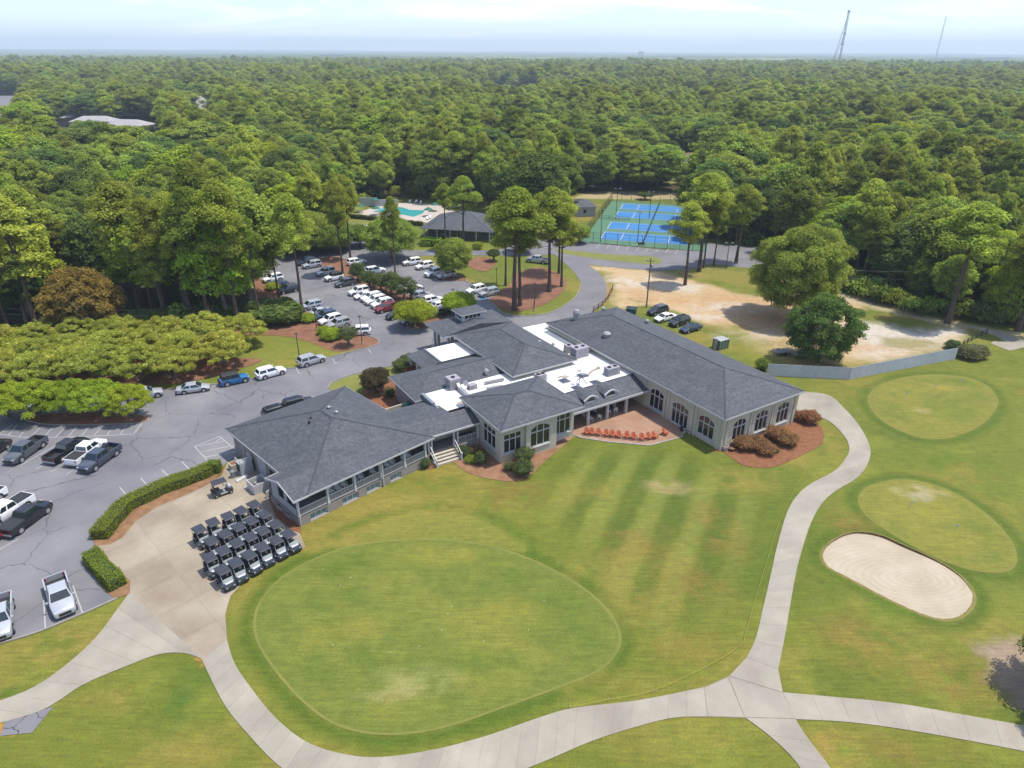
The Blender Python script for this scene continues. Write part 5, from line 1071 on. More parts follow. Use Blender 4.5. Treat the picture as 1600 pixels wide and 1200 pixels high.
N7('suv', 'white', 520, 832, 610, 820, 'white car, farthest of the row facing the lawn'); N7('suv', 'white', 632, 866, 716, 850, 'white sport utility, second of the row facing the lawn')
N7('pickup', 'white', 730, 925, 810, 905, 'white pickup in the row facing the lawn'); N7('suv', 'silver', 813, 943, 895, 926, 'pale silver car at the trunk of the dense green tree')
N7('suv', 'white', 1062, 1070, 1148, 1048, 'white sport utility beside the blue accessible bay'); N7('suv', 'champagne', 1170, 1093, 1252, 1076, 'silver sport utility nearest the pine island')
N7('suv', 'red', 45, 560, 5, 566, 'dark car on the far street, leftmost'); N7('suv', 'white', 190, 548, 130, 545, 'white car on the far street behind a small tree')
N8 = lambda k, p, x1, y1, x2, y2, lb, g_=G_D: cars.append((k, p, Z8(x1, y1), Z8(x2, y2), lb, g_))
N8('suv', 'black', 888, 938, 966, 918, 'black sport utility nearest the wooden pole'); N8('sedan', 'white', 942, 977, 1004, 962, 'white sedan between two black cars by the sandy ground')
N8('suv', 'black', 1032, 1007, 1098, 987, 'black sport utility between the white sedan and the last dark sedan'); N8('sedan', 'navy', 1102, 1046, 1168, 1027, 'dark blue sedan nearest the green electrical cabinet')
N8('suv', 'black', 300, 468, 262, 476, 'dark car on the drive seen between the pine trunks', G_N); N8('pickup', 'silver', 110, 602, 195, 612, 'pale pickup under the pines by the loop road', G_N)
for c_ in cars: car(*c_)
car('pickup', 'silver', (102, 956), (92, 922), 'light silver pickup facing the camera in the nearest bays', G_LOT, True)
car('pickup', 'silver', (3, 1003), (5, 945), 'pale pickup cut off by the left edge in the nearest bays', G_LOT, True)
for p_ in PROTO.values():
    for ch in list(p_.children):
        for c2 in list(ch.children): bpy.data.objects.remove(c2)
        bpy.data.objects.remove(ch)
    bpy.data.objects.remove(p_)

# ================================================================ GOLF CARTS
M['cart_body'] = flat('cart_cowl', (.03, .034, .042), .28, metal=.1, coat=.6); M['cart_silver'] = flat('cart_silver', (.50, .51, .53), .3, metal=.3); M['cart_roof'] = flat('cart_roof', (.028, .032, .042), .55); M['cart_seat'] = flat('cart_seat', (.03, .03, .032), .7); M['cart_floor'] = flat('cart_floor', (.2, .2, .2), .7)
M['screen'] = flat('cart_windscreen_reflection', (.30, .33, .33), .12)  # opaque pale grey: the windscreen's reflection painted as its colour
def make_cart():
    t = thing('golf_cart', 'x', 'golf cart'); W_ = .58
    prof = [(.55, .32), (.62, .78), (.8, .92), (1.0, .86), (1.18, .62), (1.22, .34)]
    vs, fs = loft([[(x, -W_*k, z) for x, z in prof]+[] for k in (.0,)]) if 0 else (None, None)
    mb = MB(); secs = []
    for y, k in ((-W_, .86), (-W_*.8, 1), (0, 1.03), (W_*.8, 1), (W_, .86)): secs.append([(.55+(x-.55)*k, y, .3+(z-.3)*k) for x, z in prof])
    vs, fs = loft(secs); mb.add(vs, fs); mb.obj('cowl', M['cart_body'], t)
    MB().add([(.64, -W_*.74, .83), (.86, -W_*.74, .925), (.86, W_*.74, .925), (.64, W_*.74, .83), (1.05, -W_*.6, .87), (1.05, W_*.6, .87)], [(0, 1, 2, 3)[::1], (1, 4, 5, 2)]).obj('hood_highlight', M['cart_silver'], t).location.z = .03  # sky highlight on the dark cowl top, modelled as a silver sheet
    MB().box(-.35, .6, -W_, W_, .28, .36).obj('floor', M['cart_floor'], t)
    MB().box(-1.15, -.3, -W_, W_, .3, .68, t=.94).obj('rear_body', M['cart_body'], t)
    MB().box(-.75, -.22, -W_*.9, W_*.9, .68, .82).obj('seat', M['cart_seat'], t); MB().add(*(lambda b: (b.v, b.f))(MB().box(-.86, -.75, -W_*.9, W_*.9, .8, 1.18))).obj('backrest', M['cart_seat'], t)
    MB().box(-1.18, -.95, -W_*.7, W_*.7, .5, .95).obj('bag_rack', M['trim_dark'], t)
    MB().box(-1.0, .62, -W_*1.02, W_*1.02, 1.82, 1.86).box(-.94, .56, -W_*.9, W_*.9, 1.86, 1.90, t=.94).obj('canopy', M['cart_roof'], t)
    for sy in (1, -1):
        MB().tube([(.78, sy*W_*.88, .86), (.5, sy*W_*.9, 1.83)], .022, 6).obj('post', M['cart_silver'], t); MB().tube([(-.92, sy*W_*.88, .6), (-.9, sy*W_*.9, 1.83)], .022, 6).obj('post', M['trim_dark'], t)
        for x in (.85, -.8):
            wl = MB().tube([(0, -.1, 0), (0, .1, 0)], .235, 12).obj('wheel', M['tyre'], t); wl.location = (x, sy*(W_-.04), .235)
            MB().tube([(0, 0, 0), (0, sy*.112, 0)], .12, 8).obj('rim', M['rim'], wl)
        MB().box(1.12, 1.2, sy*.36-.08, sy*.36+.08, .5, .6).obj('headlight', M['headlamp'], t)
    MB().add([(.8, -W_*.8, .9), (.66, -W_*.82, 1.3), (.66, W_*.82, 1.3), (.8, W_*.8, .9)], [(0, 3, 2, 1), (0, 1, 2, 3)][:1]).obj('windscreen', M['screen'], t)
    sw = MB(); sw.tube([(.55, .25, .85), (.32, .25, 1.05)], .02, 6); sw.tube([(.30+.0+.16*math.cos(a)*.3, .25+.16*math.sin(a), 1.05+.16*math.cos(a)) for a in [k*math.pi/5 for k in range(11)]], .016, 5); sw.obj('steering_wheel', M['trim_dark'], t)
    return t
proto = make_cart()
cz = lambda x, y: P(300+x/7.744, 770+y/7.744, 1.88)
roofs = [[(85, 440), (250, 355), (432, 282), (592, 213), (750, 140)], [(232, 580), (400, 497), (562, 412), (715, 335), (875, 258)], [(210, 782), (378, 700), (540, 607), (705, 532), (855, 458), (1010, 380)], [(368, 930), (525, 845), (690, 750), (848, 655), (1012, 572), (1165, 495)]]
rn = ['back row', 'second row from the back', 'third row from the back', 'front row']; cn = ['leftmost', 'second from the left', 'third from the left', 'third from the right', 'second from the right', 'rightmost']
hd_ = math.atan2(*( (cz(368, 930)-cz(210, 782)).yx ))
first = True
for r_, row in enumerate(roofs):
    for k, q in enumerate(row):
        c_ = copy_tree(proto); p = cz(*q); d = Vector((math.cos(R(-44)), math.sin(R(-44)), 0)); c_.location = (p.x+d.x*.19, p.y+d.y*.19, .036); c_.rotation_euler = (0, 0, R(-44)+random.uniform(-.09, .09))
        nme = cn[k] if len(row) == 6 else ['leftmost', 'second from the left', 'middle', 'second from the right', 'rightmost'][k]
        tag(c_, f'golf cart, {nme} in the {rn[r_]} of the fleet', 'golf cart', 'golf carts parked in rows on the apron')
p1_, p2_ = P(355, 773), P(338, 779); c_ = copy_tree(proto); mid = P(346, 775); c_.location = (mid.x, mid.y+.4, .036); d = p1_-p2_; c_.rotation_euler = (0, 0, math.atan2(d.y, d.x)); tag(c_, 'single black golf cart standing apart near the service door', 'golf cart')
for ch in list(proto.children):
    for c2 in list(ch.children): bpy.data.objects.remove(c2)
    bpy.data.objects.remove(ch)
bpy.data.objects.remove(proto)

# ================================================================ TERRACE CHAIRS, TABLES, PORCH CHAIRS
M['orange'] = pm('orange_lumber', S(212, 98, 52), .6, var=.08, scale=3, coord='O', obj_random=.06)
def adirondack():
    t = thing('adirondack_chair', 'x', 'chair')
    for i in range(4): MB().box(-.05+i*.13, .06+i*.13, -.26, .26, .36-i*-.0-.0+(i*.02)-.04, .385+(i*.02)-.04).obj('seat_slat', M['orange'], t)
    for i in range(5):
        y = -.22+i*.11; h = .98-.05*abs(i-2)
        MB().add(*(lambda b: (b.v, b.f))(MB().beam((-.05, y, .34), (-.36, y*1.1, h), .1, .025, up=(1, 0, 0)))).obj('back_slat', M['orange'], t)
    for sy in (1, -1):
        MB().box(-.3, .45, sy*.36-.08, sy*.36+.08, .58, .61).obj('armrest', M['orange'], t); MB().box(.34, .42, sy*.33-.03, sy*.33+.03, 0, .58).obj('front_leg', M['orange'], t)
        MB().beam((.36, sy*.28, .32), (-.5, sy*.28, .04), .03, .13).obj('rear_leg', M['orange'], t)
    return t
proto = adirondack(); xs12 = [410, 470, 548, 635, 703, 778, 868, 945, 1035, 1115, 1180, 1295]; ys12 = [850, 855, 862, 872, 878, 888, 895, 905, 915, 905, 895, 855]
rots = [-80, -80, -79, -80, -80, -80, -82, -82, -84, -62, -48, -35]
names = ['first chair at the left end of the row', 'second chair from the left end', 'third chair from the left end', 'fourth chair from the left end', 'fifth chair from the left end', 'sixth chair, left of the middle', 'seventh chair, right of the middle', 'eighth chair from the left end', 'ninth chair, last facing straight out', 'turned chair beside the last straight one', 'turned chair at the right end of the row', 'lone chair apart at the right']
for x, y, r_, nm in zip(xs12, ys12, rots, names):
    c_ = copy_tree(proto); p = P(860+x/7.27, 560+(y+14)/7.27); c_.location = (p.x, p.y, .055); c_.rotation_euler = (0, 0, R(r_)); c_.scale = (.98,)*3
    tag(c_, 'orange terrace chair, '+nm, 'chair', 'orange chairs along the terrace edge')
for ch in list(proto.children): bpy.data.objects.remove(ch)
bpy.data.objects.remove(proto)
M['chair_white'] = flat('chair_white', (.66, .68, .66), .5); M['table_dark'] = flat('table_dark', (.03, .03, .032), .4); M['black_iron'] = flat('black_iron', (.03, .03, .03), .5)
def high_chair():
    t = thing('porch_chair', 'x', 'chair')
    MB().box(-.24, .24, -.24, .24, .62, .67).obj('seat', M['chair_white'], t)
    b = MB()
    for i in range(4): b.box(-.25, -.22, -.21+i*.12, -.15+i*.12, .67, 1.16)
    b.box(-.26, -.21, -.25, .25, 1.1, 1.2); b.obj('backrest', M['chair_white'], t)
    for sx_ in (1, -1):
        for sy in (1, -1): MB().box(sx_*.22-.02, sx_*.22+.02, sy*.22-.02, sy*.22+.02, 0, .62 if sx_ > 0 else .7).obj('leg', M['chair_white'], t)
        MB().box(-.24, .22, sx_*.25-.03, sx_*.25+.03, .86, .9).obj('armrest', M['chair_white'], t)
    return t
proto = high_chair()
for i, (u, lb) in enumerate([(31.9, 'first'), (33.0, 'middle'), (34.1-.1, 'last')]): pass
pos = [(31.9, 'left chair of three in the second bay'), (32.8, 'middle chair of three in the second bay'), (33.7, 'right chair of three in the second bay'), (35.2, 'left chair of two in the third bay'), (36.0, 'right chair of two in the third bay'), (37.7, 'lone chair at the right end of the third bay'),
       (38.9, 'left chair of three in the fourth bay'), (39.8, 'middle chair of three in the fourth bay'), (40.6, 'right chair of three in the fourth bay'), (42.3, 'left chair of two in the fifth bay'), (43.0, 'right chair of two in the fifth bay')]
for u, lb in pos:
    c_ = copy_tree(proto); c_.location = FA(u, 61.6, fl); c_.rotation_euler = (0, 0, R(-45+random.uniform(-12, 12))); c_.scale = (1.15,)*3
    tag(c_, 'white porch chair, '+lb, 'chair', 'white chairs on the left wing porch')
def table(loc, lb):
    t = thing('porch_table', lb, 'table', loc); MB().lathe([(.65, .7), (.65, .75)], n=18).obj('table_top', M['table_dark'], t); MB().lathe([(.3, 0), (.28, .03), (.05, .06), (.05, .7)], n=10).obj('pedestal', M['table_dark'], t)
table(FB(56.2, 67.9, .06), 'dark round table on the terrace porch behind the first pair of columns'); table(FB(59.6, 68.3, .06), 'dark round table on the terrace porch behind the second pair of columns'); table(FB(63.2, 68.9, .06), 'dark round table in the far corner of the terrace porch')
for (u, v), a, lb in (((55.4, 67.2), 20, 'left front of the first'), ((56.8, 66.95), 70, 'right front of the first'), ((55.2, 68.6), -40, 'back left of the first'), ((57.2, 68.7), 200, 'back right of the first'), ((58.9, 67.5), 30, 'left front of the second'), ((60.1, 67.4), 100, 'right front of the second'), ((60.8, 68.6), 190, 'right of the second'), ((58.7, 69.2), -60, 'back left of the second')):
    c_ = copy_tree(proto); c_.location = FB(u, v, .06); c_.rotation_euler = (0, 0, R(a)); c_.scale = (1, 1, .78); tag(c_, f'pale chair at the {lb} dark porch table', 'chair', 'pale chairs round the terrace porch tables')
for ch in list(proto.children): bpy.data.objects.remove(ch)
bpy.data.objects.remove(proto)
# pots at the corner of the right wing, and by the terrace door
def pot(px, r_, h, mat, lb, n_=12):
    p = P(*px); t = thing('plant_pot', lb, 'plant pot', (p.x, p.y, .05)); MB().lathe([(r_*.7, 0), (r_, h*.9), (r_*1.06, h), (r_*.9, h), (r_*.85, h*.8)], n=n_).obj('pot', M[mat], t); MB().lathe([(r_*.84, h*.8), (.01, h*.82)], n=n_).obj('soil', M['hedge_soil'], t)
M['pot_brown'] = flat('pot_brown', S(92, 62, 58), .6); M['pot_white'] = flat('pot_white', S(206, 210, 222), .5)
pot((1132.5, 703), .42, .6, 'pot_white', 'large white and blue planter at the corner of the right wing'); pot((1143, 704), .42, .35, 'pot_brown', 'low brown pot next to the white planter'); pot((1148, 699.5), .42, .35, 'pot_brown', 'low brown pot against the right wing wall')
pot((1070, 676), .26, .35, 'pot_white', 'small white pot left of the pair by the terrace corner'); pot((1076.5, 678), .26, .35, 'pot_white', 'small white pot right of the pair by the terrace corner'); pot((1064.5, 673.5), .3, .6, 'black_iron' if 'black_iron' in M else 'pot_brown', 'dark pot beside the terrace doors')
# ================================================================ SERVICE YARD AND STREET FURNITURE
def at(px, z=0.): p = P(*px); return (p.x, p.y, z)
RZA = R(45)
t = thing('ice_box', 'tall white service cabinet with railings on top by the left wing wall', 'cabinet', at((384, 738), .036), RZA)
MB().box(-.8, .8, -.65, .65, 0, 1.7).obj('cabinet', M['pale_wall'], t); mb = MB()
for z in (1.95, 2.25):
    mb.box(-.8, .8, -.65, -.6, z, z+.07).box(-.8, -.75, -.6, .65, z, z+.07).box(.75, .8, -.6, .65, z, z+.07)
for x, y in ((-.78, -.63), (.78, -.63), (-.78, .6), (.78, .6)): mb.box(x-.03, x+.03, y-.03, y+.03, 1.7, 2.32)
mb.obj('railing', M['white'], t); MB().box(-.82, -.802, -.4, .4, .5, 1.5).obj('vent_panel', M['dark'], t)
t = thing('planter_box', 'cream wooden planter box next to the white service cabinet', 'planter', at((367, 733), .036), RZA); MB().box(-.5, .5, -.5, .5, 0, .9, t=1.1).obj('box', M['stucco'], t); MB().box(-.42, .42, -.42, .42, .86, .905).obj('soil', M['mulch'], t)
t = thing('rubbish_bin', 'grey rubbish bin standing on the apron near the hedge end', 'bin', at((364.5, 746), .036)); MB().lathe([(.26, 0), (.3, .85), (.32, .87), (.2, 1.0)], n=12).obj('bin', M['parapet'], t)
t = thing('white_enclosure', 'open topped white screen enclosure beside the porch corner', 'enclosure', at((405, 764), .036), RZA)
for a in ((-1.0, 1.0, -.95, -.85), (-1.0, 1.0, .85, .95), (-1.0, -.9, -.85, .85), (.9, 1.0, -.85, .85)): MB().box(*a, 0, 1.25).obj('panel', M['white'], t)
t = thing('compressor', 'grey machine inside the white screen enclosure', 'machine', at((405, 762), .036), RZA); MB().box(-.4, .4, -.35, .35, 0, .8).obj('casing', M['metal'], t); MB().lathe([(.22, 0), (.22, .06)], (0, 0, .8), 12).obj('fan', M['dark'], t)
mb = MB(); mb.prism([(p.x, p.y) for p in (P(368, 752), P(386, 742), P(389, 745), P(371, 755))], .03, .2); o_ = mb.obj('ramp_kerb', M['white']); recenter(o_); tag(o_, 'upper low white kerb of the ramp to the service door', 'kerb')
mb = MB(); mb.prism([(p.x, p.y) for p in (P(382, 763.5), P(393, 758), P(395, 761), P(384, 766))], .03, .18); o_ = mb.obj('ramp_kerb', M['white']); recenter(o_); tag(o_, 'lower low white kerb of the ramp beside the white enclosure', 'kerb')
mb = MB(); mb.beam(at((417, 779), .5), at((428, 771), .5), .08, .9); o_ = mb.obj('low_screen', M['white']); recenter(o_); tag(o_, 'low white screen panel at the left porch corner', 'screen')
# blue steel container, electrical cabinet, trailers, trees' neighbours on the sandy side
M['teal_steel'] = pm('teal_steel', S(60, 96, 110), .6, var=.15, scale=2); M['elec_green'] = pm('cabinet_green', S(112, 138, 112), .6, var=.12, scale=2)
t = thing('waste_container', 'teal steel waste container behind the right wing roof', 'container', at((986, 492), 0), R(-20)); MB().box(-.9, .9, -.7, .7, .15, 1.5, t=1.12).obj('hopper', M['teal_steel'], t); MB().box(-1.05, 1.05, -.1, .85, 1.5, 1.56).obj('lid', M['trim_dark'], t)
t = thing('electrical_cabinet', 'green electrical transformer cabinet beside the parked dark cars', 'cabinet', at((1125, 543), 0), RZB); MB().box(-1.1, 1.1, -.9, .9, 0, 1.7).obj('casing', M['elec_green'], t)
mb = MB()
for x in (-1.12, -.4, .35, 1.1): mb.box(x-.04, x+.04, -.96, -.9, 0, 1.72)
mb.box(-1.15, 1.15, -.95, .95, 1.7, 1.76); mb.obj('frame', M['pale_wall'], t); MB().box(-1.5, -1.15, -.3, .3, 0, 2.0).obj('meter_box', M['metal'], t)
for px, lb, rz in (((1222, 553), 'flat grey utility trailer under the round tree', .3), ((1250, 557), 'second small utility trailer beside the boundary fence', .2)):
    t = thing('utility_trailer', lb, 'trailer', at(px), rz); MB().box(-1.4, 1.4, -.75, .75, .5, .6).obj('deck', M['metal'], t)
    for sy in (1, -1): w2 = MB().tube([(0, -.1, 0), (0, .1, 0)], .32, 12).obj('wheel', M['tyre'], t); w2.location = (0, sy*.85, .32)
    MB().beam((1.4, 0, .5), (2.4, 0, .35), .08, .08).obj('drawbar', M['black_iron'], t)
t = thing('storage_tank', 'pale cylindrical tank at the wood edge on the right', 'tank', at((1589.5, 488), 0)); MB().lathe([(.75, 0), (.75, 2.0), (.5, 2.25), (.05, 2.3)], n=16).obj('tank', M['pale_wall'], t)
# boundary fence of grey boards: every panel a piece
M['fence'] = pm('weathered_boards', S(240, 243, 245), .85, S(222, 228, 232), 1.5, fine=.08, fscale=6, obj_random=.05)
fpts = [P(1198, 587), P(1327, 593), P(1492, 561)]
t = thing('board_fence', 'long blue grey board fence with a bend beside the upper green', 'fence', tuple(fpts[1]))
for a, b_ in zip(fpts[:-1], fpts[1:]):
    Lf = (b_-a).length; k = max(1, round(Lf/2.4)); d = (b_-a)/Lf
    for i in range(k):
        p0 = a+d*(Lf*i/k); mb = MB(); nb = 14
        for j in range(nb):
            q0, q1 = p0+d*(Lf/k*j/nb+.01), p0+d*(Lf/k*(j+1)/nb-.012); h = 2.15+random.uniform(-.03, .03); off = Vector((-d.y, d.x, 0))*random.uniform(-.012, .012)
            c0 = q0+off-fpts[1]; c1 = q1+off-fpts[1]; nn = Vector((-d.y, d.x, 0))*.02
            mb.add([c0-nn, c1-nn, c1+nn, c0+nn]+[x+Vector((0, 0, h)) for x in (c0-nn, c1-nn, c1+nn, c0+nn)], [(4, 5, 6, 7), (0, 1, 5, 4), (1, 2, 6, 5), (2, 3, 7, 6), (3, 0, 4, 7)])
        mb.obj('fence_panel', M['fence'], t)
        c0 = p0-fpts[1]+Vector((-d.y, d.x, 0))*.1; MB().box(c0.x-.06, c0.x+.06, c0.y-.06, c0.y+.06, 0, 2.0).obj('post', M['fence'], t)
M['red_wood'] = pm('red_wood', S(124, 70, 62), .8, var=.15, scale=2)
def rail_fence(px, lb, mat, k, rails=(.45, .9), cat='fence', nm='rail_fence', h=1.1):
    w_ = [P(*q) for q in px]; rr = resample(w_, k); t = thing(nm, lb, cat, tuple(rr[0])); o0 = rr[0]
    for p in rr: q = p-o0; MB().box(q.x-.07, q.x+.07, q.y-.07, q.y+.07, 0, h).obj('post', M[mat], t)
    for z in rails:
        for a, b_ in zip(rr[:-1], rr[1:]): MB().beam(a-o0+Vector((0, 0, z)), b_-o0+Vector((0, 0, z)), .05, .12).obj('rail', M[mat], t)
rail_fence([(927, 487), (940, 479), (950, 468), (957, 453)], 'dark red wooden rail fence between the loop road and the sandy lot', 'red_wood', 7)
rail_fence([(1504, 541), (1522, 530), (1541, 522)], 'short dark rail fence next to the pampas shrubs', 'black_iron', 5)
# poles and wires
M['wood_pole'] = pm('wood_pole', S(150, 136, 122), .9, var=.15, scale=2); M['wire'] = flat('wire', (.06, .06, .065), .5)
def pole(px, y2, lb, arm=True, mat='wood_pole', r_=.16, cat='utility pole', nm='utility_pole'):
    h = HGT(px[0], px[1], y2); t = thing(nm, lb, cat, at(px)); MB().tube([(0, 0, 0), (0, 0, h)], [r_, r_*.7], 8).obj('pole', M[mat], t)
    if arm:
        MB().box(-.9, .9, -.06, .06, h-.7, h-.58).obj('crossarm', M[mat], t)
        for x in (-.8, 0, .8): MB().lathe([(.05, 0), (.06, .1), (.03, .18)], (x, 0, h-.58), 6).obj('insulator', M['metal'], t)
        MB().lathe([(.2, 0), (.22, .55), (.1, .62)], (.3, -.1, h-1.9), 10).obj('transformer', M['metal'], t)
    return t, h, Vector(at(px))
A_ = pole((1010, 480), 403, 'tall grey wooden pole standing in the sandy lot behind the clubhouse'); B_ = pole((1456, 475), 425, 'utility pole with a transformer at the wood edge on the right'); C_ = pole((332, 515), 478, 'utility pole at the edge of the pines left of the straw bed')
def wire(a, b_, lb, sag=1.2):
    a, b_ = Vector(a), Vector(b_); o_ = MB().tube([a.lerp(b_, i/14)-Vector((0, 0, sag*4*(i/14)*(1-i/14))) for i in range(15)], .02, 4).obj('power_line', M['wire']); recenter(o_); tag(o_, lb, 'power line')
e_ = Vector((-60, 8, 0))
wire(B_[2]+Vector((0, 0, B_[1])), B_[2]+e_+Vector((0, 0, 9)), 'upper power line running left from the right hand utility pole'); wire(B_[2]+Vector((0, 0, B_[1]-1.6)), B_[2]+e_+Vector((0, 0, 7)), 'lower power line running left from the right hand utility pole')
L0 = P(0, 545)+Vector((-8, 0, 7.5)); wire(C_[2]+Vector((0, 0, C_[1])), L0+Vector((0, 0, 1)), 'upper power line running left from the pole in the pines'); wire(C_[2]+Vector((0, 0, C_[1]-1.2)), L0, 'lower power line running left from the pole in the pines')
R0 = P(500, 495)+Vector((6, 0, 5)); wire(C_[2]+Vector((0, 0, C_[1])), R0+Vector((0, 0, 3)), 'power line running right from the pole in the pines towards the lot')
def lamp(px, y2, lb, head=True):
    h = HGT(px[0], px[1], y2); t = thing('lamp_post', lb, 'lamp post', at(px)); MB().tube([(0, 0, 0), (0, 0, h)], [.09, .06], 6).obj('pole', M['black_iron'], t); MB().lathe([(.2, 0), (.18, .35), (.09, .4)], n=8).obj('base', M['kerb'], t)
    if head: MB().box(-.3, .3, -.12, .12, h-.05, h+.06).obj('lamp_head', M['black_iron'], t)
lamp((468, 560), 521, 'thin dark lamp post on the small lawn left of the silver wagon'); lamp((495, 516), 479, 'dark lamp post in the straw bed beside the lime shrubs'); lamp((566, 538), 494, 'dark lamp post on the tip of the straw bed')
lamp((664, 486), 450, 'dark lamp post behind the two round trees'); lamp((708, 470), 452, 'short dark post in the drive near the accessible bay'); lamp((835, 481), 443, 'thin dark lamp post in the pine island'); lamp((776, 449), 420, 'thin post on the grass beside the pine island'); lamp((834, 486), 470, 'low sign post in the pine island', False)
for px, y2, lb in (((938, 379), 328, 'left front'), ((962, 342), 295, 'left rear'), ((996, 380), 331, 'centre front'), ((1014, 342), 300, 'centre rear'), ((1134, 420), 380, 'right front')):
    h = HGT(px[0], px[1], y2); t = thing('court_light', f'tall dark floodlight pole of the tennis courts, {lb}', 'floodlight', at(px)); MB().tube([(0, 0, 0), (0, 0, h)], [.11, .07], 6).obj('pole', M['black_iron'], t)
    MB().box(-.9, .9, -.05, .05, h-.1, h).obj('crossarm', M['black_iron'], t)
    for x in (-.75, .75): MB().box(x-.25, x+.25, -.2, .2, h-.02, h+.14).obj('lamp_head', M['metal'], t)
# court nets and fences
def mesh_fence(a, b_, h, lb, sp_=3.2, mesh=True):
    a, b_ = Vector(a), Vector(b_); Lf = (b_-a).length; k = max(1, round(Lf/sp_)); t = thing('court_fence', lb, 'fence', tuple(a)); d = (b_-a)
    for i in range(k+1): q = d*i/k; MB().box(q.x-.05, q.x+.05, q.y-.05, q.y+.05, 0, h).obj('post', M['black_iron'], t)
    mb = MB()
    for z in (.05, h/2, h): mb.beam(Vector((0, 0, z)), d+Vector((0, 0, z)), .05, .05)
    mb.obj('rail', M['black_iron'], t)
    if mesh:
        mb = MB(); n_ = int(Lf/.55)
        for i in range(n_): q = d*(i+.5)/n_; mb.beam(q+Vector((0, 0, .05)), q+Vector((0, 0, h)), .016, .016)
        for j in range(1, int(h/.5)): mb.beam(Vector((0, 0, j*.5)), d+Vector((0, 0, j*.5)), .014, .014)
        mb.obj('wire_mesh', M['black_iron'], t)
mesh_fence(ct(-4.6, -5), ct(29, -5), 3, 'front wire fence of the tennis courts above the striped parking bays'); mesh_fence(ct(-4.6, -5), ct(-4.6, 57), 3, 'left side wire fence of the tennis courts'); mesh_fence(ct(-4.6, 57), ct(29, 57), 3, 'rear wire fence of the tennis courts by the trees')
mesh_fence(ct(-4.6, 26.5), ct(5, 26.5), 1.1, 'low wire fence between the two pairs of courts, left piece'); mesh_fence(ct(17, 26.5), ct(27, 26.5), 1.1, 'low wire fence between the two pairs of courts, right piece')
M['net'] = flat('net', (.02, .022, .022), .8)
t = thing('tennis_net', 'long dark net line running across all four blue courts', 'net', tuple(ct(12.2, -1)))
for n0 in (0, 13.4, 29.8, 42.7):
    q0, q1 = ct(12.2, n0-1)-ct(12.2, -1), ct(12.2, n0+11.5)-ct(12.2, -1); MB().beam(q0+Vector((0, 0, .48)), q1+Vector((0, 0, .48)), .03, .94).obj('net_panel', M['net'], t)
    MB().beam(q0+Vector((0, 0, .97)), q1+Vector((0, 0, .97)), .06, .07).obj('tape', M['trim_dark'], t)
    for q in (q0, q1): MB().box(q.x-.05, q.x+.05, q.y-.05, q.y+.05, 0, 1.05).obj('post', M['black_iron'], t)
t = thing('court_bench', 'dark bench in front of the middle of the court fence', 'bench', tuple(ct(12, -4.2))); MB().box(-.9, .9, -.2, .2, .42, .48).obj('seat', M['black_iron'], t); MB().box(-.9, .9, .2, .25, .5, .95).obj('backrest', M['black_iron'], t); MB().box(-.8, -.72, -.2, .2, 0, .42).box(.72, .8, -.2, .2, 0, .42).obj('leg', M['black_iron'], t)
# pool side: white wall, umbrellas, loungers
t = thing('pool_wall', 'white wall standing behind the swimming pool', 'wall', at((590, 322)), 0); MB().box(-6, 0, -.15, .15, 0, 2.8).obj('wall', M['white'], t); MB().box(0, 7, -.1, .1, 0, 2.2).obj('wall', M['white'], t)
M['umbrella'] = flat('umbrella_green', S(20, 118, 96), .7)
for px, lb in (((564, 332), 'at the left end of the pool deck'), ((586, 322), 'in front of the white pool wall'), ((588, 336), 'at the left tip of the pool'), ((670, 338), 'at the right end of the pool, nearer one'), ((680, 330), 'at the right end of the pool, farther one')):
    t = thing('pool_umbrella', 'green pool umbrella '+lb, 'umbrella', at(px)); MB().lathe([(1.6, 2.15), (1.55, 2.2), (.05, 2.95)], n=8).obj('canopy', M['umbrella'], t); MB().tube([(0, 0, 0), (0, 0, 2.9)], .04, 6).obj('pole', M['chair_white'], t)
for px, rz, lb in (((640, 316.5), 0, 'behind the pool, left'), ((650, 316.5), 0, 'behind the pool, middle'), ((657, 318), 0, 'behind the pool, right'), ((668, 343), .4, 'right of the pool near the deck corner'), ((672, 341), .4, 'right of the pool by the umbrella'), ((562, 333), .9, 'at the left deck edge')):
    t = thing('pool_lounger', 'white pool lounger '+lb, 'lounger', at(px, .04), rz+1.4); MB().box(-.95, .35, -.33, .33, .3, .38).obj('seat', M['chair_white'], t); MB().beam((.35, 0, .34), (.95, 0, .75), .66, .07).obj('backrest', M['chair_white'], t)
    for x in (-.8, .3):
        for y in (-.28, .28): MB().box(x-.03, x+.03, y-.03, y+.03, 0, .3).obj('leg', M['chair_white'], t)
# ---------------- pool house
FP = frame(72)
def FPf(u, v, z=0.): return FP[0]*u+FP[1]*v+Vector((0, 0, z))
ph = thing('pool_house', 'grey pool house with a broad hipped roof behind the middle pines', 'house', tuple(P(715, 377)), absolute=True)
a_ = P(658, 373); b_ = P(766, 385); ua, va = a_.dot(FP[0]), a_.dot(FP[1])
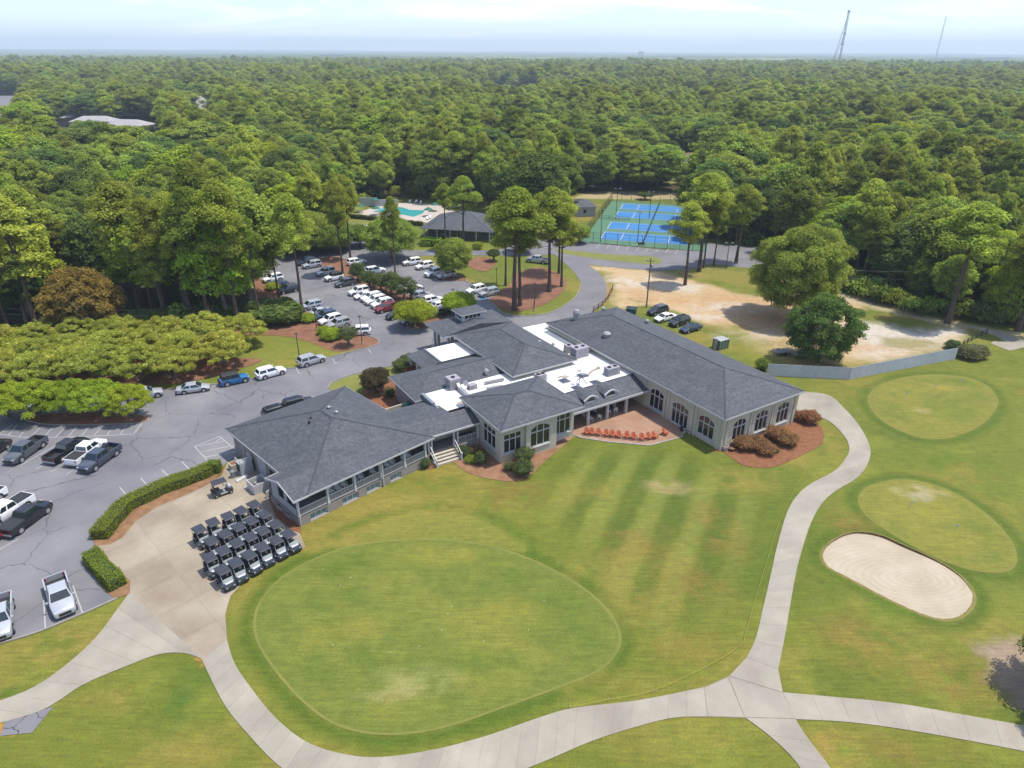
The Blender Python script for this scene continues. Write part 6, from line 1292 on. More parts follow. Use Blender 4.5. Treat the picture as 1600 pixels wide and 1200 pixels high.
# plan follows the row of posts along the front
dph = (P(766, 378.)-P(662, 372.)); azp = math.degrees(math.atan2(dph.x, dph.y)); FP = frame(azp); o0 = P(662, 372); ua, va = o0.dot(FP[0]), o0.dot(FP[1]); Lp_ = dph.length
M['slate_wall'] = pm('slate_siding', S(112, 118, 124), .85, var=.08, scale=1)
wall(FPf, (ua+.8, va+2), (ua+Lp_-.8, va+2), 0, 3, 'slate_wall', [(3.2, 5.0, .9, 2.3, 0, 2, None), (8.5, 9.6, .1, 2.2, 0, 1, None), (13.5, 14.8, .9, 2.1, 0, 1, None)], par=ph)
wall(FPf, (ua+.8, va+17), (ua+.8, va+2), 0, 3, 'slate_wall', par=ph); wall(FPf, (ua+Lp_-.8, va+2), (ua+Lp_-.8, va+17), 0, 3, 'slate_wall', par=ph)
roof(FPf, ua-.7, ua+Lp_+.7, va-.7, va+18, 3.05, .36, par=ph)
for i in range(6): u = ua+.2+(Lp_-.4)*i/5; bx(FPf, u-.13, u+.13, va-.1, va+.16, 0, 2.9, 'white', 'column', par=ph)
def far_house(px, rz, sx_, sy, h, lb, wallm='pale_wall', roofm=None, pitch=.45, nm='house', wins=3, gx_=0):
    p = P(*px); t = thing(nm, lb, 'house', tuple(p), rz); MB().box(-sx_/2, sx_/2, -sy/2, sy/2, 0, h).obj('wall', M[wallm], t)
    rs = sy/2*pitch; a, b_ = sx_/2+.6, sy/2+.6; k = a-b_*.8 if sx_ > sy*1.05 else .01
    MB().add([(-a, -b_, h), (a, -b_, h), (a, b_, h), (-a, b_, h), (-k, 0, h+rs), (k, 0, h+rs)], [(0, 1, 5, 4), (1, 2, 5), (2, 3, 4, 5), (3, 0, 4), (3, 2, 1, 0)]).obj('roof', roofm or M['shingle'], t)
    for i in range(wins):
        x = -sx_/2+sx_*(i+.5)/wins; f_ = MB().box(x-.7, x+.7, -sy/2-.06, -sy/2, .9, 2.3).obj('window', M['white'], t); MB().box(x-.55, x+.55, -sy/2-.075, -sy/2-.061, 1.0, 2.2).obj('pane', M['glass'], f_)
    return t
M['roof_tan'] = pm('tan_shingle', S(150, 128, 110), .9, var=.1, scale=1); M['roof_pale'] = pm('pale_grey_shingle', S(200, 196, 198), .9, var=.08, scale=.5); M['brick_far'] = pm('far_brick', S(134, 96, 78), .9, var=.1, scale=1)
HOUSES = [((1083, 262), .3, 16, 11, 4, 'brown brick house with a tan roof among the trees above the courts', 'brick_far', M['roof_tan'], .5, 'house', 3), ((1058, 270), -.3, 11, 10, 3.5, 'grey roofed house just left of the brick one', 'pale_wall', None, .5, 'house', 2),
          ((100, 194), .15, 28, 22, 5, 'long pale grey community building, left block', 'brick_far', M['roof_pale'], .4, 'community_building', 8), ((152, 201), .1, 26, 15, 5, 'long pale grey community building, middle block', 'pale_wall', M['roof_pale'], .4, 'community_building', 8), ((205, 208), -.15, 26, 16, 5, 'long pale grey community building, right block', 'pale_wall', M['roof_pale'], .4, 'community_building', 8),
          ((319, 187), .6, 18, 18, 8, 'pyramid roofed pavilion rising from the woods', 'pale_wall', M['roof_pale'], 1.0, 'pavilion', 2)]
for h_ in HOUSES: far_house(*h_[:2], h_[2], h_[3], h_[4], h_[5], h_[6], h_[7], h_[8], h_[9], h_[10])
far_house((908, 333), R(8), 7, 10, 3, 'small grey shed beside the left court fence', 'pale_wall', None, .35, 'shed', 1)
# far white buildings on the horizon
for i, (px, sx_, h) in enumerate([((500, 93.5), 160, 26), ((521, 94), 110, 34), ((1001, 91), 36, 62), ((1475, 97), 240, 26), ((1540, 98), 200, 26), ((1558, 98.5), 90, 34), ((1592, 108), 60, 20), ((10, 106), 80, 18)]):
    p = P(*px); t = thing('distant_building', ['pale low building on the horizon, left of centre', 'taller pale block beside the low building on the horizon', 'white water tower speck on the horizon near the centre', 'long white warehouse on the right horizon', 'white warehouse nearer the right edge on the horizon', 'small white block on the far right horizon', 'grey building among trees at the far right edge', 'pale building among trees at the far left edge'][i], 'building', (p.x, p.y, 0)); MB().box(-sx_/2, sx_/2, -20, 20, 0, h*.7).obj('wall', M['white'], t); MB().box(-sx_/2-2, sx_/2+2, -22, 22, h*.7, h*.7+2).obj('roof', M['roof_pale'], t)
# broadcasting masts
def mast(px, topy, topx, lb, two=False):
    p = P(*px); h = HGT_far(p, topy); t = thing('radio_mast', lb, 'radio mast', (p.x, p.y, 0)); mb = MB(); s = 2.6
    for k in range(3): a = k*2.094; mb.beam((s*math.cos(a), s*math.sin(a), 0), (s*math.cos(a), s*math.sin(a), h), .9, .9)
    n_ = int(h/9)
    for i in range(n_):
        for k in range(3): a, b2 = k*2.094, (k+1)*2.094; mb.beam((s*math.cos(a), s*math.sin(a), i*h/n_), (s*math.cos(b2), s*math.sin(b2), (i+1)*h/n_), .45, .45)
    mb.obj('lattice', M['mast'], t)
    for z in ((h*.96, h*.6, h*.42) if two else (h*.2,)): MB().lathe([(4.5, 0), (4.5, 3)], (0, 0, z), 8).obj('antenna_drum', M['mast'], t)
    if two: MB().beam((0, 0, h*.92), (-h*.17, -10, 0), 1.2, 1.2).obj('guy_cable_bundle', M['mast'], t); MB().beam((0, 0, h*.6), (-h*.17, -10, 0), .8, .8).obj('guy_cable_bundle', M['mast'], t)
M['mast'] = flat('mast_steel', S(120, 124, 138), .6)
def HGT_far(p, y2):
    lo, hi = 0., 1500.
    for _ in range(40):
        m = (lo+hi)/2
        if rowof((p.x, p.y, m)) > y2: lo = m
        else: hi = m
    return lo
mast((1309, 108), 15, 1319, 'taller guyed radio mast above the right hand woods', True); mast((1461, 96), 26, 1474, 'thin distant radio mast near the right edge')
# practice hole markers, rope along the path
for px, lb in (((1413, 622), 'left of three on the upper practice green'), ((1459, 609), 'middle of three on the upper practice green'), ((1499, 601), 'right of three on the upper practice green'), ((1421, 794), 'left of two on the lower practice green'), ((1490.5, 831), 'right of two on the lower practice green')):
    t = thing('practice_flag', 'short white practice flag, '+lb, 'flag', at(px, .01)); MB().tube([(0, 0, 0), (0, 0, 1.0)], .02, 5).obj('stick', M['white'], t); MB().box(0, .32, -.012, .012, .72, .98).obj('flag', M['white'], t)
M['yellow'] = flat('yellow_rope', S(200, 190, 60), .6)
rp_ = PP([(1261, 731), (1245, 760), (1227, 795), (1210, 838), (1200, 872), (1182, 930), (1165, 990), (1156, 1012), (1100, 1046), (1020, 1082), (950, 1096), (890, 1108)], 0, 4, False)
t = thing('boundary_rope', 'thin yellow rope on low stakes along the inner side of the cart path', 'rope', tuple(rp_[0])); MB().tube([p-rp_[0]+Vector((0, 0, .28)) for p in rp_], .014, 4).obj('rope', M['yellow'], t)
for p in rp_[::4]: q = p-rp_[0]; MB().tube([q, q+Vector((0, 0, .42))], .025, 5).obj('stake', M['white'], t)
balls = [(505, 890), (548, 903), (532, 915), (706, 948), (700, 960), (756, 1003), (610, 1020), (655, 1010), (826, 985), (850, 940), (520, 1008), (690, 985)]
gbm = MB().lathe([(.005, 0), (.05, .02), (.06, .06), (.05, .1), (.005, .12)], n=8).mesh('golf_ball', flat('ball', (.8, .8, .78), .4))
for px in balls: o_ = bpy.data.objects.new('golf_ball', gbm); C.objects.link(o_); o_.location = at(px, .018); o_.scale = (.55,)*3; tag(o_, 'white golf ball lying on the large putting green', 'golf ball', 'golf balls scattered over the large putting green')
# ================================================================ VEGETATION
M['pine'] = leafmat('pine_needles', (.265, .335, .055)); M['leaf'] = leafmat('broad_leaves', (.215, .29, .055)); M['leaf_dark'] = leafmat('dark_leaves', (.115, .175, .045)); M['lime'] = leafmat('lime_leaves', (.26, .36, .035), rnd=.08)
M['myrtle'] = leafmat('myrtle_leaves', (.30, .36, .055), rnd=.08); M['hedge'] = leafmat('hedge_leaves', (.19, .26, .035), rnd=.06); M['magnolia'] = leafmat('magnolia_leaves', (.24, .20, .045), rnd=.05); M['burgundy'] = leafmat('burgundy_leaves', (.085, .075, .04), rnd=.05)
M['bush'] = leafmat('bush_leaves', (.11, .15, .055), rnd=.1); M['brownbush'] = leafmat('browned_bush', (.29, .165, .08), rnd=.1); M['pampas'] = leafmat('pampas_blades', (.18, .19, .09), rnd=.05)
M['bark'] = pm('pine_bark', S(128, 104, 90), .95, S(92, 74, 66), 2., fine=.2, fscale=6, coord='O'); M['bark_grey'] = pm('grey_bark', S(150, 138, 122), .95, var=.2, scale=3, coord='O')
def leaves(cent, rad, cnt, size, up=.5, slim=1., zs=.85, jit=.55, tintv=.24, ctint=None):
    """leaf triangles over clumps; returns vertices, faces, tint"""
    V, T = [], []
    for i, (c_, r_) in enumerate(zip(cent, rad)):
        m = max(6, int(cnt*(r_**2))); d = rng.normal(size=(m, 3)); d /= np.linalg.norm(d, axis=1)[:, None]
        d[:, 2] = np.where(d[:, 2] < -.25, -d[:, 2], d[:, 2]); rr = r_*(.38+.82*rng.random(m)**.75); p = c_+d*rr[:, None]*np.array([1, 1, zs])
        nn = d*1.0+rng.normal(size=(m, 3))*jit; nn[:, 2] += up; nn /= np.linalg.norm(nn, axis=1)[:, None]
        a = np.cross(nn, rng.normal(size=(m, 3))); a /= np.linalg.norm(a, axis=1)[:, None]; b = np.cross(nn, a); s = size*(.65+.7*rng.random(m))[:, None]
        tri = np.stack([p-a*s*.5*slim, p+a*s*.5*slim, p+b*s*.95], 1); V.append(tri.reshape(-1, 3))
        base_ = (1+(rng.random()-.5)*2*tintv)*(1+(rng.random((m, 1))-.5)*.75); hue = 1+(rng.random((m, 1))-.5)*.16
        t3 = np.concatenate([base_*hue, base_, base_*(2-hue)*.98], 1)
        if ctint is not None: t3 = t3*ctint(p, rng)
        T.append(np.repeat(t3, 3, 0))
    v = np.concatenate(V); return v, np.arange(len(v)).reshape(-1, 3), np.concatenate(T)
def tri_mesh(name, mat, *a, **k): v, f, t = leaves(*a, **k); return np_mesh(name, v, f, M[mat], t)
def trunk_mesh(name, h, r0, r1, branches=(), mat='bark', lean=.0, seg=6, bend=.25):
    mb = MB(); ph_ = random.random()*6; pts = [(bend*math.sin(ph_+i*1.1)*i/seg+lean*i/seg*h, bend*math.cos(ph_*1.7+i)*i/seg, h*i/seg) for i in range(seg+1)]
    mb.tube(pts, [r0*(1.35 if i == 0 else 1)*(1-i/seg)+r1*i/seg for i in range(seg+1)], 7)
    for z0, dx, dy, dz, r_ in branches:
        k = min(seg-1, int(z0/h*seg)); q = Vector(pts[k]).lerp(Vector(pts[k+1]), z0/h*seg-k); mb.tube([q, q+Vector((dx*.55, dy*.55, dz*.35)), q+Vector((dx, dy, dz))], [r_, r_*.7, r_*.35], 5)
    return mb.mesh(name, [M[mat]])
def pine_variant(i, n_leaf=200, size=.36, low=.44):
    """22 m tall reference pine: bare trunk, rounded crown of separate needle clouds"""
    cs, rs, br = [], [], []; rx, cz_ = random.uniform(3.2, 4.0), 22*low
    for k in range(random.randint(50, 60)):
        t_ = random.random()**.7; z = cz_+t_*(22-cz_-.9); w_ = math.sin(min(1, (1-t_)*1.25+.12)*math.pi/2)*(.55+.45*min(1, t_*3)); a = k*2.4+random.uniform(-.5, .5); q = rx*w_*random.uniform(.45, 1.0)
        if t_ > .93: q *= .4
        cs.append(np.array([q*math.cos(a), q*math.sin(a), z])); rs.append(random.uniform(.75, 1.3)*(1.1 if t_ > .4 else .9))
        if k % 2 == 0: br.append((max(cz_-.5, z-1.6), q*math.cos(a), q*math.sin(a), 1.4, .09))
    cs.append(np.array([0, 0, 21.2])); rs.append(1.1)
    for k in range(3): br.append((22*random.uniform(.3, .5), random.uniform(-1.2, 1.2), random.uniform(-1.2, 1.2), .3, .05))
    return tri_mesh('pine_crown', 'pine', cs, rs, n_leaf, size, slim=.7, zs=.9, up=.5, tintv=.22), trunk_mesh('pine_trunk', 20.5, .3, .1, br)
def broad_variant(i, mat='leaf', H_=15., wr=4.2, z0=2.5, n_=80, cnt=150, size=.38, clump=(.75, 1.35)):
    cs, rs, br = [], [], []
    for k in range(n_):
        t_ = (k+.5)/n_; ph = math.acos(1-1.75*t_); a = k*2.39996+random.uniform(-.3, .3); e = random.uniform(.62, 1.0); zc = (H_+z0)/2; hz = (H_-z0)/2-.6
        p = np.array([wr*math.sin(ph)*math.cos(a)*e, wr*math.sin(ph)*math.sin(a)*e, zc+hz*math.cos(ph)*random.uniform(.85, 1.0)]); cs.append(p); rs.append(random.uniform(*clump))
        if k % 4 == 0: br.append((H_*.3, p[0]*.8, p[1]*.8, max(.5, (p[2]-H_*.3)*.8), .14))
    return tri_mesh('tree_crown', mat, cs, rs, cnt, size, slim=.9, zs=.85, tintv=.2), trunk_mesh('tree_trunk', H_*.75, .3, .12, br, 'bark_grey')
PINES = [pine_variant(i) for i in range(7)]
BROAD = [broad_variant(i, 'leaf' if i % 3 else 'leaf_dark', H_=15+random.uniform(-2, 2), wr=random.uniform(3.4, 4.8), cnt=190, size=.34) for i in range(6)]
LIME = [broad_variant(9, 'lime', 14, 4.2)]
NEAR_PINES = [pine_variant(i, 290, .28, .52) for i in range(4)]
NEAR_BROAD = [broad_variant(i, 'leaf', 12, 4.6, 1.2, 64, 330, .27, (.9, 1.5)) for i in range(2)]
def plant(var, name, loc, sc_, rz, label, cat, group=None, tn='trunk', cn_='crown'):
    t = thing(name, label, cat, loc, rz, group); t.scale = sc_ if hasattr(sc_, '__len__') else (sc_,)*3
    for m_, nm in ((var[0], cn_), (var[1], tn)):
        if m_: o_ = bpy.data.objects.new(nm, m_); C.objects.link(o_); o_.parent = t
    return t
# ---- single trees with their own place and look: base, row of the top, width factor
def pine_at(px, ytop, lb, wf=1., v=None, group=None):
    h = HGT(px[0], px[1], ytop); s = h/22.*.95; wf *= 1.3; v = random.randrange(len(NEAR_PINES)) if v is None else v
    return plant(NEAR_PINES[v], 'pine_tree', at(px, .02), (s*wf, s*wf, s), random.random()*6.28, lb, 'tree', group)
for px, yt, wf, lb in [((804, 485), 284, 1.15, 'tall pine at the left front of the straw island'), ((812, 478), 300, 1.0, 'pine just behind the front one in the straw island'), ((858, 456), 285, 1.05, 'tall pine standing near the right side of the straw island'), ((877, 448), 318, .9, 'pine at the right edge of the straw island by the loop road'),
                       ((873, 427), 292, .9, 'pine farther back in the straw island near the loop road'), ((790, 446), 318, .8, 'slim pine at the back of the straw island'), ((725, 390), 270, 1.0, 'bent pine in front of the pool house roof'), ((696, 380), 282, .8, 'slim pine at the left part of the pool house roof'),
                       ((618, 432), 302, .6, 'thin tall pine rising in the middle of the car park'), ((548, 406), 266, .68, 'tall bare pine, right one of a pair at the island head'), ((536, 430), 272, .66, 'tall bare pine, left one of a pair at the island head'),
                       ((473, 491), 292, .72, 'tall leaning pine in front of the left parking column'), ((437, 474), 325, .66, 'pine with a hanging branch over the left parking column'), ((408, 508), 330, .6, 'thin pine at the left of the dense round shrubs'), ((374, 515), 268, .8, 'big pine left of the straw clearing'), ((329, 513), 280, .8, 'big pine beside the utility pole in the straw'),
                       ((1070, 445), 312, 1.05, 'pine alone on the sandy ground in front of the courts'), ((1092, 424), 262, 1.1, 'tall pine at the right end of the courts'), ((1099, 419), 300, .8, 'slim pine behind the tall one right of the courts'), ((1115, 415), 318, .85, 'pine by the gravel road right of the courts'), ((1150, 411), 282, 1.15, 'broad pine on the far side of the gravel road'),
                       ((1480, 505), 306, 1.2, 'tall leaning pine at the right wood edge'), ((1590, 517), 330, 1.2, 'pine at the right edge of the photo'), ((300, 505), 290, .8, 'pine behind the flowering tree row'), ((262, 508), 300, .75, 'pine right of the golden magnolia')]:
    pine_at(px, yt, lb, wf)
def broad_at(px, ytop, wr, lb, var=None, mat='leaf', nm='broadleaf_tree', z0=1.2, n_=64, cnt=330, size=.27, clump=(.9, 1.5), cat='tree', Hn=None):
    h = HGT(px[0], px[1], ytop)*.93 if Hn is None else Hn
    v = broad_variant(0, mat, h, wr, z0, n_, cnt, size, clump); return plant(v, nm, at(px, .02), 1, 0, lb, cat)
broad_at((1238, 498), 343, 8.6, 'huge spreading green tree on the sandy ground behind the fence', z0=.4, n_=170, clump=(1.1, 1.9)); broad_at((1277, 566), 452, 5.8, 'dense round green tree behind the board fence', mat='leaf_dark', z0=-.6, n_=110, clump=(.8, 1.4))
broad_at((612, 405), 338, 6.6, 'broad dark green oak in the middle behind the car park', z0=1, n_=110, clump=(1.1, 1.8)); broad_at((708, 432), 368, 3.6, 'dense upright green tree at the right end of the car park', z0=.4, n_=70)
broad_at((480, 395), 330, 7.5, 'wide green oak behind the left car park, left of two', z0=1, n_=120, clump=(1.2, 1.9)); broad_at((525, 392), 345, 5.2, 'green oak behind the middle parking row', z0=.6, n_=80, clump=(1.1, 1.7)); broad_at((563, 385), 352, 3.2, 'small round tree beside the far street cars', z0=.8, n_=50)
broad_at((648, 512), 470, 3.7, 'round lime green tree nearer the entrance canopy', mat='lime', z0=1.2, n_=60, clump=(.7, 1.1), size=.2, cnt=520); broad_at((716, 492), 457, 3.2, 'round lime green tree behind the entrance canopy', mat='lime', z0=.9, n_=60, clump=(.7, 1.1), size=.2, cnt=520)
broad_at((587, 613), 572, 2.2, 'burgundy leaved small tree on the front lawn', mat='burgundy', z0=.3, n_=50, clump=(.45, .8), size=.18, cnt=600); broad_at((545, 541), 507, 1.6, 'small sparse tree on the tip of the straw bed', mat='bush', z0=.6, n_=26, clump=(.4, .75), size=.16, cnt=420)
for px, yt, wr, lb in [((128, 214), 186, 5, 'tree in front of the gap between the pale community blocks'), ((178, 222), 192, 5, 'tree in front of the middle community block'), ((232, 226), 194, 5.5, 'tree right of the pale community blocks'), ((82, 222), 192, 5, 'tree left of the pale community blocks'), ((820, 395), 330, 3.2, 'bushy green tree between the pines and the loop road'), ((905, 380), 352, 2.2, 'small green tree left of the court corner'), ((845, 368), 312, 3.8, 'green tree right of the pool house'), ((580, 300), 250, 4.6, 'tall green tree behind the white pool wall'), ((690, 312), 262, 4.4, 'tall green tree behind the pool loungers')]: broad_at(px, yt, wr, lb, z0=1, n_=70, clump=(.8, 1.4))
for px, yt, wr, lb in [((560, 440), 408, 1.9, 'small island tree, first from the far end'), ((578, 450), 422, 1.8, 'small island tree, second from the far end'), ((596, 456), 425, 2.1, 'small island tree, third from the far end'), ((612, 462), 420, 2.1, 'purple tinged island tree, fourth from the far end'), ((632, 470), 430, 2.8, 'dense purple tipped tree at the near end of the island'), ((772, 408), 388, 1.3, 'young small tree on the grass in front of the pool house'), ((1008, 312), 300, 2.6, 'dark round tree behind the far tennis court')]:
    broad_at(px, yt, wr, lb, mat='bush', z0=.7, n_=34, clump=(.5, .9), size=.2, cnt=380)
broad_at((140, 524), 412, 6.4, 'golden brown magnolia above the flowering tree row', mat='magnolia', z0=.5, n_=120, clump=(.8, 1.3), size=.34, cnt=200)
broad_at((1650, 1078), 960, 3.1, 'tree at the right edge casting its shade on the bare ground', z0=1.0, n_=60, clump=(.6, 1.0), size=.2, cnt=420, Hn=7.5); broad_at((1640, 1140), 960, 1.6, 'small leafy shoot below the tree at the right edge', z0=.6, n_=20, clump=(.4, .6), size=.16, cnt=420, Hn=4)
# crepe myrtles: the long blooming row and the lime row on the island
def myrtle(px, h, wr, mat, lb, bloom, grp, nm='crepe_myrtle'):
    cs, rs, br = [], [], []
    for k in range(70):
        a = k*2.39996; q = wr*math.sqrt((k+.5)/70)*random.uniform(.9, 1.05); z = h*(.97-.34*(q/wr)**2.2)-random.uniform(0, 1.3)
        cs.append(np.array([q*math.cos(a), q*math.sin(a), z-.5])); rs.append(random.uniform(.4, .8))
    for k in range(24): a = k*2.4; q = wr*.95; cs.append(np.array([q*math.cos(a)*random.uniform(.6, 1), q*math.sin(a)*random.uniform(.6, 1), h*random.uniform(.38, .6)])); rs.append(random.uniform(.45, .8))
    for k in range(6): a = k*1.05; br.append((.15, wr*.6*math.cos(a), wr*.6*math.sin(a), h*.7, .1))
    def ct_(p, g_):
        o_ = np.ones((len(p), 3)); b_ = (g_.random(len(p)) < bloom) & (p[:, 2] > h*.55); o_[b_] = np.array([3.0, 2.3, 6.5])*.8; return o_
    v = (tri_mesh('myrtle_crown', mat, cs, rs, 900, .15, slim=.9, zs=.8, tintv=.2, ctint=ct_), trunk_mesh('myrtle_trunk', h*.5, .12, .06, br, 'bark_grey'))
    return v
MY = [myrtle(None, 6.4, 4.4, 'myrtle', '', .07, '') for _ in range(4)]; ML = [myrtle(None, 5.8, 3.6, 'lime', '', .0, '') for _ in range(3)]
k = 0; row_lb = ['far left', 'left', 'centre left', 'centre', 'centre right', 'right', 'far right']
for j, (y, x0, x1, n_) in enumerate(((570, -70, 350, 8), (598, -60, 330, 8), (548, 0, 385, 7))):
    for i in range(n_):
        x = x0+(x1-x0)*i/(n_-1)+random.uniform(-6, 6); yy = y-(x/400)*(8 if j else 0)+random.uniform(-3, 3)+(6 if x < 60 else 0); s = random.uniform(.9, 1.05)
        if j == 1 and x > 330: continue
        plant(MY[k % 4], 'crepe_myrtle', at((x, yy), .02), s, random.random()*6.28, 'yellow green crepe myrtle with white blossoms in the long overlapping row above the parking lot', 'tree', 'crepe myrtles in the long blooming row'); k += 1
for i, (x, y) in enumerate(((18, 655), (62, 651), (110, 648), (158, 650), (207, 654))):
    plant(ML[i % 3], 'crepe_myrtle', at((x, y), .12), (1, 1, 1) if i < 4 else (.85, .85, .95), i*1.3, 'lime green crepe myrtle on the kerbed island, '+['leftmost, at the photo edge', 'second from the left', 'middle one', 'second from the right', 'rightmost with a visible thin trunk'][i], 'tree', 'lime crepe myrtles on the island')
# hedges
def hedge(px, wd, h, lb, mat='hedge', size=.11, dens=150):
    w_ = resample(PP(px, 0, 5, False), max(4, int(sum((P(*a)-P(*b_)).length for a, b_ in zip(px[:-1], px[1:]))/.5))); n_ = len(w_); t = thing('hedge', lb, 'hedge', tuple(w_[0]), absolute=False); o0 = w_[0]
    core = MB(); secs = []
    for i, p in enumerate(w_):
        d = (w_[min(i+1, n_-1)]-w_[max(i-1, 0)]).normalized(); s = Vector((-d.y, d.x, 0)); q = wd/2*(.82 if i in (0, n_-1) else .92); b_ = p-o0
        secs.append([tuple(b_-s*q), tuple(b_-s*q+Vector((0, 0, h*.8))), tuple(b_-s*q*.8+Vector((0, 0, h*.93))), tuple(b_+s*q*.8+Vector((0, 0, h*.93))), tuple(b_+s*q+Vector((0, 0, h*.8))), tuple(b_+s*q)])
    vs, fs = loft(secs); core.add(vs, fs); core.obj('stems', M['hedge_core'], t)
    A = []; NN = []
    for i in range(n_-1):
        p, q = w_[i]-o0, w_[i+1]-o0; d = (q-p); s = Vector((-d.y, d.x, 0)).normalized(); m = int(d.length*(wd+2*h)*dens)
        u = rng.random((m, 1)); side = rng.random(m)*(wd+2*h); bulge = 1+.07*math.sin(i*.9)+.04*math.sin(i*2.3)
        hh = np.where(side < h, side, np.where(side > h+wd, wd+2*h-side, h*(1.0+.03*np.sin(i*.7)))); lat = np.where(side < h, -wd/2, np.where(side > h+wd, wd/2, side-h-wd/2))*bulge
        rd = np.clip(1-(hh > h*.82)*np.clip(np.abs(lat)/(wd/2)-.8, 0, 1)*.6, .8, 1)
        A.append(np.array(p)[None]+u*np.array(d)[None]+lat[:, None]*rd[:, None]*np.array(s)[None]+np.c_[np.zeros(m), np.zeros(m), hh]+rng.normal(size=(m, 3))*.035)
        NN.append(np.where((side < h)[:, None], -np.array(s), np.where((side > h+wd)[:, None], np.array(s), np.array([0, 0, 1.]))))
    for e_ in (0, n_-1):
        d = (w_[1]-w_[0]).normalized()*-1 if e_ == 0 else (w_[-1]-w_[-2]).normalized(); s = Vector((-d.y, d.x, 0)); m = int(wd*h*dens)
        A.append(np.array(w_[e_]-o0)[None]+np.array(d)[None]*.04+(rng.random((m, 1))-.5)*wd*.95*np.array(s)[None]+np.c_[np.zeros(m), np.zeros(m), rng.random(m)*h]+rng.normal(size=(m, 3))*.04); NN.append(np.tile(np.array(d), (m, 1)))
    p = np.concatenate(A); nn = np.concatenate(NN)+rng.normal(size=(len(p), 3))*.45; m = len(p); nn /= np.linalg.norm(nn, axis=1)[:, None]
    a = np.cross(nn, rng.normal(size=(m, 3))); a /= np.linalg.norm(a, axis=1)[:, None]; b_ = np.cross(nn, a); s = size*(.7+.7*rng.random(m))[:, None]
    v = np.stack([p-a*s*.5, p+a*s*.5, p+b_*s], 1).reshape(-1, 3); tn = np.repeat((.8+.4*rng.random((m, 1)))*np.ones((1, 3)), 3, 0)
    o_ = bpy.data.objects.new('leaves', np_mesh('hedge_leaves', v, np.arange(len(v)).reshape(-1, 3), M[mat], tn)); C.objects.link(o_); o_.parent = t; return t
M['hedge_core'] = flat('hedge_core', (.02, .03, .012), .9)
hedge([(156, 843), (172, 823), (186, 808), (196, 796), (228, 780), (262, 764), (300, 751), (328, 739)], 1.9, 1.25, 'long clipped green hedge curving along the parking lot'); hedge([(333, 741), (338, 733)], 1.7, 1.45, 'taller clipped block at the upper end of the long hedge', size=.1)
hedge([(145, 872), (158, 890), (174, 906), (186, 919)], 1.7, 1.15, 'short clipped hedge beside the silver pickup bays'); hedge([(645, 505), (680, 496), (700, 490)], 1.2, .9, 'low dark hedge under the round lime tree', 'bush'); hedge([(660, 383), (688, 384)], 3.4, 1.9, 'thick lime hedge in front of the pool house', 'lime', .25, 40)
hedge([(740, 389), (752, 389.5)], 2.6, 1.6, 'small lime hedge right part of the pool house front', 'lime', .25, 40); hedge([(540, 340), (580, 344), (620, 349), (660, 353)], 1.2, 1.2, 'low dark hedge below the pool deck', 'bush', .28, 40)
def bush(px, r_, h, mat, lb, nm='bush', size=.11, dens=520, grp=None):
    p = at(px, .03); t = thing(nm, lb, 'bush', p, 0, grp); cs = [np.array([0, 0, h*.48])]; rs = [1.]
    v, f, tn = leaves(cs, rs, dens*4*r_*r_, size, zs=1, up=.2, tintv=.05); v = v*np.array([r_, r_, h*.52])+np.array([0, 0, h*.48*(1-h*.52)]) if False else (v-cs[0])*np.array([r_, r_, h*.54])+cs[0]
    lump = 1+.12*np.sin(v[:, :1]*5/r_+px[0])*np.cos(v[:, 1:2]*4/r_)+.06*np.sin(v[:, 2:3]*7/r_+px[1]); v = (v-cs[0])*lump+cs[0]
    v[:, 2] = np.maximum(v[:, 2], .0); s_ = size/(r_+.3)
    o_ = bpy.data.objects.new('foliage', np_mesh('foliage', v, f, M[mat], tn)); C.objects.link(o_); o_.parent = t
    c_ = MB().lathe([(.3*r_, 0), (.75*r_, h*.25), (.8*r_, h*.55), (.5*r_, h*.85), (.02, h*.92)], n=10).obj('stems', M['hedge_core'], t); return t
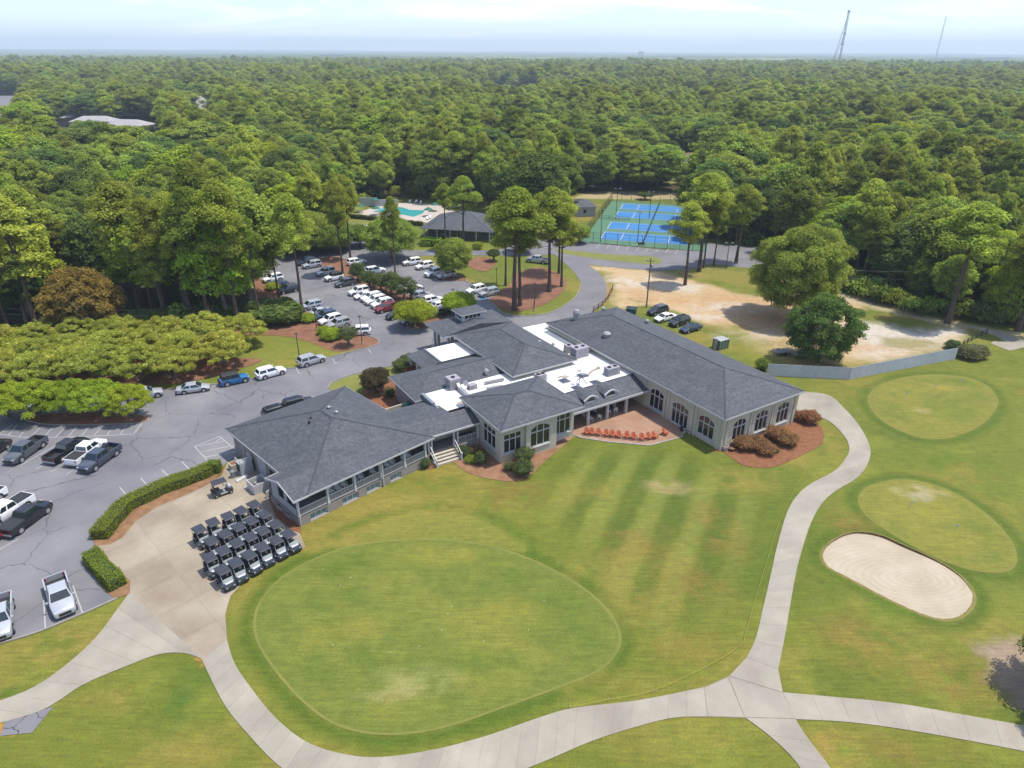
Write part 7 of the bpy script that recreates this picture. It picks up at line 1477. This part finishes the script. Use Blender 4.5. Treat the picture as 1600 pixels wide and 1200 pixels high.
for px, r_, h, mat, lb in [((752, 724), .95, 1.55, 'bush', 'dark round clipped bush left of the lounge corner'), ((817, 742), 1.2, 1.9, 'bush', 'largest round clipped bush in front of the lounge'), ((819, 722), 1.1, 1.8, 'bush', 'round clipped bush behind the largest one against the lounge'), ((795, 735), .75, 1.1, 'bush', 'small round clipped bush left of the largest one'), ((828, 711), .7, 1.3, 'bush', 'clipped bush squeezed against the lounge wall'),
                            ((664, 730), .8, 1.2, 'bush', 'clipped bush left of the porch steps'), ((718, 706), .7, 1.1, 'bush', 'bush right of the porch steps nearest the rail'), ((727, 713), .8, 1.2, 'bush', 'olive bush in the bed right of the steps'), ((742, 709), .7, 1.1, 'brownbush', 'reddish bush beside the dark round one'), ((736, 722), .8, .8, 'lime', 'low lime bush in front of the steps bed'),
                            ((1164, 700), 1.35, 1.5, 'brownbush', 'browned bush nearest the wall of the right wing, left'), ((1183, 700), 1.2, 1.5, 'brownbush', 'browned bush in the middle of the left group'), ((1196, 708), 1.2, 1.4, 'brownbush', 'half green browned bush, front of the left group'), ((1213, 686), 1.35, 1.6, 'brownbush', 'browned bush at the back of the right group'), ((1229, 694), 1.35, 1.6, 'brownbush', 'browned bush at the front of the right group'), ((1212, 707), .5, .6, 'bush', 'tiny dark green bush between the browned ones'),
                            ((1264, 660), 1.3, 1.6, 'brownbush', 'round reddish bush near the cart path by the right wing'), ((1243, 655), .9, 1.3, 'brownbush', 'bush half hidden behind the right wing corner'), ((630, 579), 1.4, 1.9, 'bush', 'round clipped bush by the entrance porch, nearest'), ((640, 572), 1.4, 1.9, 'bush', 'round clipped bush by the entrance porch, middle'), ((641, 583), 1.1, 1.3, 'brownbush', 'yellowish bush by the entrance porch'), ((610, 619), .95, 1.3, 'bush', 'small round bush by the entrance hall corner'),
                            ((482, 502), 1.6, 1.4, 'lime', 'lime shrub at the foot of the leaning pine'), ((507, 522), 1.3, 1.3, 'lime', 'left lime shrub in the straw bed'), ((519, 529), 1.9, 1.6, 'lime', 'right lime shrub in the straw bed'), ((426, 452), 1.5, 1.3, 'lime', 'lime shrub at the left kerb of the car park'), ((1513, 559), 1.9, 2.0, 'pampas', 'pampas grass clump at the fence end, left'), ((1526, 558), 1.6, 1.9, 'pampas', 'pampas grass clump at the fence end, right'), ((1190, 578), 1.1, 1.9, 'leaf', 'green shrub between the right wing and the board fence'), ((1488, 545), 1.3, 1.4, 'bush', 'dark shrub behind the fence end')]:
    bush(px, r_, h, mat, lb, size=.13 if r_ < 2 else .3)
for px, r_, h, lb in [((430, 500), 4.2, 3.4, 'dense dark green shrub right of the straw clearing'), ((412, 497), 3.0, 3.2, 'dense dark green shrub left part of the clearing edge'), ((449, 505), 2.4, 2.6, 'smaller dark shrub beside the leaning pine'), ((345, 500), 2.6, 2.8, 'shrub under the pines left of the utility pole'), ((316, 496), 2.4, 2.6, 'shrub under the pines far left of the clearing'), ((395, 420), 3., 2.8, 'shrub at the far left corner of the car park'), ((235, 512), 3.2, 3.0, 'dark shrub below the magnolia, right'), ((200, 517), 3.2, 3.4, 'dark shrub below the magnolia, left')]:
    bush(px, r_, h, 'leaf_dark', lb, size=.26, dens=130)
# ---------------- the woods: jittered stand; the nearest trees singly, the rest as one mass
clear = [[P(*q) for q in poly] for poly in (
  [(-900, 1400), (-700, 560), (-300, 545), (0, 532), (120, 524), (250, 516), (390, 512), (400, 470), (396, 425), (400, 398), (440, 388), (520, 385), (545, 350), (535, 333), (556, 318), (585, 312), (660, 311), (700, 314), (728, 324), (765, 328), (800, 347), (850, 352), (876, 345), (884, 320), (893, 308), (930, 301), (1000, 299), (1100, 303), (1112, 316), (1080, 385), (1110, 376), (1190, 382), (1290, 420), (1330, 448), (1400, 475), (1470, 492), (1560, 503), (1600, 506), (1900, 530), (2600, 560), (2600, 1400)],
  [(58, 196), (262, 196), (268, 268), (56, 268)], [(70, 535), (190, 535), (185, 470), (90, 470)],
  [(300, 236), (345, 236), (345, 182), (300, 182)], [(-80, 246), (50, 246), (54, 148), (-80, 148)], [(735, 166), (858, 166), (852, 131), (740, 131)], [(1045, 302), (1095, 302), (1110, 262), (1060, 248), (1030, 262)], [(90, 425), (180, 425), (175, 372), (100, 372)], [(230, 405), (300, 405), (300, 380), (240, 380)], [(490, 332), (556, 334), (556, 320), (500, 318)])]
def stand(y0, y1, sp_, seed):
    g_ = np.random.default_rng(seed); X_, Y_ = np.meshgrid(np.arange(-y1*.95-40, y1*.95+40, sp_), np.arange(y0, y1, sp_*.9)); X_ = X_+(np.arange(X_.shape[0])[:, None] % 2)*sp_/2
    x = X_.ravel()+g_.uniform(-.38, .38, X_.size)*sp_; y = Y_.ravel()+g_.uniform(-.38, .38, X_.size)*sp_; k = (np.abs(x) < y*.90+25) & (np.hypot(x, y) >= y0*.5); x, y = x[k], y[k]
    if y0 < 900:
        bad = np.zeros(len(x), bool)
        for c_ in clear: bad |= inpoly(x, y, c_)
        gap_ = vnoise(x+7000, y+7000, 26, 41, 2) > .80; bad |= gap_ & (np.hypot(x, y) > 330); x, y = x[~bad], y[~bad]
    return x, y
x1, y1 = stand(100, 560, 7.0, 1); x2, y2 = stand(560, 1000, 9.6, 2); x3, y3 = stand(1000, 2300, 12.5, 3)
fx, fy = np.concatenate([x1, x2, x3]), np.concatenate([y1, y2, y3]); dist = np.hypot(fx, fy)
na = vnoise(fx+4000, fy+300, 70, 11, 3); nb_ = vnoise(fx+1000, fy+4000, 45, 12, 3)
g_ = np.random.default_rng(5); r_ = g_.random(len(fx)); pine_p = np.clip(.55+(na-.5)*3.2, .12, .9); pine_p = np.where(dist < 330, pine_p*.75, pine_p); is_p = r_ < pine_p; is_l = (~is_p) & (nb_ > .57) & (g_.random(len(fx)) < .55)
hs = np.where(is_p, g_.uniform(.62, 1.08, len(fx)), g_.uniform(.7, 1.35, len(fx)))*(1+(nb_-.5)*.7)
ws = hs*g_.uniform(1.1, 1.85, len(fx))*np.where(dist > 560, 1.15, 1); ws = np.where(is_p, ws, ws*1.12); ws = np.where((dist < 270), ws*.74, ws); rot = g_.uniform(0, 6.28, len(fx))
order = np.argsort(dist); cnt = {'p': 0, 'b': 0}; rest = []
zone = lambda x, y: 'left of the car park' if x < -40 else ('behind the pool' if x < -5 else ('behind the tennis courts' if x < 70 else 'right of the sandy ground')) 
for i in order:
    kd = 'p' if is_p[i] else 'b'
    if cnt[kd] < 295 and abs(fx[i]) < fy[i]*.80+14:
        cnt[kd] += 1; z_ = zone(fx[i], fy[i])
        if is_p[i]: plant(PINES[i % len(PINES)], 'pine_tree', (fx[i], fy[i], -.2), (ws[i], ws[i], hs[i]), rot[i], 'green forest pine in the dense woods '+z_, 'tree', 'forest pines '+z_)
        else: plant((LIME[0] if is_l[i] else BROAD[i % len(BROAD)]), 'broadleaf_tree', (fx[i], fy[i], -.2), (ws[i], ws[i], hs[i]), rot[i], ('lime green' if is_l[i] else 'deep green')+' forest broadleaf tree in the dense woods '+z_, 'tree', ('lime' if is_l[i] else 'green')+' forest broadleaf trees '+z_)
    else: rest.append(i)
rest = np.array(rest)
# undergrowth along the wood edges
und = [(1325, 452), (1345, 460), (1365, 468), (1385, 474), (1405, 480), (1425, 486), (1445, 490), (1500, 497), (1520, 500), (1545, 503), (1570, 504), (1600, 506), (1340, 445), (1380, 458), (1430, 470), (1240, 425), (1200, 400), (1220, 410), (1180, 385), (1160, 372), (880, 300), (910, 292), (945, 290), (985, 288), (1025, 290), (1065, 292), (560, 311), (590, 308), (620, 307), (655, 307), (690, 309), (720, 313), (470, 330), (500, 322), (30, 536), (70, 528), (240, 520), (285, 515)]
UND = []
for q in range(3):
    v, f, tn = leaves([np.array([a, b_, h]) for a, b_, h in ((0, 0, 1.2), (1.6, .4, 1.0), (-1.4, .8, .9), (.3, -1.2, .8), (.8, 1.3, 1.5))], [1.3, 1.1, 1.0, 1., .9], 170, .3); UND.append(np_mesh('undergrowth', v, f, M['leaf' if q else 'leaf_dark'], tn))
for i, px in enumerate(und):
    for j in range(2):
        o_ = bpy.data.objects.new('undergrowth_shrub', UND[(i+j) % 3]); C.objects.link(o_); p = P(px[0]+random.uniform(-8, 8), px[1]+random.uniform(-1.5, 1.5)-j*3); o_.location = p; s = random.uniform(.9, 1.7); o_.scale = (s, s, s*random.uniform(.8, 1.3)); o_.rotation_euler.z = random.random()*6
        tag(o_, 'green undergrowth shrub filling the shaded edge of the woods', 'bush', 'undergrowth along the wood edge')
# the mass of the woods: instances of the same trees on one object
fc = bpy.data.collections.new('forest_sources'); src = []
for j, v in enumerate(PINES[:5]+BROAD[:4]+LIME):
    # crown and trunk in one light mesh for the far mass
    me = v[0]; o_ = bpy.data.objects.new('%02d_source' % j, me); fc.objects.link(o_); src.append(o_)
me = bpy.data.meshes.new('forest_points'); me.vertices.add(len(rest)); me.vertices.foreach_set('co', np.c_[fx[rest], fy[rest], np.full(len(rest), -.2)].astype(np.float32).ravel())
def attr(nm, ty, a):
    q = me.attributes.new(nm, ty, 'POINT'); q.data.foreach_set('vector' if ty == 'FLOAT_VECTOR' else 'value', np.ascontiguousarray(a).ravel())
idx = np.where(is_p, np.arange(len(fx)) % 5, np.where(is_l, 9, 5+np.arange(len(fx)) % 4))[rest].astype(np.int32)
attr('idx', 'INT', idx); attr('rot', 'FLOAT', rot[rest].astype(np.float32)); attr('scl', 'FLOAT_VECTOR', np.c_[ws, ws, hs][rest].astype(np.float32)*np.where(dist[rest] > 1000, 1.18, 1.0)[:, None].astype(np.float32))
forest = bpy.data.objects.new('forest', me); C.objects.link(forest); tag(forest, 'continuous mass of pine and broadleaf woods stretching towards the horizon', 'forest', None, 'stuff')
ng = bpy.data.node_groups.new('forest', 'GeometryNodeTree'); ng.interface.new_socket('Geometry', in_out='INPUT', socket_type='NodeSocketGeometry'); ng.interface.new_socket('Geometry', in_out='OUTPUT', socket_type='NodeSocketGeometry')
n = ng.nodes; l = ng.links.new; gi = n.new('NodeGroupInput'); go = n.new('NodeGroupOutput'); m2p = n.new('GeometryNodeMeshToPoints'); iop = n.new('GeometryNodeInstanceOnPoints'); ci = n.new('GeometryNodeCollectionInfo')
ci.inputs['Collection'].default_value = fc; ci.inputs['Separate Children'].default_value = True; ci.inputs['Reset Children'].default_value = True
def na_(nm, ty): q = n.new('GeometryNodeInputNamedAttribute'); q.data_type = ty; q.inputs['Name'].default_value = nm; return [s for s in q.outputs if s.enabled][0]
l(gi.outputs[0], m2p.inputs[0]); l(m2p.outputs[0], iop.inputs['Points']); l(ci.outputs[0], iop.inputs['Instance']); iop.inputs['Pick Instance'].default_value = True
l(na_('idx', 'INT'), iop.inputs['Instance Index']); cx_ = n.new('ShaderNodeCombineXYZ'); l(na_('rot', 'FLOAT'), cx_.inputs[2]); l(cx_.outputs[0], iop.inputs['Rotation']); l(na_('scl', 'FLOAT_VECTOR'), iop.inputs['Scale']); l(iop.outputs[0], go.inputs[0])
mod = forest.modifiers.new('forest', 'NODES'); mod.node_group = ng
# canopy beyond 2.2 km: a rough sheet with the height of the tree tops
rr = np.concatenate([np.linspace(2150, 4000, 90), np.geomspace(4030, 15500, 90)]); aa = np.linspace(R(-46), R(46), 520); RR, AA = np.meshgrid(rr, aa, indexing='ij'); x, y = (RR*np.sin(AA)).ravel(), (RR*np.cos(AA)).ravel()
g_ = np.random.default_rng(3); z = 9+9*vnoise(x+20000, y, 60, 6, 3)+g_.uniform(-2.5, 2.5, len(x))+vnoise(x+9000, y+9000, 1500, 8, 2)*12+np.clip((RR.ravel()-9000)/6000, 0, 1)*vnoise(x+9000, y+30000, 4000, 9, 2)*40-6
z = np.where(RR.ravel() < 2180, 0, z)
nx_, ny_ = len(aa), len(rr); ii = (np.arange(ny_-1)[:, None]*nx_+np.arange(nx_-1)).ravel(); f = np.c_[ii, ii+nx_, ii+nx_+1, ii+1]
tv = (.75+.5*vnoise(x+20000, y, 300, 16, 4))[:, None]*np.array([[1, 1, 1.]]); tv *= (1+.35*(vnoise(x+15000, y+100, 900, 17, 3)[:, None]-.5))
fld = (vnoise(x+33000, y+500, 700, 21, 3) > .72)[:, None]; tv = np.where(fld, tv*np.array([[2.3, 1.7, 2.2]]), tv)
M['canopy'] = leafmat('far_canopy', (.085, .13, .045), trans=.1)
cn2 = bpy.data.objects.new('distant_woods', np_mesh('distant_woods', np.c_[x, y, z], f[:, ::-1], M['canopy'], tv, k=4)); C.objects.link(cn2); tag(cn2, 'far woods fading into the haze along the horizon', 'woods', None, 'stuff')
# field glimpsed in the far woods
sheet('far_field', PP([(738, 136), (800, 138), (850, 137), (846, 131), (745, 131)], 0, 2, True, False), .1, M['hedge_soil'])
sheet('far_yard', PP([(-80, 217), (25, 207), (52, 180), (46, 150), (-80, 150)], 0, 2, True, False), .05, M['fringe']); sheet('community_lot', PP([(180, 228), (258, 214), (250, 204), (190, 205), (150, 206), (165, 260), (182, 260)], 0, 1, True, False), .06, M['road'])
sheet('meadow', PP([(92, 422), (178, 422), (172, 374), (102, 374)], 0, 2, True, False), .05, M['fringe']); sheet('meadow', PP([(232, 404), (298, 404), (298, 382), (242, 382)], 0, 2, True, False), .05, M['fringe']); sheet('house_yard', PP([(1046, 288), (1094, 290), (1108, 264), (1062, 250), (1032, 262)], 0, 2, True, False), .05, M['fringe'])
# ---------------- haze
hz = MB().box(-15000, 15000, -400, 15800, -1.25, 230).obj('haze', []); tag(hz, 'thin pale summer haze', 'haze', None, 'stuff')
hm = bpy.data.materials.new('haze'); hm.use_nodes = True; t_ = hm.node_tree; t_.nodes.remove(t_.nodes['Principled BSDF']); pv = t_.nodes.new('ShaderNodeVolumePrincipled'); pv.inputs['Color'].default_value = (.76, .90, 1, 1); pv.inputs['Density'].default_value = HAZE = 1.6e-4; pv.inputs['Anisotropy'].default_value = .1
t_.links.new(pv.outputs[0], t_.nodes['Material Output'].inputs['Volume']); hz.data.materials.clear(); hz.data.materials.append(hm)
for o_ in ABS: del o_['_abs']
